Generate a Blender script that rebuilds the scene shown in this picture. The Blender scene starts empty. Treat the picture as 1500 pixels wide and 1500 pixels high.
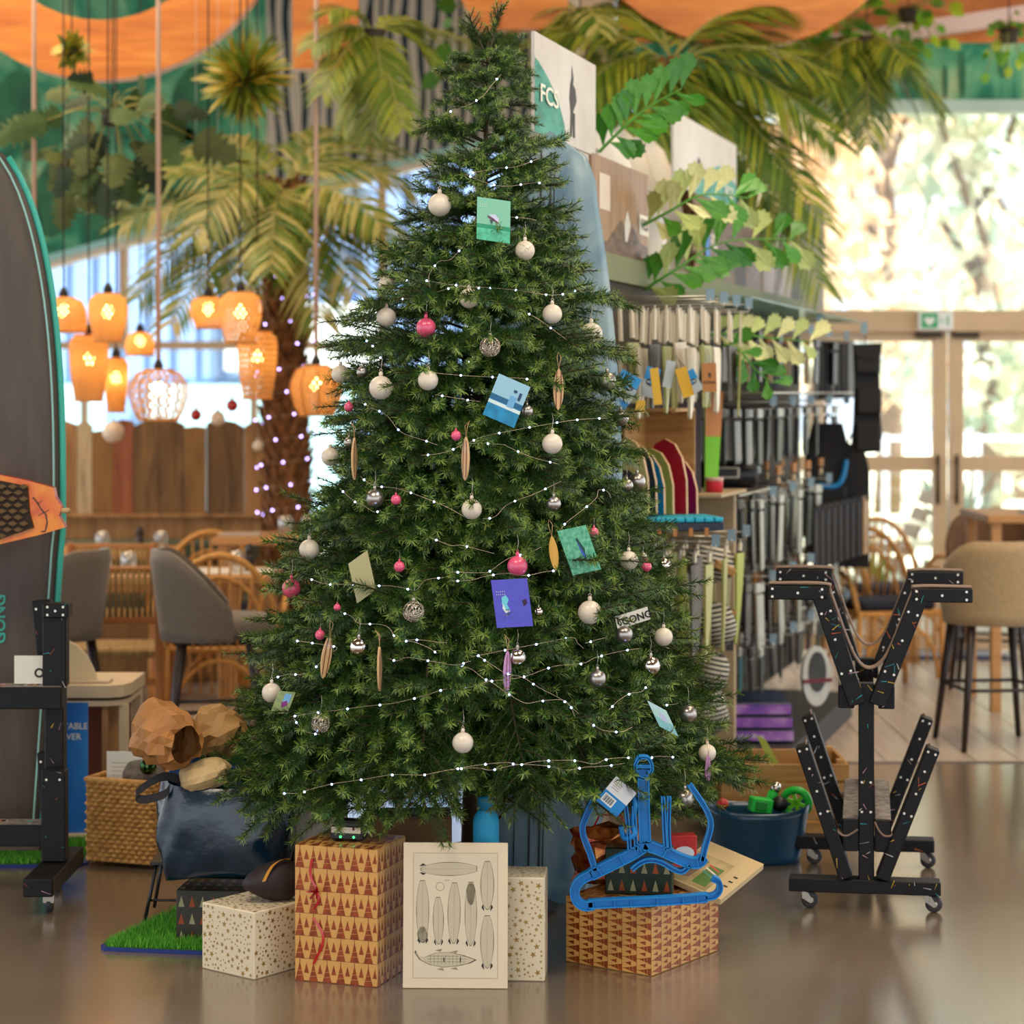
import bpy, math, random
from mathutils import Vector, Matrix, Euler
random.seed(7)
S = bpy.context.scene
C = S.collection
PI = math.pi
# ---------------------------------------------------------------- camera
FPX, HOR, EYE = 3300.0, 576.0, 1.6          # focal length in px, horizon row, eye height (m)
cam = bpy.data.cameras.new('camera'); camo = bpy.data.objects.new('camera', cam); C.objects.link(camo)
camo.location = (0, 0, EYE); camo.rotation_euler = (PI/2, 0, 0)
cam.sensor_width = 36; cam.lens = FPX/1500*36; cam.shift_y = -(750-HOR)/1500
cam.clip_end = 200
cam.dof.use_dof = True; cam.dof.focus_distance = 6.4; cam.dof.aperture_fstop = 2.6
S.camera = camo
# ---------------------------------------------------------------- light
w = bpy.data.worlds.new('sky'); S.world = w; w.use_nodes = True
bg = w.node_tree.nodes['Background']
bg.inputs[0].default_value = (0.86, 0.92, 1.0, 1); bg.inputs[1].default_value = 1.7
def lamp(name, kind, loc, power, col, rot=(0,0,0), **kw):
    l = bpy.data.lights.new(name, kind); l.energy = power; l.color = col
    for k, v in kw.items(): setattr(l, k, v)
    o = bpy.data.objects.new(name, l); C.objects.link(o); o.location = loc; o.rotation_euler = rot
    return o
lamp('sun', 'SUN', (0,0,20), 17.0, (1.0, .95, .88), Vector((-.5,.3,-.8)).to_track_quat('-Z','Y').to_euler(), angle=math.radians(2))
WARM = (1.0, .80, .56)
lamp('shop_fill_light', 'AREA', (-1.6, 3.4, 5.2), 150, (1.0, .86, .68), shape='RECTANGLE', size=2.6, size_y=2.0)  # unseen area lamp, added to warm the front of the shop
lamp('shop_fill_light', 'AREA', (2.2, 4.6, 5.2), 100, (1.0, .9, .76), shape='RECTANGLE', size=2.0, size_y=2.0)  # second added fill for the shop, no fixture modelled
lamp('restaurant_fill_light', 'AREA', (-3.2, 11.0, 5.2), 200, WARM, shape='RECTANGLE', size=3, size_y=3)  # added warm fill over the restaurant tables, source out of view
lamp('aisle_fill_light', 'AREA', (2.4, 8.6, 5.2), 110, WARM, shape='RECTANGLE', size=1.6, size_y=2.4)  # added warm fill above the aisle, no visible lamp behind it
S.view_settings.view_transform = 'Standard'; S.view_settings.look = 'None'
S.view_settings.gamma = 1; S.view_settings.use_curve_mapping = False
S.view_settings.exposure = 0.2
# ---------------------------------------------------------------- helpers
def P(x, y, Y):                       # photo pixel seen at depth Y -> world point
    return Vector(((x-750)/FPX*Y, Y, EYE-(y-HOR)/FPX*Y))
def F(x, y):                          # photo pixel of a point that stands on the floor
    return P(x, y, EYE*FPX/(y-HOR))
def PZ(x, y, z):                      # photo pixel of a point at height z
    return P(x, y, (EYE-z)*FPX/(y-HOR))
def lin(c):
    return tuple((v/255/12.92 if v/255 <= .04045 else ((v/255+.055)/1.055)**2.4) for v in c)
MATS = {}
def mat(name, rgb, rough=.6, metal=0.0, var=0.0, scale=8.0, bump=0.0, rgb2=None, stretch=None, emit=0.0, trans=0.0, sheen=0.0, coat=0.0, alpha=None, spec=None, detail=4.0):
    """procedural material; rgb in sRGB 0-255; var / rgb2: noise variation"""
    if name in MATS: return MATS[name]
    m = bpy.data.materials.new(name); m.use_nodes = True; MATS[name] = m
    nt = m.node_tree; N = nt.nodes; L = nt.links; b = N['Principled BSDF']
    c = lin(rgb)
    b.inputs['Base Color'].default_value = (*c, 1); b.inputs['Roughness'].default_value = rough; b.inputs['Metallic'].default_value = metal
    if spec is not None: b.inputs['Specular IOR Level'].default_value = spec
    if coat: b.inputs['Coat Weight'].default_value = coat; b.inputs['Coat Roughness'].default_value = .1
    if sheen: b.inputs['Sheen Weight'].default_value = sheen
    if emit:
        b.inputs['Emission Color'].default_value = (*c, 1); b.inputs['Emission Strength'].default_value = emit
    if trans: b.inputs['Transmission Weight'].default_value = trans
    if var or rgb2 or bump:
        tc = N.new('ShaderNodeTexCoord'); mp = N.new('ShaderNodeMapping'); nz = N.new('ShaderNodeTexNoise')
        L.new(tc.outputs['Object'], mp.inputs['Vector']); L.new(mp.outputs[0], nz.inputs['Vector'])
        if stretch: mp.inputs['Scale'].default_value = stretch
        nz.inputs['Scale'].default_value = scale; nz.inputs['Detail'].default_value = detail
        if var or rgb2:
            r = N.new('ShaderNodeValToRGB'); L.new(nz.outputs['Fac'], r.inputs[0])
            c2 = lin(rgb2) if rgb2 else tuple(min(1, v*(1+var)) for v in c)
            c1 = c if rgb2 else tuple(v*(1-var) for v in c)
            r.color_ramp.elements[0].position = .34; r.color_ramp.elements[1].position = .66
            r.color_ramp.elements[0].color = (*c1, 1); r.color_ramp.elements[1].color = (*c2, 1)
            L.new(r.outputs[0], b.inputs['Base Color'])
        if bump:
            bp = N.new('ShaderNodeBump'); bp.inputs['Strength'].default_value = bump; bp.inputs['Distance'].default_value = .01
            L.new(nz.outputs['Fac'], bp.inputs['Height']); L.new(bp.outputs[0], b.inputs['Normal'])
    if alpha is not None: b.inputs['Alpha'].default_value = alpha
    return m
def clear_mat(name, tint=(255,255,255), gloss=.12, body=0.0, rough=.03):
    """thin clear sheet (glass pane, plastic film): mostly see-through, some mirror, a little body colour"""
    if name in MATS: return MATS[name]
    m = bpy.data.materials.new(name); m.use_nodes = True; MATS[name] = m
    N = m.node_tree.nodes; L = m.node_tree.links; N.remove(N['Principled BSDF']); out = N['Material Output']
    t = N.new('ShaderNodeBsdfTransparent'); t.inputs[0].default_value = (*lin(tint), 1)
    g = N.new('ShaderNodeBsdfGlossy'); g.inputs['Roughness'].default_value = rough
    d = N.new('ShaderNodeBsdfDiffuse'); d.inputs[0].default_value = (*lin(tint), 1)
    a = N.new('ShaderNodeMixShader'); a.inputs[0].default_value = gloss
    b = N.new('ShaderNodeMixShader'); b.inputs[0].default_value = body
    L.new(t.outputs[0], a.inputs[1]); L.new(g.outputs[0], a.inputs[2]); L.new(a.outputs[0], b.inputs[1]); L.new(d.outputs[0], b.inputs[2])
    L.new(b.outputs[0], out.inputs[0])
    return m
class MB:
    """collects polygons with material slots, builds ONE mesh object"""
    def __init__(s): s.v, s.f, s.m, s.sm, s.mats = [], [], [], [], []
    def slot(s, m):
        if m not in s.mats: s.mats.append(m)
        return s.mats.index(m)
    def add(s, vs, fs, m, smooth=False, M=None):
        n = len(s.v); k = s.slot(m)
        s.v += [tuple(M @ Vector(p)) if M else tuple(p) for p in vs]
        for f in fs: s.f.append([i+n for i in f]); s.m.append(k); s.sm.append(smooth)
        return s
    def box(s, c, d, m, M=None, bev=0.0):
        hx, hy, hz = d[0]/2, d[1]/2, d[2]/2; c = Vector(c)
        if bev <= 0:
            vs = [c+Vector((x*hx, y*hy, z*hz)) for x in (-1,1) for y in (-1,1) for z in (-1,1)]
            return s.add(vs, [(0,1,3,2),(4,6,7,5),(0,4,5,1),(2,3,7,6),(0,2,6,4),(1,5,7,3)], m, False, M)
        b = min(bev, hx*.9, hy*.9, hz*.9); vs = []; idx = {}
        for x in (-1,1):
            for y in (-1,1):
                for z in (-1,1):
                    for a in range(3):
                        p = [x*(hx-b), y*(hy-b), z*(hz-b)]; p[a] += (x,y,z)[a]*b
                        idx[(x,y,z,a)] = len(vs); vs.append(c+Vector(p))
        fs = []
        for a in range(3):
            u, w_ = [(1,2),(2,0),(0,1)][a]
            for sg in (-1,1):
                q = []
                for su, sw in ((-1,-1),(1,-1),(1,1),(-1,1)):
                    t = [0,0,0]; t[a] = sg; t[u] = su; t[w_] = sw; q.append(idx[(*t, a)])
                fs.append(q if sg > 0 else q[::-1])
            for su in (-1,1):
                for sw in (-1,1):
                    t0 = [0,0,0]; t0[u] = su; t0[w_] = sw; t1 = list(t0); t0[a] = -1; t1[a] = 1
                    q = [idx[(*t0,u)], idx[(*t1,u)], idx[(*t1,w_)], idx[(*t0,w_)]]
                    fs.append(q if su*sw > 0 else q[::-1])
        for x in (-1,1):
            for y in (-1,1):
                for z in (-1,1):
                    q = [idx[(x,y,z,0)], idx[(x,y,z,1)], idx[(x,y,z,2)]]
                    fs.append(q if x*y*z > 0 else q[::-1])
        return s.add(vs, fs, m, False, M)
    def bar(s, a, b, wd, th, m, up=(0,0,1), bev=0.0):
        """square-section bar from a to b; wd along the side, th along `up`"""
        a, b = Vector(a), Vector(b); d = b-a; L = d.length; z = d/L
        y = Vector(up); y = (y-z*y.dot(z))
        if y.length < 1e-4: y = Vector((0,1,0)); y = y-z*y.dot(z)
        y.normalize(); x = y.cross(z)
        M = Matrix((x, y, z)).transposed().to_4x4(); M.translation = (a+b)/2
        return s.box((0,0,0), (wd, th, L), m, M, bev)
    def tube(s, pts, r, m, n=8, caps=True, smooth=True, M=None):
        pts = [Vector(p) for p in pts]; R = r if isinstance(r, (list, tuple)) else [r]*len(pts)
        vs, fs = [], []; prev = None
        for i, p in enumerate(pts):
            t = (pts[min(i+1, len(pts)-1)]-pts[max(i-1, 0)])
            if t.length < 1e-9: t = Vector((0,0,1))
            t.normalize()
            if prev is None:
                u = t.cross(Vector((0,0,1)) if abs(t.z) < .9 else Vector((1,0,0))); u.normalize()
            else:
                u = prev-t*prev.dot(t); u = u.normalized() if u.length > 1e-6 else t.orthogonal().normalized()
            prev = u; v = t.cross(u)
            for k in range(n):
                a = 2*PI*k/n; vs.append(p+(u*math.cos(a)+v*math.sin(a))*R[i])
        for i in range(len(pts)-1):
            for k in range(n):
                k2 = (k+1) % n; fs.append((i*n+k, i*n+k2, (i+1)*n+k2, (i+1)*n+k))
        if caps: fs.append(tuple(range(n))[::-1]); fs.append(tuple((len(pts)-1)*n+k for k in range(n)))
        return s.add(vs, fs, m, smooth, M)
    def lathe(s, prof, m, n=20, c=(0,0,0), smooth=True, M=None, cap=True):
        c = Vector(c); vs, fs = [], []
        for r, z in prof:
            for k in range(n): a = 2*PI*k/n; vs.append(c+Vector((r*math.cos(a), r*math.sin(a), z)))
        for i in range(len(prof)-1):
            for k in range(n): k2 = (k+1) % n; fs.append((i*n+k, i*n+k2, (i+1)*n+k2, (i+1)*n+k))
        if cap:
            if prof[0][0] > 1e-5: fs.append(tuple(range(n))[::-1])
            if prof[-1][0] > 1e-5: fs.append(tuple((len(prof)-1)*n+k for k in range(n)))
        return s.add(vs, fs, m, smooth, M)
    def ball(s, c, r, m, n=16, k=10, sc=(1,1,1), M=None):
        prof = [(max(r*math.sin(PI*i/k), 1e-6), -r*math.cos(PI*i/k)) for i in range(k+1)]
        T = Matrix.Translation(c) @ Matrix.Diagonal((*sc, 1))
        return s.lathe(prof, m, n, (0,0,0), True, (M @ T) if M else T)
    def prism(s, out, th, m, M=None, smooth=False, medge=None):
        """outline in local x,y extruded along local z (centred)"""
        n = len(out); vs = [(x, y, -th/2) for x, y in out]+[(x, y, th/2) for x, y in out]
        s.add(vs, [tuple(range(n))[::-1], tuple(range(n, 2*n))], m, smooth, M)
        s.add(vs, [(i, (i+1) % n, n+(i+1) % n, n+i) for i in range(n)], medge or m, smooth, M)
        return s
    def flat(s, out, m, M, z=0.0): return s.add([(x, y, z) for x, y in out], [tuple(range(len(out)))], m, False, M)
    def build(s, name, parent=None, loc=None):
        me = bpy.data.meshes.new(name); me.from_pydata(s.v, [], s.f)
        for m in s.mats: me.materials.append(m)
        me.polygons.foreach_set('material_index', s.m); me.polygons.foreach_set('use_smooth', s.sm); me.update()
        o = bpy.data.objects.new(name, me); C.objects.link(o)
        if parent: o.parent = parent
        if loc is not None: o.location = loc
        return o
def tag(o, label, cat=None, group=None, kind=None):
    if label: o['label'] = label
    if cat: o['category'] = cat
    if group: o['group'] = group
    if kind: o['kind'] = kind
    return o
def thing(name, label, cat, loc=(0,0,0), rz=0.0, group=None):
    o = bpy.data.objects.new(name, None); C.objects.link(o); o.location = loc; o.rotation_euler = (0,0,rz)
    o.empty_display_size = .05
    return tag(o, label, cat, group)
def struct(o): o['kind'] = 'structure'; return o
def copy_obj(o, parent=None):
    c = o.copy(); C.objects.link(c); c.parent = parent; return c
def copy_tree(o, parent=None):
    kids = list(o.children); c = copy_obj(o, parent)
    for k in kids: copy_tree(k, c)
    return c
def frame(o, u, v):
    """matrix whose local x is u, local y is v"""
    x = Vector(u).normalized(); z = x.cross(Vector(v)).normalized(); y = z.cross(x)
    M = Matrix((x, y, z)).transposed().to_4x4(); M.translation = Vector(o); return M
def smooth_line(pts, k=6):
    """Catmull-Rom through points"""
    pts = [Vector(p) for p in pts]; out = []
    for i in range(len(pts)-1):
        p0, p1, p2, p3 = pts[max(i-1,0)], pts[i], pts[i+1], pts[min(i+2, len(pts)-1)]
        for j in range(k):
            t = j/k; out.append(.5*((2*p1)+(p2-p0)*t+(2*p0-5*p1+4*p2-p3)*t*t+(3*p1-p0-3*p2+p3)*t**3))
    return out+[pts[-1]]
def text(body, M, size, m, parent, name='lettering', ext=.0004, align='CENTER', bold=0.0):
    cu = bpy.data.curves.new(name, 'FONT'); cu.body = body; cu.size = size; cu.extrude = ext; cu.align_x = align; cu.align_y = 'CENTER'
    cu.offset = bold; cu.materials.append(m); cu.resolution_u = 3
    tmp = bpy.data.objects.new(name, cu); C.objects.link(tmp)
    me = bpy.data.meshes.new_from_object(tmp.evaluated_get(bpy.context.evaluated_depsgraph_get()))
    bpy.data.objects.remove(tmp); bpy.data.curves.remove(cu); me.name = name
    if not me.materials: me.materials.append(m)
    o = bpy.data.objects.new(name, me); C.objects.link(o); o.parent = parent; o.matrix_basis = M
    return o
def ellipse(a, b, n=16, cx=0, cy=0, t0=0, t1=2*PI):
    return [(cx+a*math.cos(t0+(t1-t0)*i/n), cy+b*math.sin(t0+(t1-t0)*i/n)) for i in range(n)]
# ================================================================ setting
def noise_ramp(name, cols, scale, rough, stretch=(1,1,1), distort=0.0, rough2=None, bump=0.0, kind='noise', detail=6, pos=None):
    m = bpy.data.materials.new(name); m.use_nodes = True; MATS[name] = m
    N = m.node_tree.nodes; L = m.node_tree.links; b = N['Principled BSDF']
    tc = N.new('ShaderNodeTexCoord'); mp = N.new('ShaderNodeMapping'); mp.inputs['Scale'].default_value = stretch
    L.new(tc.outputs['Object'], mp.inputs[0])
    if kind == 'noise':
        t = N.new('ShaderNodeTexNoise'); t.inputs['Scale'].default_value = scale; t.inputs['Detail'].default_value = detail; t.inputs['Distortion'].default_value = distort
    else:
        t = N.new('ShaderNodeTexWave'); t.inputs['Scale'].default_value = scale; t.inputs['Distortion'].default_value = distort; t.inputs['Detail'].default_value = 2
        t.bands_direction = kind
    L.new(mp.outputs[0], t.inputs['Vector'])
    r = N.new('ShaderNodeValToRGB'); L.new(t.outputs['Fac'], r.inputs[0]); cr = r.color_ramp
    while len(cr.elements) < len(cols): cr.elements.new(.5)
    for i, c in enumerate(cols):
        cr.elements[i].position = pos[i] if pos else .28+.44*i/(len(cols)-1); cr.elements[i].color = (*lin(c), 1)
    L.new(r.outputs[0], b.inputs['Base Color']); b.inputs['Roughness'].default_value = rough
    if rough2 is not None:
        q = N.new('ShaderNodeMapRange'); q.inputs[3].default_value = rough; q.inputs[4].default_value = rough2
        L.new(t.outputs['Fac'], q.inputs[0]); L.new(q.outputs[0], b.inputs['Roughness'])
    if bump:
        bp = N.new('ShaderNodeBump'); bp.inputs['Strength'].default_value = bump; bp.inputs['Distance'].default_value = .01
        L.new(t.outputs['Fac'], bp.inputs['Height']); L.new(bp.outputs[0], b.inputs['Normal'])
    return m
concrete = noise_ramp('polished_concrete', [(98,84,68),(116,100,82),(132,116,97)], .9, .13, stretch=(1,1,1), distort=.4, rough2=.26, detail=9)
concrete.node_tree.nodes['Principled BSDF'].inputs['Coat Weight'].default_value = .55; concrete.node_tree.nodes['Principled BSDF'].inputs['Coat Roughness'].default_value = .19
wood_floor = noise_ramp('pale_wood_floor', [(170,150,130),(190,172,152),(204,188,170)], 3, .3, stretch=(9,.7,1))
cream = mat('cream_aluminium', (206,178,140), .45, var=.04)
wall_paint = mat('wall_paint', (214,192,160), .8, var=.05)
orange_wood = noise_ramp('orange_plywood', [(176,94,26),(206,120,40),(224,142,58)], 2.2, .5, stretch=(1,1,7), distort=.6)
mural_green = noise_ramp('mural_jungle_green', [(18,70,50),(38,140,104),(120,190,140),(206,214,160)], 1.5, .7, stretch=(1,1,.7), distort=2.2, detail=3)
mural_wave = noise_ramp('mural_wavy_stripes', [(16,34,46),(24,96,104),(214,206,190),(196,188,170)], 3.0, .7, stretch=(1,1,.32), distort=7.0, kind='X', pos=[.2,.42,.5,.9])
mural_leaf = mat('mural_dark_leaf', (44,112,76), .7, var=.3, scale=5)
mural_line = mat('mural_dark_line', (24,52,54), .7)
glass = clear_mat('window_glass', (236,246,250), .07)
def rect(mb, x0, y0, x1, y1, Y, th, m):
    a, b = P(x0, y0, Y), P(x1, y1, Y); mb.box(((a.x+b.x)/2, Y, (a.z+b.z)/2), (abs(b.x-a.x), th, abs(b.z-a.z)), m)
YR, YL, YW = 13.75, 18.0, 9.76
fl = struct(MB().add([(-11,-8,0),(9,-8,0),(9,YW,0),(-11,YW,0)], [(0,1,2,3)], concrete).build('floor'))
tag(fl, 'polished brown-grey concrete shop floor')
f2 = MB().add([(-11,YW,-.004),(9,YW,-.004),(9,YL+.3,-.004),(-11,YL+.3,-.004)], [(0,1,2,3)], wood_floor)
f2.box((-1, YW, .0005), (20, .03, .006), mat('floor_strip', (110,96,84), .4, metal=.6))
f2 = struct(f2.build('floor_restaurant')); tag(f2, 'pale wooden plank floor beyond the concrete')
pl = [MB().box((0,0,-.001), (.192, L, .008), wood_floor, bev=.0025) for L in (1.39, .85)]
proto = None
for i in range(18):
    x = .55+i*.195; y = YW+.02; k = i % 3
    first = True
    while y < YR-.05:
        L = .85 if (first and k == 1) else 1.39
        if y+L > YR+.1: L = .85
        o = pl[0 if L > 1 else 1]
        if not isinstance(o, bpy.types.Object):
            o = o.build('plank', f2); pl[0 if L > 1 else 1] = o
        else: o = copy_obj(o, f2)
        o.location = (x, y+L/2, random.uniform(-.0006,.0006)); y += L+.006; first = False
ce = struct(MB().box((-1, 5.2, 5.7), (20, 27, .1), mat('ceiling_paint', (120,100,80), .9)).build('ceiling')); tag(ce, 'high brown ceiling above the shop')
# ---- back wall of the restaurant (window wall with a jungle mural over a slanting beam)
wl = MB()
def top_poly(mb, pts, Y, th, m):
    q = [P(x, y, Y) for x, y in pts]; n = len(q)
    vs = [(p.x, Y, p.z) for p in q]+[(p.x, Y+th, p.z) for p in q]
    mb.add(vs, [tuple(range(n)), tuple(range(n, 2*n))[::-1]]+[(i, n+i, n+(i+1) % n, (i+1) % n) for i in range(n)], m)
top_poly(wl, [(-500,530),(45,383),(390,288),(390,-130),(-500,-130)], YL, .2, mural_green)
top_poly(wl, [(390,288),(600,232),(900,160),(900,-130),(390,-130)], YL, .2, mural_wave)
rnd = random.Random(3)
for (cx, cy, rx, ry, a) in ((80,290,34,60,.2),(60,200,40,28,-.5),(150,300,26,44,.5),(30,330,24,30,0),(190,280,30,20,.4),(250,210,40,26,-.3),(20,150,30,50,.3),(290,150,40,60,.2)):
    pts = [(cx+rx*math.cos(t)*math.cos(a)-ry*math.sin(t)*math.sin(a), cy+rx*math.cos(t)*math.sin(a)+ry*math.sin(t)*math.cos(a)) for t in [2*PI*i/14 for i in range(14)]]
    top_poly(wl, pts[::-1], YL-.004, .003, mural_leaf)
for k in range(9):
    a, b = P(46+k*0.1, 118+k*26, YL-.01), P(46+12*math.sin(k+1), 118+(k+1)*26, YL-.01)
    a.x = P(46+12*math.sin(k), 0, YL).x; wl.bar(a, b, .012, .004, mural_line, up=(0,1,0))
tag(struct(wl.build('wall_back_left')), 'jungle mural wall above the restaurant windows')
fr = MB(); cyan_trim = mat('pale_cyan_trim', (160,214,212), .5); white_fr = mat('white_frame', (226,214,196), .5)
def slant(mb, y_off, th, m, Y, dp):
    for (x0, y0, x1, y1) in ((-500,530,45,383),(45,383,390,288),(390,288,600,232),(600,232,900,160)):
        a, b = P(x0, y0+y_off, Y), P(x1, y1+y_off, Y); mb.bar(a, b, dp, th, m, up=(0,0,1))
slant(fr, 4, .05, cyan_trim, YL-.03, .16); slant(fr, 14, .06, white_fr, YL-.02, .12)
rect(fr, -500, 500, 760, 512, YL, .1, cream)
for x in (-150, 182, 370, 560, 700): rect(fr, x-6, {-150:430,182:348,370:296,560:245,700:210}[x], x+6, 506, YL+.01, .1, cream)
for x in (-40, 124, 372, 560, 700): rect(fr, x-5, 506, x+5, 985, YL+.01, .09, cream)
rect(fr, -500, 840, 760, 985, YL+.02, .1, white_fr)
w1 = tag(struct(fr.build('window_1')), 'cream framed window wall behind the pendant lamps')
struct(MB().add([P(-500,506,YL+.05), P(760,506,YL+.05), P(760,850,YL+.05), P(-500,850,YL+.05)], [(0,1,2,3)], glass).build('pane', w1))
struct(MB().add([P(-500,560,YL+.05), P(-500,506,YL+.05), P(760,506,YL+.05), P(760,200,YL+.05), P(600,236,YL+.05)], [(0,1,2,3,4)], glass).build('pane', w1))
# ---- side return between the two back walls
jx = .62
struct(MB().box((jx-.1, (YR+YL)/2, 2.85), (.2, YL-YR, 5.7), wall_paint).build('wall_return'))
# ---- back wall by the garden door
wr = MB(); q = YR
rect(wr, 905, -420, 2100, 66, q+.1, .2, orange_wood)
rect(wr, 905, 60, 2100, 150, q+.1, .18, mural_green)
for (cx, cy, rx, ry) in ((1230,100,26,40),(1410,110,14,34),(1385,120,10,26),(1330,110,18,30),(1470,95,20,20),(1300,90,12,40)):
    top_poly(wr, ellipse(rx*.35, ry, 12, cx, cy)[::-1], q-.004, .003, mural_leaf)
rect(wr, 905, 165, 1078, 985, q+.1, .18, wall_paint)
rect(wr, 1158, 300, 1205, 480, q+.1, .14, wall_paint)
tag(struct(wr.build('wall_back_right')), 'mural strip and wall around the garden window')
bm = MB(); bm.bar(P(1130,77,q-.1), P(1560,12,q-.1), .1, .1, mat('pinkish_white_beam', (226,196,184), .5))
tag(struct(bm.build('trim_1')), 'slanting pinkish white trim under the wooden fascia')
w2 = MB()
rect(w2, 1060, 148, 2100, 166, q, .14, mat('pale_green_frame', (186,212,196), .5))
rect(w2, 1143, 160, 1159, 470, q, .12, cream); rect(w2, 1060, 455, 2100, 486, q, .16, cream); rect(w2, 1850, 160, 1866, 470, q, .12, cream)
w2 = tag(struct(w2.build('window_2')), 'tall cream framed window above the garden doors')
for a, b in ((1070,1150),(1152,1860)):
    struct(MB().add([P(a,155,q+.02), P(b,155,q+.02), P(b,470,q+.02), P(a,470,q+.02)], [(3,2,1,0)], glass).build('pane', w2))
dk = mat('dark_hinge', (70,58,46), .4, metal=.7)
def door(name, x0, x1, label, hx):
    d = thing(name, label, 'door'); d['kind'] = 'structure'; del d['category']
    m = MB()
    rect(m, x0+1, 484, x1-1, 500, q, .062, cream); rect(m, x0+1, 928, x1-1, 951, q, .062, cream); rect(m, x0+1, 668, x1-1, 690, q, .058, cream)
    rect(m, x0, 484, x0+20, 952, q, .07, cream); rect(m, x1-20, 484, x1, 952, q, .07, cream)
    m.build('door_frame', d)
    MB().add([P(x0,490,q), P(x1,490,q), P(x1,945,q), P(x0,945,q)], [(3,2,1,0)], glass).build('pane', d)
    h = MB(); a = P(hx, 700, q-.09); h.tube([a+Vector((0,0,.14)), a-Vector((0,0,.16))], .012, dk, 8)
    for s in (.1, -.12): h.tube([a+Vector((0,0,s)), a+Vector((0,.08,s))], .008, dk, 6)
    h.build('door_handle', d)
    b = MB(); c = P(x1-25 if hx > x1-60 else x0+25, 490, q-.05); b.box(c, (.16,.05,.04), dk, bev=.006); b.build('door_closer', d)
    return d
door('door_1', 1110, 1386, 'cream framed glass garden door beside the hanging black pouch', 1374)
door('door_2', 1390, 1668, 'cream framed glass garden door behind the beige stool', 1402)
# door mat
mm = MB(); a, b = F(1236,968), F(1480,968)
mm.box(((a.x+b.x)/2, a.y+.25, .008), (b.x-a.x, .5, .012), mat('navy_mat', (40,58,92), .9, var=.1, scale=60))
for k in range(3):
    mm.flat(ellipse(.16, .1, 18), mat('pale_mat_print', (190,200,210), .9), frame((a.x+.2+k*.36, a.y+.25, .0145), (1,0,0), (0,1,0)))
tag(mm.build('door_mat'), 'dark blue door mat with pale oval marks at the garden doors', 'mat')
# emergency sign
e = thing('safety_sign', 'green and white safety sign with a white heart above the doors', 'sign', P(1370,470,q-.12))
sg = mat('sign_white', (236,240,236), .4); gr = mat('sign_green', (20,150,84), .4, emit=.15)
MB().box((0,0,0), (.21,.04,.115), sg, bev=.006).build('housing', e)
n = MB(); M = frame((0,-.0206,0), (1,0,0), (0,0,1))
n.flat([(-.088,-.045),(.012,-.045),(.012,.045),(-.088,.045)], gr, M)
hrt = [(.03*math.sin(t)**3*1.05-.038, .0026*(10*math.cos(t)-4*math.cos(2*t)-1.6*math.cos(3*t))) for t in [2*PI*i/24 for i in range(24)]]
n.flat(hrt[::-1], sg, M, .0006)
n.flat([(.066,-.03),(.078,-.03),(.078,.03),(.066,.03)], gr, M); n.flat([(.022,-.012),(.046,-.02),(.04,.022),(.026,.018)], mat('sign_pale', (170,210,190), .4), M)
n.build('face_print', e)
# ================================================================ outside
grass_out = noise_ramp('garden_ground', [(110,130,60),(226,220,196),(224,206,160)], .8, .9, distort=.5)
struct(MB().add([(-30,YL+.3,-.06),(30,YL+.3,-.06),(60,90,-.06),(-60,90,-.06)], [(0,1,2,3)], grass_out).build('ground_garden'))
struct(MB().add([(jx,YR+.2,-.03),(12,YR+.2,-.03),(12,YL+.4,-.03),(jx,YL+.4,-.03)], [(0,1,2,3)], mat('pale_terrace', (216,206,190), .8, var=.06)).build('ground_terrace'))
bark = mat('garden_bark', (120,98,76), .9, var=.2)
def leaf_cloud(mb, n, centre, rad, size, mats, rn):
    for i in range(n):
        while True:
            d = Vector((rn.uniform(-1,1), rn.uniform(-1,1), rn.uniform(-1,1)))
            if .25 < d.length < 1: break
        p = Vector(centre)+Vector((d.x*rad[0], d.y*rad[1], d.z*rad[2])); s = size*rn.uniform(.6,1.3)
        M = Matrix.Translation(p) @ Euler((rn.uniform(0,6), rn.uniform(0,6), rn.uniform(0,6))).to_matrix().to_4x4()
        mb.add([(-s,-s*.5,0),(0,-s*.7,.1*s),(s,0,0),(0,s*.7,.1*s)], [(0,1,2,3)], rn.choice(mats), False, M)
aut = [[mat('autumn_leaf_a', (236,200,160), .8), mat('autumn_leaf_b', (240,218,190), .8), mat('autumn_leaf_c', (228,206,178), .8)],
       [mat('olive_leaf_a', (204,208,180), .8), mat('olive_leaf_b', (176,194,176), .8), mat('olive_leaf_c', (226,220,196), .8)]]
for grp in aut:                      # thin leaves let light through
    for m in grp:
        nt = m.node_tree; t_ = nt.nodes.new('ShaderNodeBsdfTranslucent'); t_.inputs[0].default_value = nt.nodes['Principled BSDF'].inputs['Base Color'].default_value
        x_ = nt.nodes.new('ShaderNodeMixShader'); x_.inputs[0].default_value = .5
        nt.links.new(nt.nodes['Principled BSDF'].outputs[0], x_.inputs[1]); nt.links.new(t_.outputs[0], x_.inputs[2]); nt.links.new(x_.outputs[0], nt.nodes['Material Output'].inputs[0])
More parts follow.
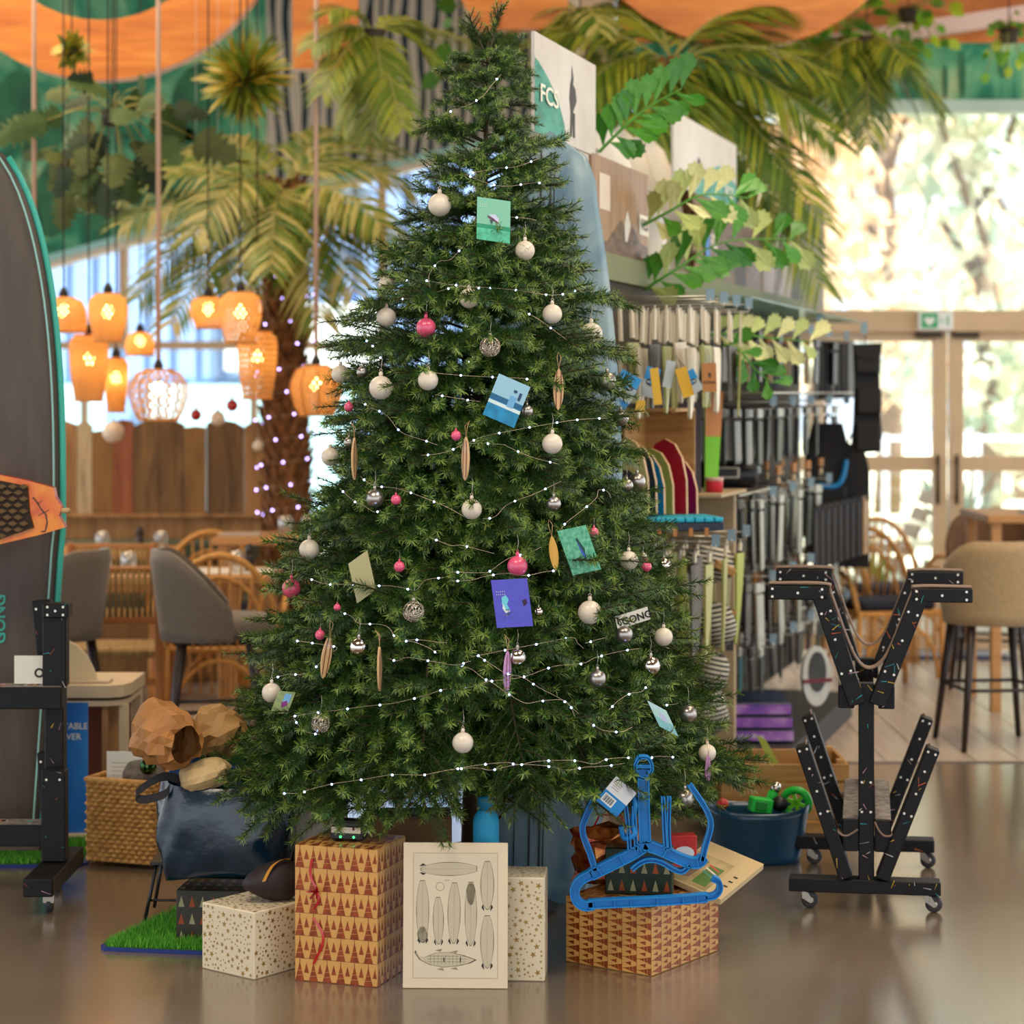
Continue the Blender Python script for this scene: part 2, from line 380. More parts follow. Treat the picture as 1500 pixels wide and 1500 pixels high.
def garden_tree(px, Y, h, r, k, label, sd):
    rn = random.Random(sd); x = (px-750)/FPX*Y
    t = thing('garden_tree', label, 'tree', (x, Y, -.06), 0, 'trees beyond the garden doors')
    b = MB(); b.tube([(0,0,0),(.1,0,h*.3),(-.05,.1,h*.7)], [.2,.16,.06], bark, 8)
    for i in range(5): a = i*1.3; b.tube([(0,0,h*(.3+.07*i)), (math.cos(a)*r*.6, math.sin(a)*r*.6, h*(.5+.08*i))], [.07,.02], bark, 6)
    b.build('trunk', t)
    c = MB()
    for i in range(9):
        a = rn.uniform(0,6.28); q_ = rn.uniform(.1,.75)*r
        leaf_cloud(c, 110, (q_*math.cos(a), q_*math.sin(a), h*rn.uniform(.22,.95)), (r*.5, r*.5, h*.16), .15, aut[k], rn)
    o = c.build('foliage', t); o['kind'] = 'stuff'
for i, (px, Y, h, r, k) in enumerate(((1120,27,6.5,1.5,0),(1300,31,8,1.7,0),(1440,24.5,6.4,1.5,1),(1500,35,9,1.8,0),(1190,37,9,1.7,1),(1660,27,8,1.5,0))):
    garden_tree(px, Y, h, r, k, ('golden autumn tree in the garden, behind the dark palm fronds','golden autumn tree in the garden, above the safety sign','olive green garden tree above the door behind the beige stool','tallest golden autumn tree in the garden','olive green garden tree behind the display wall posters','golden autumn tree at the far end of the white garden fence')[i], 20+i)
def spike_plant(name, label, cat, base, n, L, wd, mats, sd, up=.5, trunk=0.0, group=None):
    rn = random.Random(sd); t = thing(name, label, cat, base, 0, group)
    if trunk: MB().tube([(0,0,0),(0,0,trunk)], [.09,.07], bark, 8).build('trunk', t)
    for i in range(n):
        a = rn.uniform(0,2*PI); el = up+rn.uniform(-.5,.55); l = L*rn.uniform(.7,1.1); b = MB()
        d = Vector((math.cos(a)*math.cos(el), math.sin(a)*math.cos(el), math.sin(el))); s = Vector((-math.sin(a), math.cos(a), 0))
        pts = [d*l*f+Vector((0,0,trunk-.18*l*f*f)) for f in (0,.35,.7,1)]; ws = (wd*.7, wd, wd*.7, .002)
        vs = []
        for p, q_ in zip(pts, ws): vs += [p-s*q_/2, p+s*q_/2]
        b.add(vs, [(0,1,3,2),(2,3,5,4),(4,5,7,6)], rn.choice(mats)); b.build('leaf', t)
yg = [mat('yucca_leaf_a', (120,176,50), .5), mat('yucca_leaf_b', (176,206,80), .5)]; bgm = [mat('agave_leaf_a', (150,186,160), .6), mat('agave_leaf_b', (176,204,176), .6)]
spike_plant('garden_yucca', 'bright green spiky plant outside, beside the black backpacks', 'plant', (2.72, 17.0, .0), 34, .62, .05, yg, 1, .9)
spike_plant('garden_yucca', 'yellow-green yucca with stiff leaves outside behind the beige stool', 'plant', (3.72, 17.2, .3), 40, .62, .05, yg, 2, .35, .1)
spike_plant('garden_agave', 'large pale blue-green rounded bush plant outside the doors', 'plant', (3.75, 19.0, .1), 60, 1.05, .05, bgm, 3, .6, .2)
spike_plant('garden_agave', 'small pale green spiky plant outside between the door stiles', 'plant', (3.3, 18.1, 0), 36, .55, .04, bgm, 4, .8)
wf = thing('garden_fence', 'white metal rail fence across the garden', 'fence', (0,21,0)); wm = mat('fence_white', (232,238,240), .4)
for z in (1.18, .95, .3): MB().bar((.8,0,z), (8,0,z), .04, .05, wm).build('rail', wf)
for i in range(9): MB().box((.9+i*.86,0,.6), (.06,.06,1.24), wm).build('post', wf)
ch = thing('deck_chair', 'pale wooden deck chair on the terrace outside the doors', 'chair', (2.45,16.2,-.03)); wd_ = mat('grey_teak', (196,176,150), .7, var=.1, stretch=(1,8,8))
for k in range(7): MB().bar((-.45+k*.11,-.28,.34-.02*k), (-.45+k*.11,.28,.34-.02*k), .09, .02, wd_).build('seat_slat', ch)
for k in range(5): MB().bar((.3+k*.06,-.28,.4+k*.12), (.3+k*.06,.28,.4+k*.12), .02, .1, wd_, up=(.4,0,1)).build('back_slat', ch)
for s in (-.26,.26):
    MB().bar((-.5,s,0), (-.3,s,.42), .04, .05, wd_).build('leg', ch); MB().bar((.45,s,0), (-.1,s,.5), .04, .05, wd_).build('leg', ch); MB().bar((-.5,s,.5), (.4,s,.52), .07, .03, wd_).build('armrest', ch)
# blue building seen through the restaurant windows
bb = thing('outbuilding', 'blue corrugated building with white panels outside the restaurant windows', 'building', (-3.5, 25, 0))
blue = mat('blue_cladding', (132,160,206), .6, var=.08); wht = mat('white_cladding', (236,240,242), .6)
MB().box((-1, .3, 2.7), (14, .2, 5.4), mat('blue_wall_backing', (120,150,200), .7)).build('wall', bb)
pr = None
for i in range(46):
    if pr is None: pr = MB().box((0,0,3.55), (.2,.06,3.6), blue, bev=.02).build('cladding_strip', bb)
    else: pr = copy_obj(pr, bb)
    pr.location = (-7.4+i*.29, .17, 0)
for (x0, x1, z0, z1) in ((.3,2.1,1.85,2.6),(3.0,5.8,.4,3.1)): MB().box(((x0+x1)/2,.1,(z0+z1)/2), (x1-x0,.16,z1-z0), wht, bev=.02).build('white_panel', bb)
for x in (-5,-2.2,.6): MB().box((x,.12,1.0), (2.3,.12,1.4), mat('pale_blue_shutter', (176,216,230), .5)).build('shutter', bb)
# ================================================================ christmas tree
TY = 6.8
PROF = [(2.80,.015),(2.66,.10),(2.56,.14),(2.375,.17),(2.21,.195),(2.07,.22),(1.90,.285),(1.715,.375),(1.51,.43),(1.30,.485),(1.10,.55),(.89,.62),(.685,.69),(.478,.77),(.36,.75)]
def rad(z):
    if z >= PROF[0][0]: return PROF[0][1]
    for (z0, r0), (z1, r1) in zip(PROF, PROF[1:]):
        if z >= z1: return r0+(r1-r0)*(z0-z)/(z0-z1)
    return PROF[-1][1]
def axis_x(z): return -.13+.022*z
def on_tree(x, y, k=1.0, out=0.0):
    """photo pixel -> point on the camera side of the tree's surface"""
    Y = TY-.3
    for _ in range(8):
        p = P(x, y, Y); r = rad(p.z)*k; dx = p.x-axis_x(p.z)
        Y = TY-math.sqrt(max(r*r-dx*dx, 0.0))-out
    return P(x, y, Y)
needle_mats = [mat('needle_deep_green', (40,74,26), .5), mat('needle_mid_green', (62,104,36), .45), mat('needle_tip_green', (124,146,54), .45)]
twig_m = mat('twig_brown', (62,50,28), .8)
def needles(mb, pts, rn, step=.0034, ln=.029, tip=True):
    """needles all round a twig given as a polyline"""
    tot = 0; seg = []
    for a, b in zip(pts, pts[1:]): seg.append((a, b, (b-a).length)); tot += (b-a).length
    done = 0.0
    for a, b, L in seg:
        t = (b-a)/L; u = t.orthogonal().normalized(); v = t.cross(u); k = max(1, int(L/step))
        for i in range(k):
            f = (i+rn.random())/k; p = a+(b-a)*f; s = (done+f*L)/tot
            for _ in range(3):
                an = rn.uniform(0, 2*PI); out = u*math.cos(an)+v*math.sin(an); le = ln*rn.uniform(.75,1.15)*(1-.25*s)
                d = (out*.85+t*rn.uniform(.35,.75)).normalized(); w_ = d.cross(t).normalized()*.0014
                e = p+d*le
                m = needle_mats[2] if (s > .8 and rn.random() < .55) or rn.random() < .05 else (needle_mats[1] if rn.random() < .45 else needle_mats[0])
                mb.add([p-w_, p+w_, e+w_*.4, e-w_*.4], [(0,1,2,3)], m)
        done += L
def make_branch(L, n_side, sd, droop):
    """a spray that starts at the origin and grows along +x, upper side +z"""
    rn = random.Random(sd); mb = MB()
    def along(f): return Vector((L*f, .02*math.sin(3*f+sd), .10*L*math.sin(f*2.2)-droop*L*f*f))
    main = [along(i/8) for i in range(9)]
    mb.tube(main, [.005-.0004*i for i in range(9)], twig_m, 5)
    needles(mb, [along(.3+.7*i/6) for i in range(7)], rn)
    for i in range(n_side):
        f = .24+.7*i/n_side; s = 1 if i % 2 else -1; p = along(f)
        l = L*(.46-.26*f)*rn.uniform(.85,1.2); a = rn.uniform(.55,.95); el = rn.uniform(-.35,.4)
        d = Vector((math.cos(a), s*math.sin(a), el)).normalized()
        q = [p+d*l*t+Vector((.18*l*t*t, 0, -.22*l*t*t*droop*2)) for t in (0,.33,.66,1)]
        mb.tube(q, [.0026,.0022,.0018,.0014], twig_m, 4)
        needles(mb, q, rn)
    return mb
tree = thing('christmas_tree', 'tall dark green artificial christmas tree hung with baubles and tiny lights', 'christmas tree', (0,0,0))
tk = MB(); tk.tube([(axis_x(0),TY,.04),(axis_x(1),TY,1),(axis_x(2.6),TY,2.66)], [.03,.022,.004], twig_m, 8); tk.build('trunk', tree)
st = MB(); dm = mat('stand_dark_metal', (34,36,34), .5, metal=.6)
for k in range(4):
    a = k*PI/2+.6; st.bar((axis_x(0)+.03*math.cos(a), TY+.03*math.sin(a), .14), (axis_x(0)+.32*math.cos(a), TY+.32*math.sin(a), .012), .03, .02, dm)
st.lathe([(.045,.02),(.045,.24)], dm, 12, (axis_x(0),TY,0)); st.build('stand', tree)
protos = {}
def branch_obj(L, sd, joined=None):
    key = (L, sd % 4)
    if key not in protos: protos[key] = make_branch(L, {.2:10,.3:13,.42:16,.55:20}[L], 11+sd % 4+int(L*100), .18)
    return protos[key]
rn = random.Random(5); built = {}; nb = 0
inner = MB()
def put_branch(z, ang, tip_r, tilt, k, part=True):
    """branch whose tip reaches tip_r from the axis"""
    global nb
    L = .2 if tip_r < .17 else .3 if tip_r < .30 else .42 if tip_r < .52 else .55
    sc = rn.uniform(.9,1.08)*min(1.0, max(.62, tip_r/.24)) if tip_r < .24 else rn.uniform(.92,1.06)
    base_r = max(.0, tip_r-L*sc*math.cos(tilt)*.97)
    M = Matrix.Translation((axis_x(z), TY, z)) @ Matrix.Rotation(ang, 4, 'Z') @ Matrix.Translation((base_r, 0, -math.sin(tilt)*L*sc*.8)) @ Matrix.Rotation(-tilt, 4, 'Y') @ Matrix.Rotation(rn.uniform(-.5,.5), 4, 'X') @ Matrix.Scale(sc, 4)
    key = (L, k % 4); mb = branch_obj(L, k)
    if not part:
        vs = [M @ Vector(v) for v in mb.v]; n = len(inner.v); inner.v += [tuple(v) for v in vs]
        for m in mb.mats: inner.slot(m)
        for f, mi, sm in zip(mb.f, mb.m, mb.sm): inner.f.append([i+n for i in f]); inner.m.append(inner.mats.index(mb.mats[mi])); inner.sm.append(sm)
        return
    if key not in built: o = mb.build('branch', tree); built[key] = o
    else: o = copy_obj(built[key], tree)
    o.matrix_basis = M; nb += 1
# outer branches, tier by tier, denser on the side one sees
z = .50; tier = 0
while z < 2.62:
    r = rad(z); n = max(8, int(2*PI*r/(.165 if r > .3 else .115))); off = tier*.37
    for i in range(n):
        a = off+2*PI*i/n+rn.uniform(-.12,.12)
        back = math.sin(a) > .35                               # the far side: half as many
        if back and i % 5 > 1: continue
        if z < .72 and abs(math.atan2(math.sin(a+1.50), math.cos(a+1.50))) < (.2 if z < .6 else .1): continue   # gap above the bottle
        tilt = -.10+.36*min(1, max(0, (z-.5)/2.0))+rn.uniform(-.16,.16)
        put_branch(z+rn.uniform(-.03,.03), a, r*rn.uniform(.90,1.07), tilt, rn.randrange(4))
    z += .105 if z < 1.8 else .07; tier += 1
for i in range(5): put_branch(2.66+.02*i, i*1.3, .10-.012*i, 1.0+.08*i, i)
put_branch(2.60, 0, .03, 1.50, 2); put_branch(2.66, 2.2, .02, 1.52, 1)
# low drooping boughs
for (x, y, t) in ((330,1140,-.35),(410,1150,-.5),(500,1165,-.7),(610,1190,-1.0),(780,1170,-.9),(860,1150,-.5),(960,1160,-.4),(1040,1150,-.35),(560,1130,-.4)):
    p = on_tree(x, y); a = math.atan2(p.y-TY, p.x-axis_x(.4)); put_branch(p.z+.08, a, math.hypot(p.y-TY, p.x-axis_x(.4))*1.0, t, rn.randrange(4))
# inner growth that closes the tree (one mesh)
z = .52
while z < 2.62:
    r = rad(z)*.72; n = max(7, int(2*PI*r/.17))
    for i in range(n):
        a = 2*PI*i/n+rn.uniform(-.3,.3)
        if math.sin(a) > .6 : continue
        put_branch(z, a, max(.08, r*rn.uniform(.85,1.1)), rn.uniform(-.2,.5), rn.randrange(4), part=False)
    z += .11
io = inner.build('inner_foliage', tree); io['kind'] = 'stuff'
print('branches', nb, 'inner faces', len(inner.f), {k: len(v.f) for k, v in protos.items()})
# ---------------------------------------------------------------- baubles
hang_m = mat('silver_thread', (200,196,186), .4, metal=.6)
def bauble_proto(m, cap_m, r=.03, style='ball'):
    t = []
    if style == 'wire':
        b = MB(); rn_ = random.Random(9)
        for k in range(26):
            ax = Vector((rn_.uniform(-1,1), rn_.uniform(-1,1), rn_.uniform(-1,1))).normalized(); u = ax.orthogonal().normalized(); v = ax.cross(u)
            h = rn_.uniform(-.75,.75); q = math.sqrt(1-h*h)*r
            b.tube([ax*h*r+(u*math.cos(t_)+v*math.sin(t_))*q for t_ in [2*PI*i/18 for i in range(19)]], .0011, m, 4, caps=False)
    else:
        b = MB(); b.ball((0,0,0), r, m, 24, 14)
    cp = MB(); cp.lathe([(.0055,r*.96),(.0055,r+.008),(.002,r+.011)], cap_m, 10)
    cp.tube([(0,0,r+.009),(.004,0,r+.014),(0,0,r+.018),(-.004,0,r+.014),(0,0,r+.009)], .0007, cap_m, 5)
    th = MB(); th.tube([(0,0,r+.017),(.003,.01,r+.04),(0,.025,r+.06)], .0006, hang_m, 4)
    return b, cp, th
WH = mat('bauble_white', (222,208,186), .38, var=.03, coat=.3); PK = mat('bauble_pink', (226,84,120), .3, coat=.5, var=.04)
SV = mat('bauble_satin_silver', (176,168,160), .28, metal=.9, var=.08, scale=30); CH = mat('bauble_chrome', (214,204,190), .05, metal=1.0); WI = mat('bauble_silver_wire', (204,190,170), .25, metal=1)
silver_cap = mat('bauble_cap_silver', (190,184,172), .3, metal=.9)
kinds = {'w': (WH, WH), 'p': (PK, PK), 's': (SV, silver_cap), 'c': (CH, silver_cap), 'f': (WI, silver_cap)}
bp = {}
def bauble(kind, x, y, d, label, out=.035):
    p = on_tree(x, y, 1.0, out); r = d/2/FPX*p.y
    if kind not in bp:
        b, cp, th = bauble_proto(*kinds[kind], .03, 'wire' if kind == 'f' else 'ball')
        e = thing('bauble', '', 'bauble'); b.build('ball', e); th.build('hanging_thread', cp.build('cap', e)); bp[kind] = e
    else: e = copy_tree(bp[kind])
    e.location = p; e.scale = (r/.03,)*3
    tag(e, label, 'bauble', {'w':'white baubles on the tree','p':'pink baubles on the tree','s':'satin silver baubles on the tree','c':'mirror silver baubles on the tree','f':'silver wire baubles on the tree'}[kind])
W = 'white bauble '
for x, y, d, lb in ((644,300,34,W+'beside the topmost picture card'),(769,367,29,W+'just below the card with the flying board'),(687,437,29,W+'between the topmost card and the wire ball'),
    (566,465,29,W+'hanging beside the large pink ball high on the tree'),(567,416,25,'half hidden '+W+'high at the tree edge above another'),(809,460,29,W+'near the blue surfboard, above a wooden board ornament'),
    (866,489,33,'large '+W+'touching the blue surfboard'),(499,548,27,W+'in front of the glowing wicker lamp'),(558,568,35,'large '+W+'below a small silver one near the wicker lamp'),
    (627,557,30,W+'on a long thread below the large pink ball'),(484,669,27,W+'at the tree edge beside the palm trunk'),(809,650,30,W+'below the wooden board ornament and above silver baubles'),
    (691,746,30,W+'hanging below a wooden surfboard ornament'),(921,821,28,W+'with a small pink one beside it, above the name tag'),(864,897,35,'large '+W+'between the purple card and the name tag'),
    (453,805,30,W+'at the tree edge beside the wooden bar table'),(398,1015,29,W+'low at the tree edge above the brown paper bag'),(678,1088,31,W+'lowest in the middle of the tree above the blue bottle'),
    (972,933,27,W+'at the tree edge beside the green fins'),(1036,1103,26,W+'lowest at the tree edge above the wooden crate')):
    bauble('w', x, y, d, lb)
K = 'pink bauble '
for x, y, d, lb in ((624,480,29,'large '+K+'high on the tree among white ones'),(668,638,15,'small '+K+'beside a wooden surfboard ornament'),(580,732,15,'small '+K+'beside a satin silver bauble'),
    (511,596,14,'small '+K+'at the tree edge under the wicker lamp'),(758,829,30,'large '+K+'right above the purple card'),(870,780,15,'small '+K+'at the corner of the green picture card'),
    (585,830,16,'small '+K+'beside the blank back of a card'),(427,862,28,'large '+K+'at the tree edge in front of the rattan chairs'),(947,830,15,'small '+K+'next to a white bauble above the name tag'),
    (469,930,15,'small '+K+'touching a tilted wooden ornament'),(494,890,11,'tiny '+K+'deep in the branches above a mirror bauble')):
    bauble('p', x, y, d, lb)
G = 'satin silver bauble '
for x, y, d, lb in ((549,730,27,G+'with blue sheen beside a small pink one'),(772,602,18,'small '+G+'at the corner of the sea picture card'),(889,558,27,G+'next to the blue product tags'),
    (909,612,24,G+'in front of the hanging white fins'),(918,711,19,'small '+G+'paired with a bigger one before the coloured fins'),(933,705,25,G+'the bigger of a pair before the coloured fins'),
    (531,545,17,'small '+G+'between two white baubles'),(511,648,15,'small '+G+'behind a thin wooden ornament at the tree edge'),(811,738,22,G+'half hidden above the yellow wooden ornament'),
    (914,929,26,G+'hanging right below the name tag'),(875,994,26,G+'low on the tree below the large white bauble'),(1008,1046,26,G+'beside the folded white card'),(1003,1170,28,G+'hanging over the blue plastic hanger'),(942,815,11,'tiny '+G+'behind a small pink bauble')):
    bauble('s', x, y, d, lb)
for x, y, d, lb in ((526,948,28,'mirror silver bauble between two slim wooden ornaments'),(758,963,27,'mirror silver bauble beside the purple toned ornament'),(953,976,29,'mirror silver bauble before the green fins'),
    (972,828,22,'mirror silver bauble at the tree edge by the black hooks'),(789,896,14,'small mirror silver bauble beside the purple card')):
    bauble('c', x, y, d, lb)
for x, y, d, lb in ((718,508,30,'open silver wire ball above the sea picture card'),(606,896,31,'open silver wire ball in the middle of the tree'),(470,1060,27,'open silver wire ball low on the tree near the paper bag')):
    bauble('f', x, y, d, lb)
# ---------------------------------------------------------------- wooden surfboard ornaments
pine = mat('ornament_pale_wood', (206,166,116), .5, var=.1, stretch=(12,12,1)); stripe = mat('ornament_dark_stripe', (116,62,48), .5); lilac = mat('ornament_lilac', (196,140,190), .4); ywood = mat('ornament_yellow_wood', (206,160,66), .5, var=.08, stretch=(12,12,1))
def surf_orn(x, y, hpx, wpx, roll, yaw, label, m1=pine, m2=stripe):
    p = on_tree(x, y, 1.0, .045); h = hpx/FPX*p.y; w_ = h*.25
    e = thing('surfboard_ornament', label, 'ornament', p, 0, 'wooden surfboard ornaments'); e.rotation_euler = (0, roll, yaw)
    out = []
    for i in range(14):
        t = i/13; out.append((w_/2*math.sin(PI*min(1, t*1.02))**.62*(1 if t < .98 else .3), h*(t-.5)))
    pts = out+[(-a, b) for a, b in out[-2:0:-1]]
    M = frame((0,0,0), (1,0,0), (0,0,1))
    MB().prism(pts, .006, m1, M).build('board', e)
    if m2:
        for s in (-.55, .55):
            q = [(a*.9, b) for a, b in out if abs(b) < h*.46]; n = MB()
            pts2 = [(s*w_/2*.55+dx*.5+ (a*s*.35), b) for dx in (0,) for a, b in out if abs(b) < h*.45]
            n.add([Vector((px_-w_*.05, -.0036, pz)) for px_, pz in pts2]+[Vector((px_+w_*.05, -.0036, pz)) for px_, pz in pts2], [(i, len(pts2)+i, len(pts2)+i+1, i+1) for i in range(len(pts2)-1)], m2)
            n.build('stripe', e)
    t = MB(); t.tube([(0,0,h/2-.004),(-.006,0,h/2+.03),(0,.012,h/2+.045),(.006,0,h/2+.03),(0,0,h/2-.004)], .0008, pine, 4); t.build('hanging_loop', e)
surf_orn(818,570,62,16,.02,.2,'striped wooden surfboard ornament beside the sea picture card')
surf_orn(682,672,64,14,.03,-.9,'striped wooden surfboard ornament beside a small pink bauble')
surf_orn(519,672,62,8,.0,1.2,'thin edge-on wooden ornament near the palm trunk')
surf_orn(478,962,64,15,.2,.7,'tilted wooden surfboard ornament touching a small pink bauble')
surf_orn(556,980,66,6,-.02,1.35,'edge-on pale wooden ornament beside the mirror bauble')
surf_orn(743,984,60,11,.03,.9,'lilac toned surfboard ornament below the purple card', lilac, stripe)
surf_orn(811,810,52,15,-.12,.2,'plain yellow wooden surfboard ornament beside the green card', ywood, None)
surf_orn(1037,1128,44,9,.05,.9,'small lilac surfboard ornament below the lowest edge bauble', lilac, stripe)
# ---------------------------------------------------------------- picture cards on the tree
card_w = mat('card_white', (224,220,206), .5)
def quad_card(name, pts, out, base, label, prints, cat='card'):
    """card through three photo points (top-left, top-right, bottom-left); prints: polygons in 0..1 card units"""
    c = sum((Vector((a, b, 0)) for a, b in pts), Vector())/3
    Yc = on_tree(c.x, c.y, 1.0, out+.03).y
    a, b, d = (P(x, y, Yc) for x, y in pts); u = b-a; v = d-a
    o = a+(u+v)/2; o.y = Yc
    n_ = u.cross(v).normalized()
    if n_.y > 0: n_ = -n_
    M = Matrix((u, v, n_)).transposed().to_4x4(); M.translation = a-o
    mb = MB(); e = [(0,0),(1,0),(1,1),(0,1)]; t = .0012
    vs = [M @ Vector((p, q, 0)) for p, q in e]; ws = [v_-n_*t for v_ in vs]
    mb.add(vs+ws, [(0,1,2,3),(7,6,5,4),(0,4,5,1),(1,5,6,2),(2,6,7,3),(3,7,4,0)], base)
    for k, (poly, m) in enumerate(prints):
        mb.add([M @ Vector((p, q, .0004+.0002*k)) for p, q in poly], [tuple(range(len(poly)))], m)
    return tag(mb.build(name, None, o), label, cat, 'picture cards on the tree' if cat == 'card' else None)
def pm(n, c, **k): return mat('print_'+n, c, .45, **k)
R = lambda x0, y0, x1, y1: [(x0,y0),(x1,y0),(x1,y1),(x0,y1)]
def dots(x0, y0, nx, ny, s=.02, dx=.06, dy=.05): return [(R(x0+i*dx, y0+j*dy, x0+i*dx+s, y0+j*dy+s), card_w) for i in range(nx) for j in range(ny)]
quad_card('picture_card', ((699,288),(748,295),(698,350)), .03, pm('mint', (128,196,166)), 'mint picture card with a flying board, near the top of the tree',
    [(R(0,.62,1,.74), pm('sea_green', (36,150,110))), (R(0,.72,1,1), pm('sea_light', (86,190,150), var=.2, scale=60)), ([(.3,.4),(.62,.5),(.66,.58),(.34,.46)], pm('plum', (110,50,80))), ([(.36,.38),(.55,.36),(.66,.46),(.64,.54)], pm('pale_lilac', (206,206,232))), ([(.38,.5),(.5,.5),(.44,.62)], pm('slate', (60,80,76)))]+dots(.1,.15,4,2))
quad_card('picture_card', ((731,547),(777,567),(707,607)), .03, pm('sky_pale', (150,196,216)), 'tilted sea and sky picture card in the middle of the tree',
    [(R(0,.56,1,1), pm('sea_blue', (20,130,176), var=.25, scale=40)), (R(0,.60,1,.68), pm('surf_white', (206,226,226), var=.1)), (R(0,.46,1,.58), pm('deep_teal', (20,96,140))), (R(.55,.35,.75,.62), pm('figure_blue', (110,170,214))), (R(.6,.2,.7,.26), pm('navy', (30,60,110))), (R(.78,.22,.86,.4), pm('navy', (30,60,110)))])
quad_card('picture_card', ((816,778),(858,769),(839,843)), .035, pm('lagoon', (50,150,116), rgb2=(120,196,160), scale=90), 'tilted green water picture card with a blue board',
    [([(.5,.25),(.58,.28),(.66,.6),(.64,.78),(.55,.6)], pm('board_blue', (50,90,190))), ([(.5,.25),(.56,.22),(.7,.5),(.64,.62)], pm('shade_green', (16,70,60)))])
quad_card('picture_card', ((719,850),(772,847),(728,920)), .04, pm('violet_blue', (84,84,200), var=.06, scale=30), 'purple-blue picture card with a white kite, below the large pink bauble',
    [([(.24,.36),(.36,.33),(.42,.42),(.36,.52),(.42,.64),(.3,.62),(.22,.5)], pm('kite_cyan', (110,206,226))), ([(.25,.5),(.32,.64),(.44,.66),(.3,.7),(.22,.6)], pm('kite_white', (226,236,236))), ([(.78,.46),(.9,.42),(.92,.52),(.82,.58)], pm('plum_dark', (50,16,60)))]+dots(.1,.24,5,2,.018,.055,.06))
quad_card('picture_card', ((510,826),(538,806),(523,884)), .02, pm('beige_back', (176,168,122)), 'blank beige back of a card half hidden in the needles', [])
quad_card('picture_card', ((948,1026),(976,1041),(966,1064)), .03, pm('pale_aqua', (186,222,222)), 'pale aqua card wedged low in the branches near a silver bauble', [(R(.0,.55,1,1), pm('aqua', (140,200,206))), (R(.4,.3,.7,.6), pm('lilac_light', (196,196,232)))])
quad_card('picture_card', ((408,1012),(433,1014),(396,1044)), .02, pm('sage', (150,166,110), var=.2, scale=60), 'sage green card with a purple and blue motif beside the lowest edge bauble',
    [(R(.45,.1,.85,.5), pm('sky_blue', (120,180,226))), ([(.4,.5),(.7,.4),(.8,.6),(.5,.75)], pm('magenta', (140,50,130)))])
gt = quad_card('name_tag', ((900,903),(948,888),(905,922)), .04, card_w, 'small white tag lettered GONG with a drop logo', [(R(0,0,1,.03), dm), ([(.05,.2),(.12,.3),(.16,.7),(.1,.85),(.04,.6)], dm), ([(.08,.34),(.11,.4),(.12,.66),(.09,.7)], card_w)], 'tag')
u = (P(948,888,6.2)-P(900,903,6.2)).normalized(); v = (P(900,903,6.2)-P(905,922,6.2)).normalized()
text('GONG', frame(Vector((.012,-.0022,0)), u, v), .028, dm, gt, bold=.0006)
# ---------------------------------------------------------------- fairy lights
wire_m = mat('copper_silver_wire', (176,160,136), .35, metal=.8); led = mat('led_blue_white', (150,180,255), .3, emit=16)
LIGHTS = """734,109 720,125 708,140 690,152 669,160 645,170|683,255 726,247 757,244 790,232|680,255 713,268 743,273 790,268 803,285|748,318 772,320 786,323|679,360 660,380 643,383 630,400 628,410 630,422
590,411 622,411 661,417 709,421 755,425 802,432 830,430 853,422|584,438 615,436 665,421 708,424 749,447 786,466 814,486 830,498|530,484 536,498 547,508 559,527|617,544 664,549 712,552 761,554 780,557|638,578 685,586 703,588
530,590 546,598 567,609 582,628 596,637 618,644 641,652|685,650 706,640 749,631 793,623 836,616 872,613 890,613|617,667 640,665 660,660 685,650 734,651 745,655 777,669 818,680|528,698 547,711 579,715 608,724 653,742 680,757
498,716 520,735 532,740 548,750 558,747|707,760 725,757 742,740 765,730 782,724 822,705|822,775 830,765 852,748 873,730 877,718 890,720 895,730|630,787 660,799 677,799 724,811|660,838 709,839 720,835 745,818 774,810 793,801
660,851 690,850 708,845 740,840 770,843 796,838 812,836|452,847 475,855 500,856 555,858 570,858 590,861 610,864 623,850 650,846|498,896 515,903 525,913 546,914 558,915 570,920 585,939 608,937 655,942|430,938 465,943 493,948 488,955
585,939 605,940 628,949 640,957|568,964 582,968 598,963 640,970 667,974 690,968|690,962 702,960 742,952 789,943 837,934 846,942 855,950|857,942 887,934|701,961 730,980 745,988 765,992 791,1008 820,1023 834,1033 848,1046
671,1010 700,1004 717,998 765,992 812,976 853,972 873,963 909,954 937,950|667,974 690,980 708,994 718,998 747,1018 770,1030 791,1027 820,1025 834,1032 842,1050|402,993 422,988 445,988 458,981 470,970
425,1050 455,1045 488,1041 533,1035 560,1032 582,1029 622,1019 650,1010 670,1009|430,1052 445,1070 468,1076|409,1162 440,1162 452,1157 489,1148 530,1142 573,1135 600,1135 621,1135 663,1127 700,1125 720,1128 758,1120 800,1122 830,1128 856,1124 888,1122 916,1118
660,1128 698,1121 741,1117 760,1120 790,1115 840,1114 870,1119 890,1112 922,1110 942,1115 960,1108 987,1109|891,1041 905,1027 923,1016 940,1013 949,1002|861,1057 876,1066 885,1070 910,1072 926,1065|971,1033 985,1032 994,1030""".replace('\n', '|')
fs = thing('fairy_lights', 'string of tiny blue-white lights on thin wire wound round the tree', 'string lights')
bulb = None; rn = random.Random(12); nbulb = 0
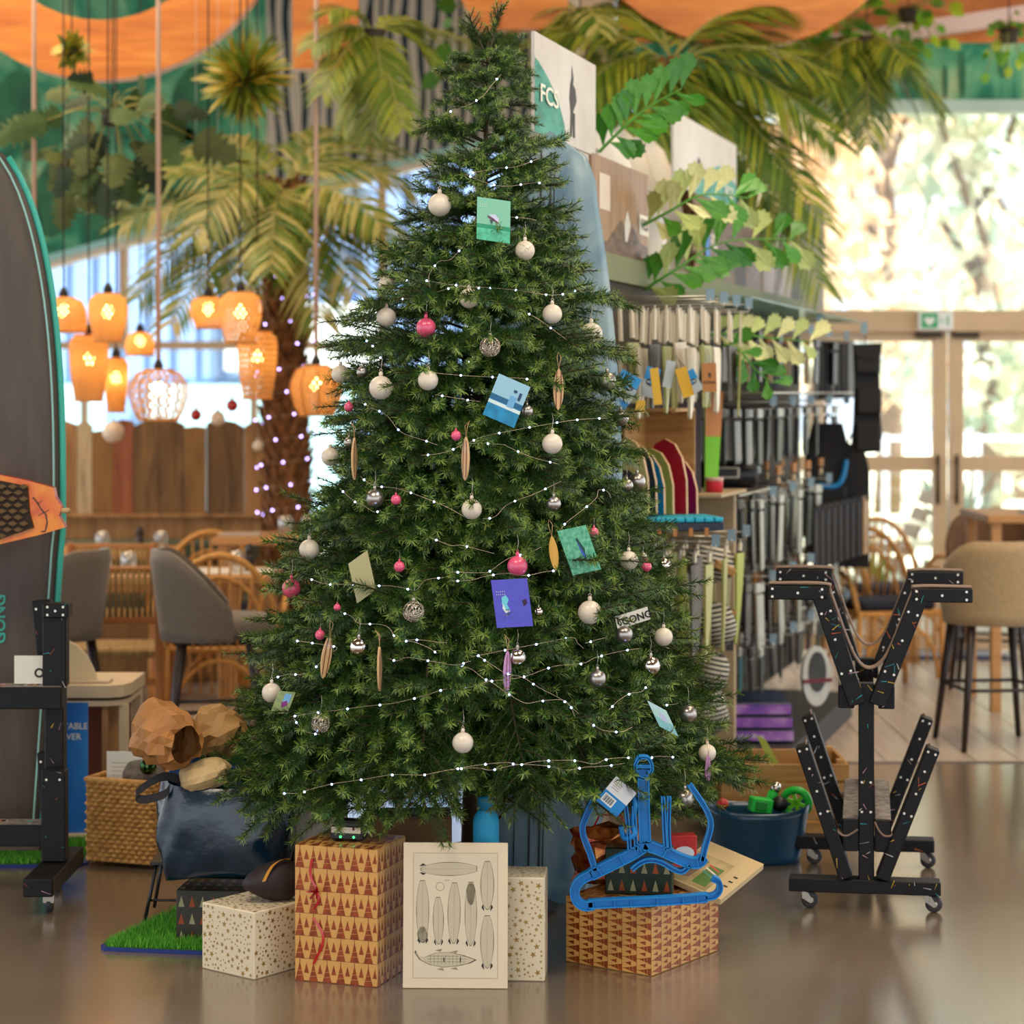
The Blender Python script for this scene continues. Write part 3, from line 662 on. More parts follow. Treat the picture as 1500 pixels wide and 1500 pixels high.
for line in LIGHTS.split('|'):
    px_ = [tuple(map(float, q.split(','))) for q in line.split()]
    pts = [on_tree(x, y, 1.0, .045) for x, y in px_]; sm = smooth_line(pts, 5)
    MB().tube(sm, .0009, wire_m, 4).build('wire', fs)
    acc = 0; want = 0.02
    for a, b in zip(sm, sm[1:]):
        L = (b-a).length
        while acc+L >= want:
            p = a.lerp(b, (want-acc)/L)
            if bulb is None: bulb = MB().ball((0,0,0), 0.0028, led, 8, 6).build('bulb', fs); o = bulb
            else: o = copy_obj(bulb, fs)
            o.location = p+Vector((0,-.003,0)); nbulb += 1
            want += rn.choice((.075,.09,.1))
        acc += L
print('bulbs', nbulb)
# ================================================================ things under and beside the tree
def corner_box(front, left, right, h):
    """frame of a box standing on the floor: front bottom corner, unit vectors to its left and its right corner"""
    u = Vector((left[0]-front[0], left[1]-front[1], 0)); return u.normalized(), u.length
def star(r, cx, cy, a0=0.0):
    return [(cx+(r if i % 2 == 0 else r*.42)*math.cos(a0+PI/2+i*PI/5), cy+(r if i % 2 == 0 else r*.42)*math.sin(a0+PI/2+i*PI/5)) for i in range(10)]
def gift(name, label, fc, ang, wl, wr, h, deco, base, group, z0=0.0):
    """fc: floor point of the corner towards the camera; the left face runs along ang (radians, from -x), the right face square to it"""
    u = Vector((-math.cos(ang), math.sin(ang), 0)); v = Vector((math.sin(ang), math.cos(ang), 0))
    mb = MB(); M = Matrix((u, v, (0,0,1))).transposed().to_4x4()
    mb.box((wl/2, wr/2, h/2), (wl, wr, h), base, M, bev=.003)
    deco(mb, frame(u*wl-v*.0003, -u, (0,0,1)), wl, h, 0)            # left face
    deco(mb, frame(Vector(-u*.0003), v, (0,0,1)), wr, h, 1)         # right face
    deco(mb, frame(u*wl+Vector((0,0,h+.0003)), -u, v), wl, wr, 2)   # top
    return tag(mb.build(name, None, (fc.x, fc.y, z0)), label, 'gift box', group)
gold = mat('gold_star_ink', (160,126,56), .35, metal=.4); starpaper = mat('white_star_paper', (226,210,178), .5, var=.02)
def stars(seed, dens=1.0):
    rn = random.Random(seed)
    def f(mb, M, w_, h_, face):
        n = int(w_*h_*4000*dens); pts = []
        for _ in range(n*6):
            x, y = rn.uniform(.008, w_-.008), rn.uniform(.008, h_-.008); r = rn.choice((.0095,.008,.0065,.0045,.0035))
            if all((x-a)**2+(y-b)**2 > (r+c+.0015)**2 for a, b, c in pts): pts.append((x, y, r))
            if len(pts) >= n: break
        for k, (x, y, r) in enumerate(pts): mb.flat(star(r, x, y, rn.uniform(0,1)), gold, M, 0)
    return f
kraft = mat('gold_kraft_paper', (214,160,84), .35, var=.04, coat=.2); copper = mat('copper_foil', (150,66,26), .3, metal=.35, var=.25, scale=60)
copper2 = mat('dark_copper_line', (96,40,18), .4, metal=.3)
def firs(vertical_faces=(), cell=.029):
    def f(mb, M, w_, h_, face):
        rot = face in vertical_faces
        if rot: M = M @ Matrix(((0,-1,0,w_),(1,0,0,0),(0,0,1,0),(0,0,0,1))); w_, h_ = h_, w_
        rows = max(1, int(h_/(cell*1.5))); rh = h_/rows; cols = max(1, int(w_/cell)); cw = w_/cols
        for j in range(rows):
            y0 = j*rh+.001; mb.flat([(0,y0-.001),(w_,y0-.001),(w_,y0),(0,y0)], copper2, M, .0001)
            for i in range(cols):
                x0 = i*cw
                mb.flat([(x0+cw*.06,y0),(x0+cw*.72,y0),(x0+cw*.39,y0+rh*.86)], copper, M, .0001)            # tall fir
                mb.flat([(x0+cw*.37,y0+rh*.8),(x0+cw*.41,y0+rh*.8),(x0+cw*.41,y0+rh*.97),(x0+cw*.37,y0+rh*.97)], copper2, M, .0001)
                mb.flat([(x0+cw*.70,y0+rh*.36),(x0+cw*1.06 if i < cols-1 else w_,y0+rh*.36),(x0+cw*.88,y0+rh*.8)], copper, M, .0002)  # small fir
                for q in (.25,.5):                                                                              # garland lines
                    a = x0+cw*(.06+.33*q); b = x0+cw*(.72-.33*q)
                    mb.flat([(a,y0+rh*.86*q),(b,y0+rh*.86*q+.002),(b,y0+rh*.86*q+.003),(a,y0+rh*.86*q+.001)], kraft, M, .0003)
    return f
gift('gift_box', 'low gift box in white paper with gold stars, dark pouch on top', F(372,1436), math.radians(39), .206, .2, .184, stars(1), starpaper, 'gifts under the tree')
tall = gift('gift_box', 'tall gift box in gold paper with copper fir trees and a red ribbon', F(552,1447), math.radians(19), .242, .21, .371, firs((), .036), kraft, 'gifts under the tree')
gift('gift_box', 'narrow upright gift box in white paper with gold stars behind the framed print', F(798,1438), math.radians(4), .215, .15, .282, stars(2), starpaper, 'gifts under the tree')
g4 = gift('gift_box', 'wide gift box in gold fir-tree paper with the blue hanger on it', F(954,1431), math.radians(36), .286, .36, .187, firs((0,1), .031), kraft, 'gifts under the tree')
# ribbon on the tall gift (a part of it)
red = mat('red_ribbon', (190,30,34), .25, coat=.4); rb = MB()
u = Vector((-math.cos(math.radians(19)), math.sin(math.radians(19)), 0)); nf = -Vector((math.sin(math.radians(19)), math.cos(math.radians(19)), 0))
def on_face(a, z, o=.004): return u*a+nf*o+Vector((0,0,z))
for pts in ([(.185,.335),(.19,.30),(.184,.275),(.17,.255),(.172,.24)], [(.17,.25),(.165,.225),(.178,.20)], [(.182,.175),(.165,.155),(.152,.13),(.155,.10),(.168,.075),(.18,.05)]):
    q = smooth_line([on_face(a, z) for a, z in pts], 6)
    rb.add([p+Vector((0,0,0)) for p in q]+[p+u*.007+nf*.002 for p in q], [(i, i+1, len(q)+i+1, len(q)+i) for i in range(len(q)-1)], red)
for k in range(6):
    a = k*PI/3; q = [on_face(.172,.246,.006)+ (u*math.cos(a)+Vector((0,0,1))*math.sin(a))*.02*math.sin(t)+nf*.02*math.sin(t/1) for t in (0,.8,1.6,2.4,3.1)]
    rb.add([p for p in q]+[p+u*.005+Vector((0,0,.005)) for p in q], [(i, i+1, len(q)+i+1, len(q)+i) for i in range(4)], mat('ribbon_shine', (214,90,90), .12, metal=.5) if k % 2 else red)
rb.build('ribbon', tall)
# ---- framed print
pr = thing('framed_print', 'white framed print with ink drawings of surfboards, leaning on the gifts', 'print')
A, B, T = F(590,1448), F(743.5,1449), P(594,1240,6.085); A.z = B.z = 0
uu = (B-A); wv = uu.length; uu.normalize(); vv = T-A; hv = .386; vv = (vv-uu*vv.dot(uu)).normalized(); pr.location = A+Vector((0,0,.001))
M = frame((0,0,0), uu, vv); ivory = mat('ivory_mount', (226,208,176), .6); paper = mat('print_paper', (220,206,178), .7, var=.03, scale=6)
MB().box((wv/2, hv/2, -.006), (wv, hv, .012), ivory, M, bev=.001).build('mount', pr)
pp = MB(); i0 = .026; pp.flat(R(i0,i0,wv-i0,hv-i0), mat('mount_groove', (190,170,136), .7), M, .0002); pp.flat(R(i0+.002,i0+.002,wv-i0-.002,hv-i0-.002), paper, M, .0004); pp.build('paper', pr)
ink = mat('ink_black', (40,36,30), .7); wash = mat('ink_wash', (150,138,110), .7, var=.2, scale=40); pale = mat('ink_pale', (198,186,158), .7)
def to_uv(x, y): return ((x-592)/153*wv, (1449-y)/209*hv)
def drawn_board(mb, x0, y0, x1, y1, w_px, tail=True, shade=None):
    """board from nose pixel to tail pixel"""
    a, b = Vector(to_uv(x0,y0)), Vector(to_uv(x1,y1)); d = b-a; L = d.length; t = d/L; n = Vector((-t.y, t.x)); hw = w_px/153*wv/2
    out = [(a+t*L*s+n*hw*math.sin(PI*min(1, .06+s*.9))**.6*(1 if s < 1 else .55)) for s in [i/12 for i in range(13)]]
    oth = [(a+t*L*s-n*hw*math.sin(PI*min(1, .06+s*.9))**.6*(1 if s < 1 else .55)) for s in [i/12 for i in range(13)]]
    ring = out+oth[::-1]; c = (a+b)/2
    mb.flat([tuple(p) for p in ring], ink, M, .0006)
    mb.flat([tuple(c+(p-c)*(1-.0016/max((p-c).length, .004))) for p in ring], shade or pale, M, .0008)
    mb.flat([tuple(a+n*.0003), tuple(b+n*.0003), tuple(b-n*.0003), tuple(a-n*.0003)], wash, M, .001)
    if tail:
        for s in (-1, 1):
            e = b-t*L*.02+n*s*hw*.45; mb.flat([tuple(e), tuple(e-t*.012+n*s*.003), tuple(e-t*.004+n*s*hw*.4), tuple(e+t*.006)], ink, M, .0011)
dr = MB()
for args in ((700,1277,617,1278,20), (620,1294,621,1384,19,True,None), (643,1318,644,1386,16), (667,1297,666,1385,19), (691,1296,691,1388,18), (715,1266,715,1336,20), (715,1344,715,1420,20)): drawn_board(dr, *args)
for q in (drawn_board(dr, 691,1297,691,1330,14,False,wash), drawn_board(dr, 620,1360,621,1384,15,False,wash)): pass
ring_c = to_uv(646,1303); dr.flat(ellipse(.0118,.0118,20,*ring_c), wash, M, .0006); dr.flat(ellipse(.0102,.0102,20,*ring_c), paper, M, .0008)
for dx in (6, 10): p = to_uv(646+dx,1295); dr.flat([(p[0],p[1]),(p[0]+.006,p[1]+.004),(p[0]+.006,p[1]+.002)], ink, M, .0008)
# scaly fish-lizard board at the bottom of the sheet
body = [to_uv(x, y) for x, y in ((610,1394),(614,1403),(624,1404),(640,1398),(660,1397),(680,1401),(700,1408),(690,1413),(672,1417),(650,1419),(630,1415),(616,1408),(609,1398))]
dr.flat(body[::-1], ink, M, .0006); cb = Vector((sum(p[0] for p in body)/13, sum(p[1] for p in body)/13)); dr.flat([tuple(cb+(Vector(p)-cb)*.95) for p in body][::-1], pale, M, .0008)
for k in range(9): a, b = to_uv(632+k*5.5,1401), to_uv(632+k*5.5,1415); dr.flat([(a[0],b[1]),(a[0]+.0006,b[1]),(a[0]+.0006,a[1]),(a[0],a[1])], ink, M, .001)
for k in range(3): a, b = to_uv(628,1403+k*4), to_uv(684,1403+k*4); dr.flat([(a[0],a[1]),(b[0],a[1]),(b[0],a[1]+.0006),(a[0],a[1]+.0006)], ink, M, .001)
for (x, y, s) in ((645,1395,-1),(668,1397,-1),(648,1421,1),(668,1420,1)): a = to_uv(x,y); dr.flat([(a[0]-.012,a[1]-s*.001),(a[0]+.004,a[1]+s*.003),(a[0]+.008,a[1]-s*.005)][::(1 if s > 0 else -1)], wash, M, .0009)
for x in (652, 676): a = to_uv(x,1408); dr.flat(R(a[0]-.0015,a[1]-.006,a[0]+.0015,a[1]+.006), ink, M, .0012)
dr.build('ink_drawings', pr)
# ---- bottle on the narrow star box
bo = thing('water_bottle', 'matt blue water bottle standing behind the framed print', 'bottle', (P(712,1281,6.2).x, 6.215, .2835))
bl = mat('bottle_blue', (22,150,196), .55, var=.04); r_ = .036
MB().lathe([(.001,0),(r_*.92,0),(r_,.006),(r_,.135),(r_*.93,.15),(r_*.68,.163),(.0225,.168)], bl, 28).build('body', bo)
MB().lathe([(.0215,.168),(.0215,.173),(.024,.174),(.024,.198),(.022,.203),(.001,.204)], mat('bottle_cap_blue', (16,120,164), .5), 24).build('cap', bo)
# ---- gadget on the tall gift
ga = thing('camera_gadget', 'small black and cream gadget with two green lights on the tall gift', 'gadget', (P(512,1238,6.2).x, 6.2, .3725), math.radians(-14))
blk = mat('black_plastic', (22,20,20), .4); MB().box((0,0,.018), (.092,.06,.034), blk, bev=.006).box((0,0,.045), (.078,.055,.02), blk, bev=.006).build('body', ga)
MB().box((0,-.0305,.0305), (.084,.004,.016), mat('cream_plastic', (214,206,184), .5), bev=.001).build('front_panel', ga)
for x in (-.016,.022): MB().box((x,-.033,.035), (.006,.003,.008), mat('maroon_plastic', (90,24,40), .5)).build('button', ga); MB().ball((x,-.031,.012), .0036, mat('green_led', (60,230,110), .3, emit=3), 8, 6).build('light', ga)
# ---- dark pouch on the star box
po = thing('dark_pouch', 'dark rounded pouch with a yellow strap on the low star box', 'pouch', (P(398,1330,6.28).x, 6.29, .186), .3)
b = MB(); rn = random.Random(2); n, k = 18, 9; vs = []
for j in range(k+1):
    for i in range(n):
        a = 2*PI*i/n; t = PI*j/k; s = 1+.06*math.sin(3*a+2*t)
        x = .085*math.sin(t)*math.cos(a)*s; y = .055*math.sin(t)*math.sin(a)*s; zz = .052-.052*math.cos(PI-t)*(1 if t > PI/2 else .98)+.018*x/.085
        vs.append((x, y, max(.0, .052+.054*math.cos(t)+.25*x*math.cos(t))))
b.add(vs, [(j*n+i, j*n+(i+1) % n, (j+1)*n+(i+1) % n, (j+1)*n+i) for j in range(k) for i in range(n)], mat('dark_maroon_cloth', (40,26,28), .6, var=.2, scale=30), True); b.build('body', po)
b = MB(); q = [(-.035,-.05,.06),(-.02,-.042,.085),(.0,-.028,.103),(.03,-.015,.112),(.045,-.01,.108)]; q = smooth_line(q, 4)
b.add([Vector(p)+Vector((-.004,-.004,.003)) for p in q]+[Vector(p)+Vector((.005,-.01,.006)) for p in q], [(i, i+1, len(q)+i+1, len(q)+i) for i in range(len(q)-1)], mat('yellow_webbing', (190,130,30), .6)); b.build('strap', po)
# ---- cartons behind the gifts
def carton(label, x0, x1, Y, ztop, m, dp=.18, rz=0.05):
    a, b_ = P(x0,0,Y), P(x1,0,Y); c = thing('carton', label, 'box', ((a.x+b_.x)/2, Y+dp/2, 0), rz); w_ = b_.x-a.x
    MB().box((0,0,ztop/2), (w_,dp,ztop), m, bev=.003).build('body', c)
    MB().box((0,0,ztop+.001), (w_*.999,.05,.0015), mat('parcel_tape', (180,150,110), .3)).build('tape', c)
    for s in (-1,1): MB().box((0,s*dp*.25,ztop+.002), (w_*.99,dp*.46,.003), m).build('flap', c)
carton('white carton standing under the tree behind the tall gift', 428, 505, 6.62, .40, mat('white_carton', (214,206,190), .6, var=.04))
carton('plain brown carton standing under the tree beside the stand', 538, 660, 6.46, .38, mat('brown_carton', (128,94,58), .8, var=.06), .16)
# ---- blue surfboard behind the tree
def board_mesh(outline_half, L, th, m, mr, rocker=.03):
    """surfboard standing along +z, width along x; outline_half(t) half width"""
    mb = MB(); n = 30; k = 10; vs = []
    for i in range(n+1):
        t = i/n; hw = max(outline_half(t), .002); e = min(1, 6*t, 6*(1-t))**.5
        for j in range(k):
            a = 2*PI*j/k; vs.append((hw*math.copysign(abs(math.cos(a))**.6, math.cos(a)), th/2*e*math.copysign(abs(math.sin(a))**.8, math.sin(a))+rocker*(2*t-1)**2, L*t))
    mb.add(vs, [(i*k+j, i*k+(j+1) % k, (i+1)*k+(j+1) % k, (i+1)*k+j) for i in range(n) for j in range(k)]+[tuple(range(k))[::-1], tuple(n*k+j for j in range(k))], m, True)
    return mb
bs = thing('longboard', 'tall mottled blue-grey longboard standing behind the tree', 'surfboard', F(786,1326))
bs.location.z = .001; top = P(806,190,7.42); d = top-bs.location; bs.rotation_euler = d.to_track_quat('Z','Y').to_euler(); bs.rotation_euler.z = 0; bs.rotation_euler = (-math.atan2(d.y, d.z), math.atan2(d.x, d.z), 0)
def oh(t): return .255*(math.sin(PI*min(1,(t*.82+.13)))**.5 if t < .9 else math.sin(PI*(.9*.82+.13))**.5*(max(0, 1-((t-.9)/.1)**2.2))**.55)
bm_ = noise_ramp('mottled_blue_board', [(66,104,132),(120,148,158),(160,176,172)], 3.2, .35, stretch=(2.2,1,.9), distort=.4)
board_mesh(oh, d.length, .06, bm_, None, .02).build('board_body', bs)
for xo, wd_ in ((-.075,.004),(-.028,.006),(.004,.006),(.016,.004)):
    b = MB(); n = 20; zs = [d.length*(.03+.94*i/n) for i in range(n+1)]
    ys = [-.0312*(min(1, 6*z_/d.length, 6*(1-z_/d.length))**.5)+.02*(2*z_/d.length-1)**2-.001 for z_ in zs]
    b.add([(xo-wd_/2, y_, z_) for y_, z_ in zip(ys, zs)]+[(xo+wd_/2, y_, z_) for y_, z_ in zip(ys, zs)], [(i, n+1+i, n+2+i, i+1) for i in range(n)], mat('pinstripe_black', (18,20,26), .4)); b.build('pinstripe', bs)
# ---- blue hanger standing on the wide gift
hb = mat('hanger_blue', (18,130,204), .4, var=.03); hg = thing('wetsuit_hanger', 'bright blue plastic wetsuit hanger standing on the wide gift box', 'hanger', P(950,1331,6.17))
hg.location.z = .1885
def hp(x, y): p = P(x, y, 6.17); return Vector((p.x-hg.location.x, 0, p.z-hg.location.z+.002))
def ribbon(name, pts, wpx, depth=.03, parent=hg, m=hb, sm=4, ribs=0):
    q = smooth_line([hp(*p) for p in pts], sm); w_ = wpx/FPX*6.17; b = MB(); L_, R_ = [], []
    for i, p in enumerate(q):
        t = (q[min(i+1,len(q)-1)]-q[max(i-1,0)]).normalized(); nn = Vector((-t.z, 0, t.x)); L_.append(p+nn*w_/2); R_.append(p-nn*w_/2)
    n = len(q); D = Vector((0,depth/2,0)); e = .003
    # U-section: two flanges and a recessed web
    for S_ in (L_, R_):
        s = 1 if S_ is L_ else -1
        ins = [p+(q[i]-p).normalized()*e for i, p in enumerate(S_)]
        vs = [p-D for p in S_]+[p-D for p in ins]+[p+D for p in S_]+[p+D for p in ins]
        b.add(vs, [(i,i+1,n+i+1,n+i) for i in range(n-1)]+[(2*n+i,3*n+i,3*n+i+1,2*n+i+1) for i in range(n-1)]+[(i,2*n+i,2*n+i+1,i+1) for i in range(n-1)]+[(n+i,n+i+1,3*n+i+1,3*n+i) for i in range(n-1)]+[(0,n,3*n,2*n),(n-1,3*n-1,4*n-1,2*n-1)], m)
    w1 = Vector((0,-.003,0))
    b.add([p-w1*0+Vector((0,-.002,0)) for p in L_]+[p+Vector((0,-.002,0)) for p in R_]+[p+Vector((0,.002,0)) for p in L_]+[p+Vector((0,.002,0)) for p in R_], [(i,n+i,n+i+1,i+1) for i in range(n-1)]+[(2*n+i,2*n+i+1,3*n+i+1,3*n+i) for i in range(n-1)], m)
    for k in range(ribs):
        i = int((k+.5)/ribs*(n-1)); t = (q[i+1]-q[i]).normalized(); b.bar(L_[i], R_[i], depth*.9, .0025, m, up=t)
    return b.build(name, parent)
ribbon('stem', [(942,1128),(942.5,1160),(943.5,1200),(945,1236)], 17)
ring = [(936,1110),(948,1110),(954,1119),(954,1130),(947,1140),(938,1140),(931,1130),(931,1119),(936,1110)]; ribbon('eyelet', ring, 5, sm=2); ribbon('eyelet_bar', [(933,1123),(952,1123)], 4, sm=2)
ribbon('shoulder_arm', [(946,1238),(925,1252),(895,1267),(865,1282)], 17, ribs=3); ribbon('shoulder_arm', [(944,1238),(968,1246),(992,1257),(1012,1264),(1024,1263),(1030,1256)], 16, ribs=2)
ribbon('loop_end', [(866,1281),(850,1290),(842,1303),(844,1318),(855,1327),(870,1326)], 14); ribbon('bottom_bar', [(862,1325),(900,1323),(950,1321),(1000,1318),(1036,1315)], 13, ribs=6)
ribbon('end_hook', [(1034,1315),(1047,1312),(1054,1303),(1052,1292),(1043,1287)], 9); ribbon('inner_arc', [(925,1274),(938,1264),(952,1260),(968,1263),(985,1273),(999,1277),(1010,1268)], 7)
ribbon('side_hook', [(872,1276),(864,1250),(853,1217),(860,1192),(877,1157)], 9); ribbon('side_hook', [(1028,1262),(1033,1240),(1041,1210),(1036,1190),(1024,1170),(1010,1150)], 8)
for x0, x1 in ((915,920),(928,930),(971,973),(980,979)): ribbon('prong', [(x0,1168 if x0 not in (928,) else 1180),(x1,1215),(x1+2,1246)], 6)
tg = thing('hanger_label', 'white and blue paper label with a barcode on the plastic hanger', 'label', P(903,1167,6.14))
M = frame((0,0,0), P(930,1158,6.14)-P(900,1133,6.14), P(900,1133,6.14)-P(877,1172,6.14)); lw, lh = .073, .086
MB().box((0,0,0), (lw,lh,.001), mat('label_white', (226,230,234), .5), M).build('sheet', tg)
q = MB(); q.flat(R(-lw/2,-lh/2,lw/2,-lh*.02), hb, M, .0007); q.flat(R(-.03,-.034,.008,-.008), mat('label_white', (226,230,234)), M, .0009)
for k in range(9): q.flat(R(-.026+k*.0035,-.03,-.0245+k*.0035+.001*(k % 2),-.012), ink, M, .0011)
for k in range(4): q.flat(R(-.028,.012+k*.006,-.004,.0135+k*.006), wash, M, .0009)
q.build('label_print', tg)
b = MB()
for k in range(3): b.tube(smooth_line([P(925+3*k,1160+6*k,6.17), P(931,1180,6.16), P(927,1200+4*k,6.17), P(930,1222,6.16), P(915,1228,6.17), P(910,1210,6.16)], 4), .008, hb, 8)
tag(b.build('coiled_leash'), 'bright blue coiled strap hanging between the hanger prongs', 'strap')
# ---- things on the wide gift behind the hanger
fg = mat('dark_green_foil', (26,44,28), .3, metal=.3, var=.3, scale=20); gf = mat('pale_fir_print', (150,150,110), .5)
def dark_firs(mb, M, w_, h_, face):
    k = max(1, int(w_/.03))
    for j in range(max(1, int(h_/.05))):
        for i in range(k): x = (i+.5)*w_/k; y = .01+j*.05; mb.flat([(x-.009,y),(x+.009,y),(x,y+.032)], copper if (i+j) % 2 else gf, M, .0002)
gift('gift_box', 'small dark green gift box with pale fir trees behind the hanger', P(985,1330,6.33), math.radians(8), .19, .07, .13, dark_firs, fg, 'gifts under the tree', .188)
rf = thing('red_foil_bag', 'crumpled red and gold foil gift bag behind the hanger', 'gift bag', (P(893,1300,6.5).x, 6.52, .189)); rn = random.Random(4); b = MB(); n, k = 16, 8
b.add([(.105*math.cos(2*PI*i/n)*rn.uniform(.9,1.08)*(1+.05*j/k), .05*math.sin(2*PI*i/n)*rn.uniform(.85,1.1), +.155*j/k+(rn.uniform(-.012,.012) if j else 0)) for j in range(k+1) for i in range(n)], [(j*n+i, j*n+(i+1) % n, (j+1)*n+(i+1) % n, (j+1)*n+i) for j in range(k) for i in range(n)], mat('red_gold_foil', (120,26,20), .2, metal=.6, rgb2=(190,120,50), scale=40)); b.build('bag_body', rf)
b = MB(); b.tube([(-.05,-.04,.155),(-.03,-.05,.2),(.03,-.05,.2),(.05,-.04,.155)], .003, red, 6); b.build('cord_handle', rf)
rbx = thing('red_box', 'small red and white printed box behind the hanger arm', 'box', (P(1003,1300,6.42).x, 6.5, .188), .1)
MB().box((0,0,.07), (.075,.05,.14), mat('box_red', (196,34,30), .4), bev=.002).build('carton', rbx); q = MB(); M = frame((0,-.0254,.07), (1,0,0), (0,0,1)); q.flat(ellipse(.03,.02,14,0,.02), mat('label_white',(226,230,234)), M, .0004); q.flat(R(-.03,-.05,.03,-.03), mat('label_white',(226,230,234)), M, .0004); q.build('label_print', rbx)
bk = thing('picture_book', 'thick landscape picture book lying tilted beside the wide gift', 'book'); A, B, D = P(1056,1318,6.33), P(1119,1266,6.53), P(1049,1223,6.66)
x_ = (B-A); y_ = (D-B); lx = x_.length; x_.normalize(); y_ = (y_-x_*y_.dot(x_)); ly = y_.length; y_.normalize(); M = frame(A, x_, y_); bk.location = A; M.translation = (0,0,0)
cov = noise_ramp('book_cover_photo', [(60,96,34),(150,130,80),(196,170,120)], 9, .35, stretch=(1,1,1)); MB().box((lx/2, ly/2, -.009), (lx, ly, .018), mat('book_pages', (206,184,140), .8), M, bev=.001).build('pages', bk)
q = MB(); q.flat(R(0,0,lx,ly), mat('book_sand', (196,168,120), .4), M, .0004); q.flat(R(lx*.02,ly*.3,lx*.72,ly*.98), cov, M, .0008); q.flat(R(lx*.1,ly*.36,lx*.55,ly*.6), mat('book_green', (66,110,36), .4), M, .0012); q.flat([(lx*.15,ly*.7),(lx*.6,ly*.66),(lx*.5,ly*.95),(lx*.1,ly*.97)], mat('book_grey_hill', (110,92,74), .4), M, .001)
for k in range(4): q.flat(R(lx*.14+k*.03,ly*.1,lx*.14+k*.03+.008,ly*.17), ink, M, .001)
for k in range(3): q.flat([(lx*.3+k*.02,ly*.4),(lx*.33+k*.02,ly*.4),(lx*.40+k*.02,ly*.62),(lx*.37+k*.02,ly*.62)], [mat('book_teal',(60,140,130),.4), mat('book_white',(226,216,196),.4), mat('book_red',(196,70,50),.4)][k], M, .0014)
q.build('cover', bk)
# ---- grass mats
turf_blue = mat('mat_blue_edge', (24,48,120), .7); tm = mat('turf_base', (40,92,20), .9); bl1 = mat('turf_blade', (66,150,30), .7); bl2 = mat('turf_blade_light', (110,186,50), .7)
def turf(name, label, poly, n, sd):
    rn = random.Random(sd); t = thing(name, label, 'mat')
    c = Vector((sum(p[0] for p in poly)/len(poly), sum(p[1] for p in poly)/len(poly)))
    MB().prism(poly, .01, turf_blue, Matrix.Translation((0,0,.0055))).build('edge', t)
    ins = [tuple(c+(Vector(p)-c)*.965) for p in poly]; MB().prism(ins, .012, tm, Matrix.Translation((0,0,.0065))).build('backing', t)
    b = MB(); xs = [p[0] for p in ins]; ys = [p[1] for p in ins]; k = 0
    def inside(x, y):
        r = False
        for (x0, y0), (x1, y1) in zip(ins, ins[1:]+ins[:1]):
            if (y0 > y) != (y1 > y) and x < (x1-x0)*(y-y0)/(y1-y0)+x0: r = not r
        return r
    while k < n:
        x, y = rn.uniform(min(xs), max(xs)), rn.uniform(min(ys), max(ys)); k += 1
        if not inside(x, y): continue
        a = rn.uniform(0, 6.28); h = rn.uniform(.014,.026); dx, dy = rn.uniform(-.01,.01), rn.uniform(-.01,.01); w_ = .0018
        b.add([(x-w_*math.cos(a), y-w_*math.sin(a), .012), (x+w_*math.cos(a), y+w_*math.sin(a), .012), (x+dx, y+dy, .012+h)], [(0,1,2)], bl1 if rn.random() < .6 else bl2)
    o = b.build('turf_blades', t); o['kind'] = 'stuff'
turf('turf_mat', 'green artificial turf mat with a blue edge beside the star box', [(-1.185,6.49),(-1.17,6.46),(-.86,6.41),(-.6,6.44),(-.6,6.98),(-1.02,6.98)], 16000, 1)
turf('turf_mat', 'green artificial turf mat with a blue edge under the black rack', [(-2.6,7.54),(-1.46,7.6),(-1.44,7.64),(-1.5,8.2),(-2.6,8.2)], 16000, 2)
# ---- tarpaulin bag on the dark gift box
gift('gift_box', 'dark fir-tree patterned gift box under the teal bag', F(352,1386), math.radians(6), .19, .16, .16, dark_firs, mat('dark_olive_paper', (44,40,22), .45, var=.2, scale=20), 'gifts under the tree', .0)
sd_ = thing('folding_stand', 'low black folding stand with thin legs behind the teal bag', 'stand', (-1.0, 6.86, .014))
for x in (-.09,.12):
    for y in (-.08,.08): MB().tube([(x*1.15,y*1.15,0),(x*.8,y*.8,.165)], .006, blk, 6).build('leg', sd_)
MB().box((.01,0,.17), (.2,.16,.008), blk).build('plate', sd_); MB().tube([(-.096,-.08,.06),(.13,-.08,.06)], .004, blk, 6).build('crossbar', sd_)
tb = thing('tarpaulin_bag', 'dark teal tarpaulin bag stuffed with paper and cloth beside the tree', 'bag', (P(333,1300,6.6).x, 6.62, .186)); rn = random.Random(8)
tarp = mat('teal_tarpaulin', (7,36,54), .25, var=.3, scale=9, bump=1.0, coat=.4); b = MB(); n, k = 40, 14; vs = []
for j in range(k+1):
    t = j/k; w_ = .178+.012*math.sin(PI*t)+.012*t; dp = .13+.02*math.sin(PI*t)
    for i in range(n):
        a = 2*PI*i/n; c_, s_ = math.cos(a), math.sin(a); e = .45
        wob = 1+.025*math.sin(5*a+6*t)+.02*math.sin(9*a-11*t)
        vs.append((w_*math.copysign(abs(c_)**e, c_)*wob, dp*math.copysign(abs(s_)**e, s_)*wob, .285*t-(.012*math.sin(3*a) if j == k else 0)+(.02*(1-abs(c_)) if j == 0 else 0)))
b.add(vs, [(j*n+i, j*n+(i+1) % n, (j+1)*n+(i+1) % n, (j+1)*n+i) for j in range(k) for i in range(n)]+[tuple(range(n))[::-1]], tarp, True); b.build('body', tb)
b = MB(); q = smooth_line([(-.11,-.1,.29),(-.17,-.13,.31),(-.235,-.15,.275),(-.245,-.15,.255),(-.22,-.15,.248),(-.165,-.148,.262),(-.15,-.14,.28)], 6)
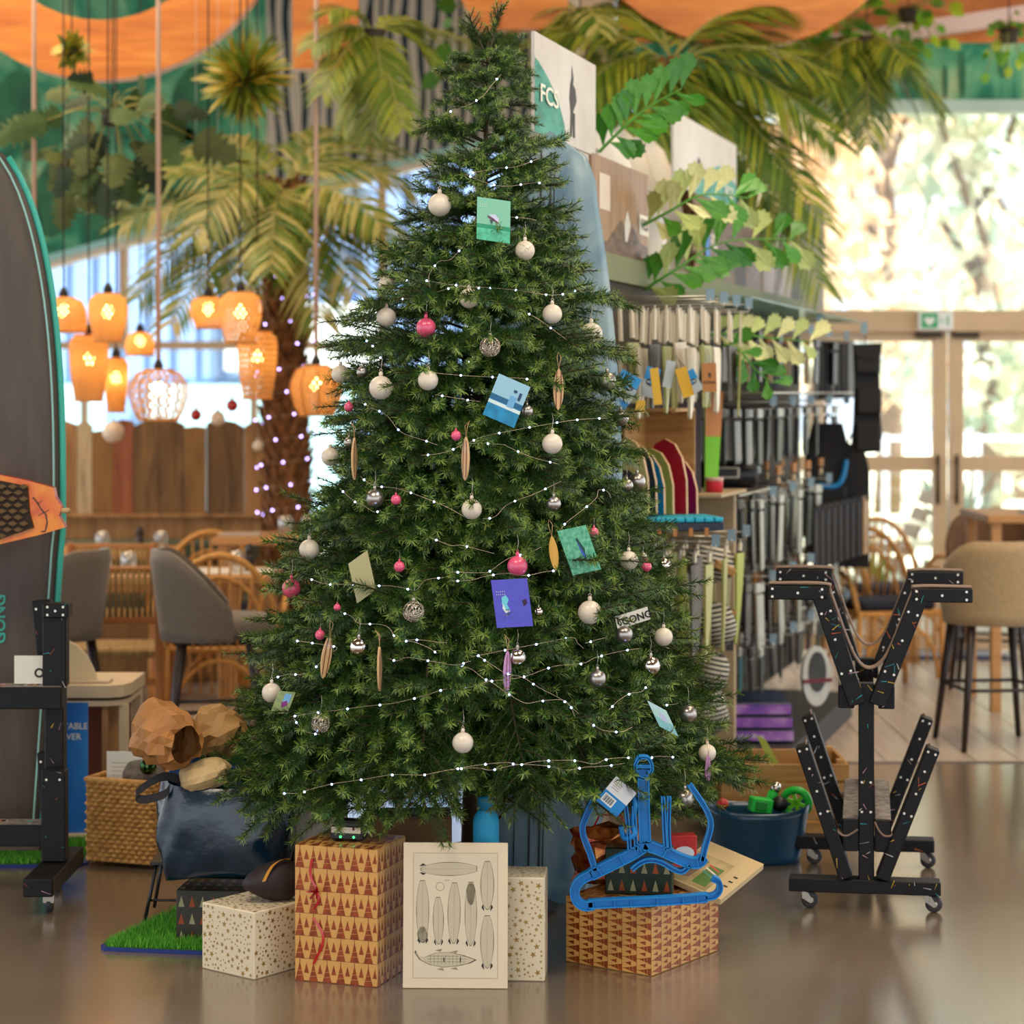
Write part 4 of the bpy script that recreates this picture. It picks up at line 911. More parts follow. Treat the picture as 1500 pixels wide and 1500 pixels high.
b.add([Vector(p)+Vector((0,0,.012)) for p in q]+[Vector(p)-Vector((0,.006,.012)) for p in q], [(i, i+1, len(q)+i+1, len(q)+i) for i in range(len(q)-1)], mat('black_webbing', (22,18,20), .7)); b.build('strap', tb)
from mathutils import noise as mn
def crumple(name, label, cat, loc, size, m, sd, rot=(0,0,0), amp=.16, group=None, mouth=False):
    """crumpled bag or bundle: folded ridges over a rounded body; mouth: one end stays open"""
    b = MB(); n, k = 18, 11; vs = []
    for j in range(k+1):
        t = PI*(.16+.84*j/k if mouth else j/k)
        for i in range(n):
            a = 2*PI*i/n; d = Vector((math.cos(t), math.sin(t)*math.cos(a), math.sin(t)*math.sin(a)))
            q = d*1.7+Vector((sd*3.1, sd*1.7, 0)); rr = 1+amp*(1.8*abs(mn.noise(q))+.6*abs(mn.noise(q*1.9))-.55)
            e = max(.02, math.sin(t)**.65)
            vs.append((size[0]*math.cos(t)*rr, size[1]*e*math.cos(a)*rr, size[2]*e*math.sin(a)*rr))
    b.add(vs, [(j*n+i, j*n+(i+1) % n, (j+1)*n+(i+1) % n, (j+1)*n+i) for j in range(k) for i in range(n)], m)
    o = b.build(name, None, loc); o.rotation_euler = rot; return tag(o, label, cat, group)
kp = mat('brown_paper', (166,112,56), .6, var=.12, scale=14); kp2 = mat('tan_paper', (176,134,78), .6, var=.1, scale=14); bg_ = mat('beige_cloth', (196,166,116), .8, var=.08)
crumple('paper_bag', 'large crumpled brown paper bag sticking out of the teal bag', 'paper bag', P(243,1078,6.5), (.11,.09,.09), kp, 3, (0,.15,-.75), amp=.3, mouth=True)
crumple('paper_wrap', 'tan crumpled wrapping paper between the brown bag and the tree', 'paper', P(318,1072,6.66), (.085,.08,.075), kp2, 5, (0,.3,0), amp=.24)
crumple('cloth_bundle', 'beige cloth bundle on the rim of the teal bag', 'cloth', P(300,1135,6.52), (.075,.05,.045), bg_, 6, (.2,-.3,.1))
crumple('cloth_bundle', 'dark blue cloth bundle filling the teal bag', 'cloth', P(315,1150,6.66), (.14,.09,.10), mat('blue_cloth', (14,60,110), .8, var=.15), 7)
# ---- wicker basket
wk = mat('water_hyacinth', (176,122,54), .7, rgb2=(206,156,84), scale=40, bump=.3)
ba = thing('wicker_basket', 'square woven wicker basket beside the teal bag', 'basket', F(222,1275)); ba.location.z = .016; ba.rotation_euler = (0,0,-math.radians(20))
bw, bd, bh = .25, .25, .275; b = MB(); b.box((-bw/2, bd/2, .006), (bw-.01, bd-.01, .012), wk); b.build('bottom', ba)
prof = [(0,-1),(.75,-.6),(1,0),(.75,.6),(0,1)]; rows, cols = 18, 9
def weave_side(o, du, L, nn, name='woven_side'):
    b = MB(); du = Vector(du); nn = Vector(nn); o = Vector(o)
    b.box(o+du*L/2-nn*.004+Vector((0,0,bh/2)), (abs(du.x)*L+abs(nn.x)*.004, abs(du.y)*L+abs(nn.y)*.004, bh), wk)
    for r in range(rows):
        for c in range(cols):
            p = o+du*(L*(c+.5+(.5 if r % 2 else 0))/cols)+Vector((0,0,bh*(r+.5)/rows))
            if (p-o).dot(du) > L: continue
            a = du*L/cols*.62+Vector((0,0,rn.uniform(-.002,.002))); z_ = Vector((0,0,bh/rows*.62)); o_ = nn*(.011+rn.uniform(-.003,.003))
            b.add([p-a, p-z_*.8, p+a, p+z_*.8, p+o_-a*.35, p+o_-z_*.5, p+o_+a*.35, p+o_+z_*.5], [(0,1,5,4),(1,2,6,5),(2,3,7,6),(3,0,4,7),(4,5,6,7)], wk, True)
    b.build(name, ba)
weave_side((-bw,0,0), (1,0,0), bw, (0,-1,0)); weave_side((0,0,0), (0,1,0), bd, (1,0,0)); weave_side((-bw,bd,0), (1,0,0), bw, (0,1,0)); weave_side((-bw,0,0), (0,1,0), bd, (-1,0,0))
b = MB(); b.tube([(-bw,0,bh),(0,0,bh),(0,bd,bh),(-bw,bd,bh),(-bw,0,bh)], .01, wk, 8); b.build('rim', ba)
sgn = thing('white_leaflet_card', 'white card with faint lines standing in the wicker basket', 'card', (P(182,1150,7.66).x, 7.67, .03), -.1)
MB().box((0,0,.175), (.125,.004,.35), card_w).build('sheet', sgn); q = MB(); M = frame((0,-.0024,.2), (1,0,0), (0,0,1))
for k in range(4): q.flat(R(-.045,.11-k*.014,(.03,.02,.035,-.01)[k],.113-k*.014), mat('faint_line', (190,176,150), .8), M)
q.build('faint_print', sgn)
p = P(217,1122,7.6); o = MB().ball((0,0,0), .03, mat('bauble_green_mirror', (60,90,50), .08, metal=1), 18, 12).build('loose_bauble', None, p); tag(o, 'dark green mirror bauble lying in the wicker basket', 'bauble')
crumple('gadget_pouch', 'grey netted pouch inside the wicker basket', 'pouch', P(210,1140,7.68), (.07,.05,.075), mat('grey_net', (110,100,84), .6, var=.3, scale=30), 12)
# ================================================================ wheeled board racks
rk = mat('rack_black_paint', (15,13,14), .5, var=.2, scale=20, spec=.3); strap_m = mat('rack_webbing', (128,104,88), .6); pale_top = mat('rack_pale_top', (150,140,128), .6, rgb2=(90,80,74), scale=40)  # last material: paler mottled strip along the top of each rail
screw_m = mat('screw_steel', (206,196,180), .25, metal=.9); cast_m = mat('caster_steel', (170,160,146), .3, metal=.9); tyre = mat('caster_rubber', (60,58,60), .6)
splat = [mat('splat_teal', (24,150,160), .5), mat('splat_orange', (206,96,40), .5), mat('splat_pink', (196,150,160), .5), mat('splat_yellow', (206,170,40), .5), mat('splat_white', (200,196,190), .5)]
def caster(parent, loc, rz):
    c = MB(); c.box((0,0,.062), (.05,.04,.006), cast_m); c.box((0,.0,.046), (.012,.034,.03), cast_m)
    for s in (-1,1): c.add([(-.008,s*.013,.05),(.012,s*.013,.05),(.03,s*.013,.022),(.02,s*.013,.016),(-.002,s*.013,.03)], [(0,1,2,3,4)], cast_m)
    o = c.build('caster', parent); o.location = loc; o.rotation_euler = (0,0,rz)
    w_ = MB(); Mx = Matrix.Translation((.018,0,.026)) @ Matrix.Rotation(PI/2, 4, 'X')
    w_.lathe([(.012,-.009),(.022,-.010),(.026,-.006),(.026,.006),(.022,.010),(.012,.009)], tyre, 18, M=Mx); w_.lathe([(.001,-.0105),(.013,-.0105),(.013,.0105),(.001,.0105)], cast_m, 12, M=Mx); w_.build('wheel', o)
def rack_bar(name, parent, pts, wd, Yl, dp, rn, screws=(), marks=10):
    """bar through local (x, z) points in the plane y=Yl; screws: fractions along; marks: paint flecks on its front"""
    b = MB()
    for (x0, z0), (x1, z1) in zip(pts, pts[1:]):
        a, c = Vector((x0, Yl, z0)), Vector((x1, Yl, z1)); b.bar(a, c, wd, dp, rk, up=(0,1,0), bev=.003)
        L = (c-a).length; t = (c-a)/L; n = Vector((-t.z, 0, t.x))
        for f in screws:
            for s in ((-.28,.28) if f in (screws[0], screws[-1]) else (0,)):
                p = a+t*L*f+n*wd*s+Vector((0,-dp/2-.0006,0)); b.add([p+(t*math.cos(q)+n*math.sin(q))*.0042 for q in [2*PI*i/8 for i in range(8)]], [tuple(range(8))], screw_m)
        for _ in range(marks//2):
            f = rn.random(); p = a+t*L*f+n*wd*rn.uniform(-.42,.42)+Vector((0,-dp/2-.0004,0)); d = (t*rn.uniform(-1,1)+n*rn.uniform(-1,1)).normalized()*rn.uniform(.003,.016); e = d.cross(Vector((0,1,0))).normalized()*rn.uniform(.0005,.0014)
            b.add([p-d-e, p-d+e, p+d+e*.4, p+d-e*.4], [(0,1,2,3)], rn.choice(splat))
    return b.build(name, parent)
def strap_strip(parent, pts, Yl, wd):
    q = smooth_line([Vector((x, Yl, z)) for x, z in pts], 6); n = len(q); b = MB(); D = Vector((0,wd/2,0))
    nn = []
    for i in range(n): t = (q[min(i+1,n-1)]-q[max(i-1,0)]).normalized(); nn.append(Vector((-t.z,0,t.x))*.0025)
    b.add([p-D+m_ for p, m_ in zip(q,nn)]+[p+D+m_ for p, m_ in zip(q,nn)]+[p-D-m_ for p, m_ in zip(q,nn)]+[p+D-m_ for p, m_ in zip(q,nn)], [(i,i+1,n+i+1,n+i) for i in range(n-1)]+[(2*n+i,3*n+i,3*n+i+1,2*n+i+1) for i in range(n-1)]+[(i,2*n+i,2*n+i+1,i+1) for i in range(n-1)]+[(n+i,n+i+1,3*n+i+1,3*n+i) for i in range(n-1)], strap_m, True)
    b.build('strap', parent)
rn = random.Random(6)
RF, RB = 6.98, 7.64                                     # front and rear frame depth
rk1 = thing('board_rack', 'black paint-splattered wheeled surfboard rack with V arms standing on the concrete', 'rack', (P(1268,0,RF).x, RF, 0), -math.atan((1268-750)/FPX))
def lx(x, y, Y=RF): p = P(x, y, Y); return (p.x-rk1.location.x, p.z)
for k, (Y, dy) in enumerate(((RF,0),(RB,RB-RF))):
    S_ = lambda *pp: [lx(x, y) for x, y in pp]
    rack_bar('foot_beam', rk1, S_((1157,1296),(1376,1296)), .042, dy, .07, rn, (), 14)
    rack_bar('post', rk1, S_((1269,1288),(1269,1000)), .048, dy, .05, rn, (.35,.5), 26)
    for pts in (((1240,1284),(1176,1092)), ((1292,1284),(1365,1092))): rack_bar('lower_arm', rk1, S_(*pts), .042, dy-.01, .07, rn, (.5,.66,.83,.97), 12)
    for pts in (((1256,1030),(1203,872)), ((1284,1030),(1345,872))): rack_bar('upper_arm', rk1, S_(*pts), .052, dy-.012, .07, rn, (.3,.6,.85), 22)
    for pts in (((1126,868),(1214,868)), ((1334,869),(1421,869))): rack_bar('top_arm', rk1, S_(*pts), .043, dy-.012, .07, rn, (.08,.5,.9), 5)
    strap_strip(rk1, S_((1128,855),(1210,855),(1218,868),(1240,930),(1256,965),(1272,977),(1290,968),(1306,940),(1334,868),(1342,857),(1420,857)), dy-.012, .06)
    strap_strip(rk1, S_((1180,1084),(1198,1140),(1215,1195),(1226,1215),(1240,1222),(1257,1212)), dy-.01, .06); strap_strip(rk1, S_((1281,1200),(1288,1214),(1298,1221),(1312,1214),(1330,1180),(1360,1088)), dy-.01, .06)
    for px_ in (1178, 1358): caster(rk1, (lx(px_,0)[0], dy, .0), .1 if px_ < 1200 else -.2)
for px_ in (1246, 1293):
    b = MB(); x0, z0 = lx(px_, 1250); b.box((x0, (RB-RF)/2, .235), (.05, RB-RF+.06, .10), rk, bev=.003); b.box((x0, (RB-RF)/2, .2865), (.046, RB-RF+.05, .002), pale_top); b.build('lower_rail', rk1)
    b = MB(); x0, z0 = lx(px_+(-6 if px_ < 1260 else 5), 1020); b.box((x0, (RB-RF)/2, z0), (.05, RB-RF+.05, .07), rk, bev=.003); b.box((x0, (RB-RF)/2, z0+.0362), (.046, RB-RF+.04, .002), pale_top); b.build('upper_rail', rk1)
# second rack, seen from its side, at the edge of the shop
rk2 = thing('board_rack', 'black wheeled surfboard rack seen from its side, in front of the grey board', 'rack', (P(82,0,7.2).x, 7.2, 0))
def l2(x, y, Y=7.2): p = P(x, y, Y); return (p.x-rk2.location.x, p.z)
b = MB(); x0 = l2(82,0)[0]
for nm, x, y0, y1, dyy, wd_ in (('post',82,888,1005,0,.075),('post',80,1005,1255,.02,.06),('lower_arm',86,1122,1254,-.06,.075)):
    rack_bar(nm, rk2, [l2(x,y1), l2(x,y0)], wd_, dyy, .06, rn, (.9,), 10)
rack_bar('top_arm', rk2, [l2(66,893), l2(104,893)], .045, -.01, .07, rn, (.2,.5,.8), 2); rack_bar('upper_arm', rk2, [l2(62,1000), l2(50,884)], .06, .12, .05, rn, (.9,), 4); rack_bar('lower_arm', rk2, [l2(66,1240), l2(58,1108)], .05, .1, .05, rn, (.9,), 4)
for y, dpp in ((1020,.0),(1222,.02)):
    b = MB(); p0, p1 = l2(-420,y), l2(94 if y < 1100 else 64,y); zc = p0[1]; b.box(((p0[0]+p1[0])/2, dpp, zc), (p1[0]-p0[0], .09, .07), rk, bev=.003); b.box(((p0[0]+p1[0])/2, dpp, zc+.0362), (p1[0]-p0[0]-.004, .084, .002), pale_top)
    for _ in range(60):
        xx = rn.uniform(p0[0], p1[0]); b.flat(R(xx,-.03+rn.uniform(0,.05),xx+rn.uniform(.004,.02),-.02+rn.uniform(0,.05)), rn.choice(splat), Matrix.Translation((0,dpp,zc+.0375)))
    b.build('rail', rk2)
rack_bar('foot_beam', rk2, [l2(66,1268), l2(108,1268)], .055, -.08, .5, rn, (), 4)
caster(rk2, (l2(96,0)[0], -.26, 0), PI/2); caster(rk2, (l2(74,0)[0], .1, 0), PI/2); caster(rk2, (l2(-360,0)[0], .0, 0), PI/2); rack_bar('post', rk2, [l2(-380,1255), l2(-380,888)], .07, 0, .06, rn, (.9,), 5); rack_bar('foot_beam', rk2, [l2(-400,1268), l2(-350,1268)], .055, 0, .5, rn, (), 4)
# grey carbon board behind it
gb = thing('paddle_board', 'large dark grey board with a teal edge standing behind the rack', 'surfboard', (P(-22,0,7.75).x, 7.75, .026)); gL = 1.6+(576-216)/(FPX/7.75)
carb = noise_ramp('grey_carbon', [(76,65,56),(84,72,62),(90,78,67)], 5, .5, stretch=(6,6,1)); teal = mat('teal_rail', (60,180,160), .4)
def gh(t): return .275*(min(1, .72+.6*t) if t < .45 else 1.0 if t < .5 else max(0, 1-((t-.5)/.5)**2.6)**.55)
board_mesh(gh, gL, .09, carb, None, .0).build('board_body', gb)
for dxx, rr, mm_ in ((-.004,.011,teal),(-.03,.0035,mat('pale_teal_line', (150,206,196), .4))):
    b = MB(); q = [Vector((max(.004, gh(t)+dxx), -.03 if dxx < -.01 else -.012, gL*t)) for t in [i/40 for i in range(1,40)]]
    if dxx < -.01: q = [p+Vector((0,-.012,0)) for p in q]
    b.tube(q, rr, mm_, 6); b.build('rail_stripe', gb)
text('GONG', frame((P(5,0,7.75).x-gb.location.x, -.047, P(0,918,7.7).z), (0,0,1), (-1,0,0)), .055, teal, gb, bold=.001)
# orange wake board hung in front of it
ob = thing('wake_board', 'glossy orange board with a brown diamond-grip pad hung before the grey board', 'surfboard', P(0,750,7.42)); orange = noise_ramp('orange_board_art', [(206,60,20),(232,120,16),(246,170,30)], 6, .2, distort=1)
def o2(x, y): p = P(x, y, 7.42); return (p.x-ob.location.x, p.z-ob.location.z)
M = frame((0,0,0), (1,0,0), (0,0,1)); shp = [o2(*q) for q in ((-200,720),(-120,700),(-40,692),(0,695),(40,703),(80,714),(83,728),(92,742),(88,755),(97,772),(60,783),(0,797),(-60,806),(-200,800))][::-1]
MB().prism(shp, .04, orange, M, medge=mat('board_red_edge', (176,40,20), .3)).build('deck', ob)
MB().prism([o2(*q) for q in ((-200,740),(0,703),(43,712),(46,750),(52,772),(0,790),(-200,795))][::-1], .012, mat('grip_backing', (46,32,18), .8), frame((0,-.024,0), (1,0,0), (0,0,1))).build('grip_pad', ob)
dia = None
for i in range(7):
    for j in range(9):
        x, y = -58+i*16+(8 if j % 2 else 0), 712+j*9
        if x > 40 or y > 790-max(0, (x-0))*.3 or y < 708+x*.1: continue
        if dia is None: dia = MB().prism([(-.016,0),(0,-.0085),(.016,0),(0,.0085)], .008, mat('grip_diamond', (104,78,46), .8), M).build('grip_diamond', ob)
        else: dia = copy_obj(dia, ob)
        c = o2(x, y); dia.location = (c[0], -.033, c[1])
lz = MB(); lm = mat('lizard_dark_print', (70,40,10), .4); M2 = frame((0,-.0206,0), (1,0,0), (0,0,1))
for pts, wd_ in (([(50,728),(56,735),(62,745),(69,753),(71,765),(68,778),(62,778)], .006), ([(58,738),(64,732)], .003), ([(66,750),(58,755)], .003), ([(68,750),(74,746)], .003)):
    q = [Vector(o2(*p)) for p in pts]
    for a, c in zip(q, q[1:]): t = (c-a).normalized(); n_ = Vector((-t.y, t.x))*wd_/2; lz.flat([tuple(a-n_), tuple(c-n_*.7), tuple(c+n_*.7), tuple(a+n_)], lm, M2)
lz.build('lizard_print', ob)
b = MB(); b.tube([P(60,748,7.46), P(101,748,7.40)], .009, pine, 8); b.tube([P(60,748,7.46), P(60,748,7.70)], .009, pine, 8); tag(b.build('wooden_peg'), 'thin wooden peg that carries the orange board', 'peg')
# ================================================================ display wall (runs away from the camera)
GX0, GY0, GS = .063, 7.4, .293
gd = Vector((GS, 1, 0)).normalized(); gn = Vector((gd.y, -gd.x, 0))      # along the wall, out from the wall
def on_wall(x):                       # depth at which the wall is seen in photo column x
    k = (x-750)/FPX; return (GX0-GS*GY0)/(k-GS)
def WP(x, y): return P(x, y, on_wall(x))
def wpt(Y, z, o=0.0): p = Vector((GX0+GS*(Y-GY0), Y, z)); return p+gn*o
dark_back = mat('display_back_panel', (64,56,40), .8, var=.08); olive = mat('olive_board', (112,118,84), .7, var=.05); steel = mat('rail_steel', (150,146,136), .35, metal=.8); hookm = mat('hook_chrome', (196,190,176), .3, metal=.9); plate_m = mat('price_plate', (120,140,146), .3, metal=.3)
dw = thing('display_wall', 'long dark product display wall with hooks and posters on top', 'display', (0,0,0))
def wall_box(name, Y0, Y1, z0, z1, o0, o1, m, parent=dw):
    a, b_ = wpt(Y0,z0,o0), wpt(Y1,z1,o0); L = (wpt(Y1,0)-wpt(Y0,0)).length
    M = frame(wpt((Y0+Y1)/2,(z0+z1)/2,(o0+o1)/2), gd, (0,0,1)); return MB().box((0,0,0), (L, z1-z0, abs(o1-o0)), m, M, bev=.002).build(name, parent)
wall_box('back_panel', 7.9, 12.75, .1, 2.02, -.05, 0, dark_back); wall_box('plinth', 8.6, 11.3, .0, .12, -.05, .50, mat('display_plinth', (50,48,44), .6))
wall_box('header_board', 8.1, 12.7, 2.02, 2.12, -.03, .02, olive)
wall_box('glass_shelf', 9.35, 12.6, 1.99, 2.0, .0, .36, clear_mat('shelf_glass', (190,214,206), .2, .25)); wall_box('shelf_rail', 9.3, 12.4, 1.597, 1.606, .0, .42, steel)
wall_box('shelf_rail', 8.0, 9.3, 1.25, 1.26, 0, .1, steel)
# posters standing on the wall
def poster(label, x0, x1, ztop, zbot, back, prints, th=.012):
    Y0, Y1 = on_wall(x0), on_wall(x1); L = (wpt(Y1,0)-wpt(Y0,0)).length; h = ztop-zbot
    t = thing('poster_panel', label, 'poster', wpt(Y0, zbot, .012), 0, 'posters along the display wall'); M = frame((0,0,0), gd, (0,0,1))
    MB().box((L/2, h/2, -th/2), (L, h, th), back, M, bev=.001).build('panel', t)
    q = MB()
    for k, (poly, m) in enumerate(prints): q.flat([(x*L, y*h) for x, y in poly], m, M, .0008+.0006*k)
    if prints: q.build('picture', t)
    return t, M, L, h
sky_p = noise_ramp('poster_sky', [(176,164,150),(196,190,180),(206,204,196)], 3, .5); sea_t = noise_ramp('poster_teal_wave', [(24,110,96),(50,140,120),(80,160,140)], 8, .5, stretch=(1,1,3)); sepia = noise_ramp('poster_sepia', [(130,96,66),(150,116,82),(164,130,96)], 4, .5, stretch=(5,5,1)); dksep = noise_ramp('poster_dark_sea', [(52,34,22),(92,64,42),(120,88,60)], 12, .5, stretch=(1,1,3))
logo_w = mat('logo_white', (232,226,208), .5); slate = mat('poster_figure', (58,52,56), .6)
t, M, L, h = poster('tall poster of a standing surfer by a teal wave, lettered FCS', 778, 868, 2.79, 2.46, sky_p, [([(0,.0),(.48,0),(.46,.2),(.36,.42),(.2,.6),(.05,.72),(0,.74)], sea_t), ([(.55,.1),(.58,.1),(.6,.36),(.66,.5),(.64,.62),(.6,.66),(.61,.72),(.58,.86),(.575,.72),(.555,.65),(.54,.5),(.56,.36)], slate), ([(.6,.1),(.63,.1),(.63,.36),(.6,.36)], slate)])
text('FCS', M @ Matrix.Translation((L*.2,h*.4,.006)) @ Matrix.Diagonal((1.7,1,1,1)), .085, logo_w, t, bold=.001)
t, M, L, h = poster('brown sepia poster of a surfer and rocks, lettered FCS', 862, 945, 2.47, 2.03, sepia, [([(0,0),(1,0),(1,.34),(.85,.36),(.7,.5),(.62,.36),(.5,.52),(.4,.44),(.25,.3),(0,.3)], dksep), ([(.12,.56),(.3,.56),(.3,.86),(.12,.86)], mat('poster_pale_window', (206,190,170), .5)), ([(.56,.34),(.6,.34),(.66,.5),(.6,.62),(.55,.5)], sky_p), ([(.82,.44),(1,.44),(1,.62),(.82,.62)], logo_w)])
text('FCS', M @ Matrix.Translation((L*.91,h*.53,.006)) @ Matrix.Diagonal((1.2,1,1,1)), .06, slate, t, bold=.0006)
t, M, L, h = poster('far teal wave poster lettered FCS behind the leaves', 983, 1075, 2.79, 2.48, sky_p, [([(.3,0),(1,0),(1,.36),(.85,.5),(.7,.55),(.5,.4)], sea_t), ([(.34,.3),(.38,.3),(.39,.5),(.35,.52)], slate)])
text('FCS', M @ Matrix.Translation((L*.85,h*.2,.006)) @ Matrix.Diagonal((1.7,1,1,1)), .075, logo_w, t, bold=.001)
t, M, L, h = poster('dark poster of a figure, small FCS lettering, half behind leaves', 1030, 1112, 2.45, 2.02, dksep, [([(.0,.3),(.06,.3),(.06,.7),(.0,.7)], mat('poster_blue_bar', (20,110,190), .5)), ([(.5,0),(.7,0),(.68,.5),(.6,.6),(.5,.4)], slate)])
text('FCS', M @ Matrix.Translation((L*.12,h*.62,.004)), .09, logo_w, t, bold=.001)
poster('grey-brown poster with dark streaks at the end of the display wall', 1115, 1170, 2.45, 2.02, noise_ramp('poster_greybrown', [(120,100,90),(150,130,116),(164,146,134)], 3, .5), [([(.7,0),(1,0),(1,.95),(.8,.9),(.72,.5)], slate), ([(.25,.2),(.35,.2),(.5,.5),(.45,.75),(.3,.5)], dksep)])
# white boards standing behind the first poster
for k, (x, y, w_) in enumerate(((874,170,34),(908,182,30),(942,190,26))):
    bdd = thing('white_surfboard', ('white surfboard nose standing behind the tall FCS poster','white surfboard nose between the tall poster and the leaves','white surfboard nose half hidden by the green leaves')[k], 'surfboard', (P(x,0,9.4+.5*k).x, 9.4+.5*k, 0), 0, 'white boards behind the posters')
    zt = P(0,y,9.4+.5*k).z; board_mesh(lambda t: .24*min(1,.6+t)*(max(0, 1-max(0,(t-.6)/.4)**2.2))**.5, zt, .05, mat('white_board', (226,220,206), .35), None).build('board_body', bdd)
    b = MB(); b.box((0,-.029,zt*.5), (.006,.003,zt*.9), slate); b.build('stringer', bdd)
# ---- hooks and the hanging goods
def tilt_frame(p, ang=0.0): return frame(p, gn, (0,0,1))
fin_mats = [mat('fin_white', (214,200,170), .35), mat('fin_pale_green', (176,176,104), .35, trans=.0), mat('fin_grey', (90,86,80), .4), mat('fin_lime', (166,178,70), .35)]
def fin_mesh(m, clip):
    b = MB(); M = frame((0,0,0), gd, (0,0,1)); s = 1.0
    pts = [(-.055,0),(.05,0),(.052,-.03),(.044,-.07),(.03,-.11),(.012,-.15),(-.012,-.185),(-.022,-.18),(-.02,-.14),(-.03,-.09),(-.045,-.045)]
    b.prism(pts[::-1], .006, m, M); 
    return b
hook_n = 0
def hook(Y, z, L, parent=dw):
    b = MB(); a = wpt(Y, z, 0); e = wpt(Y, z, L); b.tube([a, e, e+Vector((0,0,.02))], .003, hookm, 6); b.tube([a+Vector((0,0,.03)), e+Vector((0,0,.03))], .0025, hookm, 5)
    b.box(e+Vector((0,0,.035)), (.03,.004,.045), plate_m, None); b.build('hook', parent)
fins = {}
tags_c = [mat('tag_blue', (20,140,200), .4), mat('tag_yellow', (220,170,24), .5), mat('tag_kraft', (176,116,60), .7), mat('tag_print_grey', (180,190,190), .5)]
def hang_fin(Y, z, o, kind, L, label, group, tilt, low=False):
    """a fin on a strap: strap clip, strap, blade"""
    key = (kind, round(L,2), low)
    if key not in fins:
        e = thing('surf_fin', '', 'fin'); b = MB(); M = frame((0,0,0), gd, (0,0,1)); h = L
        ks = .08 if low else .30; MB().prism([(-.010,0),(.010,0),(.012,-h*ks),(-.012,-h*ks)][::-1], .010, fin_mats[0], M).build('strap', e)
        s = h/.19
        pts = [(-.05,-.10*1),(.045,-.10),(.047,-.13),(.042,-.17),(.03,-.21),(.012,-.25),(-.010,-.28),(-.022,-.275),(-.02,-.235),(-.03,-.185),(-.042,-.14)]
        MB().prism([(a, ((c+.10)*1.45-.03 if low else c)*s*.66) for a, c in pts][::-1], .009, fin_mats[kind], M).build('blade', e)
        b = MB(); b.tube([(0,0,-.005),(0,0,.012)], .004, hookm, 6); b.build('clip', e); fins[key] = e
    else: e = copy_tree(fins[key])
    e.location = wpt(Y, z-.013, o); e.rotation_euler = (tilt, rn.uniform(-.05,.05), rn.uniform(-.25,.25)); return tag(e, label, 'fin', group)
rn = random.Random(31)
for j, Y in enumerate((8.35,8.6,8.85,9.1)):
    hook(Y, 1.925, .40)
    for k in range(8): hang_fin(Y, 1.925, .06+k*.044, (0,1,0,2,1,0)[(k+j) % 6], (.40,.36,.42,.38)[(k+j) % 4], 'fin hanging by a pale strap in the upper fin row', 'fins in the upper row', rn.uniform(-.06,.06))
for j, Y in enumerate((8.45,8.75,9.05)):
    hook(Y, 1.02, .40)
    for k in range(6): hang_fin(Y, 1.02, .10+k*.055, (1,3,1,3,2,1)[(k+j) % 6], (.44,.40)[k % 2], 'pale green fin hanging in the lower fin row', 'fins in the lower row', rn.uniform(-.05,.05), True)
def tag_card(x, y, wpx, hpx, Y, m, roll, label, deco=None):
    c = P(x, y, Y); w_, h_ = wpx/FPX*Y, hpx/FPX*Y; t = thing('product_tag', label, 'tag', c); t.rotation_euler = (0, roll, .25)
    MB().box((0,0,0), (w_, .0016, h_), m).build('card', t); b = MB(); b.tube([(0,0,h_/2-.004),(.004,0,h_/2+.02),(0,.01,h_/2+.05)], .001, blk, 4); b.build('cord', t)
    M = frame((0,-.0012,0), (1,0,0), (0,0,1))
    if deco == 'leash':
        q = MB(); q.flat(R(-w_/2,-h_/2,w_/2,h_*.05), tags_c[3], M); q.flat(ellipse(w_*.36,h_*.13,14,0,0), slate, M, .0004); q.flat(R(-w_*.08,-h_*.07,w_*.08,h_*.07), tags_c[0], M, .0008); q.flat(R(-w_*.28,-.003,w_*.28,.003), tags_c[3], M, .0006); q.build('print', t)
    if deco == 'logo':
        q = MB(); q.flat([(-.006,.012),(.0,.018),(.008,.012),(.004,-.002),(-.002,.0)], ink, M); q.flat([(-.001,.010),(.004,.010),(.002,.003)], m, M, .0003); q.build('drop_logo', t); text('GONG', M @ Matrix.Translation((0,-.018,.0005)), .016, ink, t)
tag_card(917,566,34,40,8.0,tags_c[0],.5,'blue product tag with a leash picture beside the tree','leash'); tag_card(909,582,32,36,8.04,tags_c[0],.65,'second blue tag tucked under the leash tag'); tag_card(961,566,13,54,8.05,tags_c[1],-.12,'long yellow tag next to the leash tags')
tag_card(953,560,22,44,8.12,tags_c[0],.25,'blue tag half behind the long yellow tag','leash'); tag_card(1003,560,18,44,8.1,tags_c[1],-.3,'yellow tag beside the kraft GONG tag'); tag_card(1013,560,24,34,8.16,tags_c[0],-.5,'blue tag behind the yellow tag','leash'); tag_card(980,548,14,40,8.12,tags_c[3],.2,'white folded tag between the two yellow tags')
tag_card(1039,553,22,42,8.05,tags_c[2],-.03,'brown kraft tag lettered GONG with a drop logo','logo'); tag_card(938,595,14,18,8.06,tags_c[1],.1,'small ochre tag below the blue leash tags')
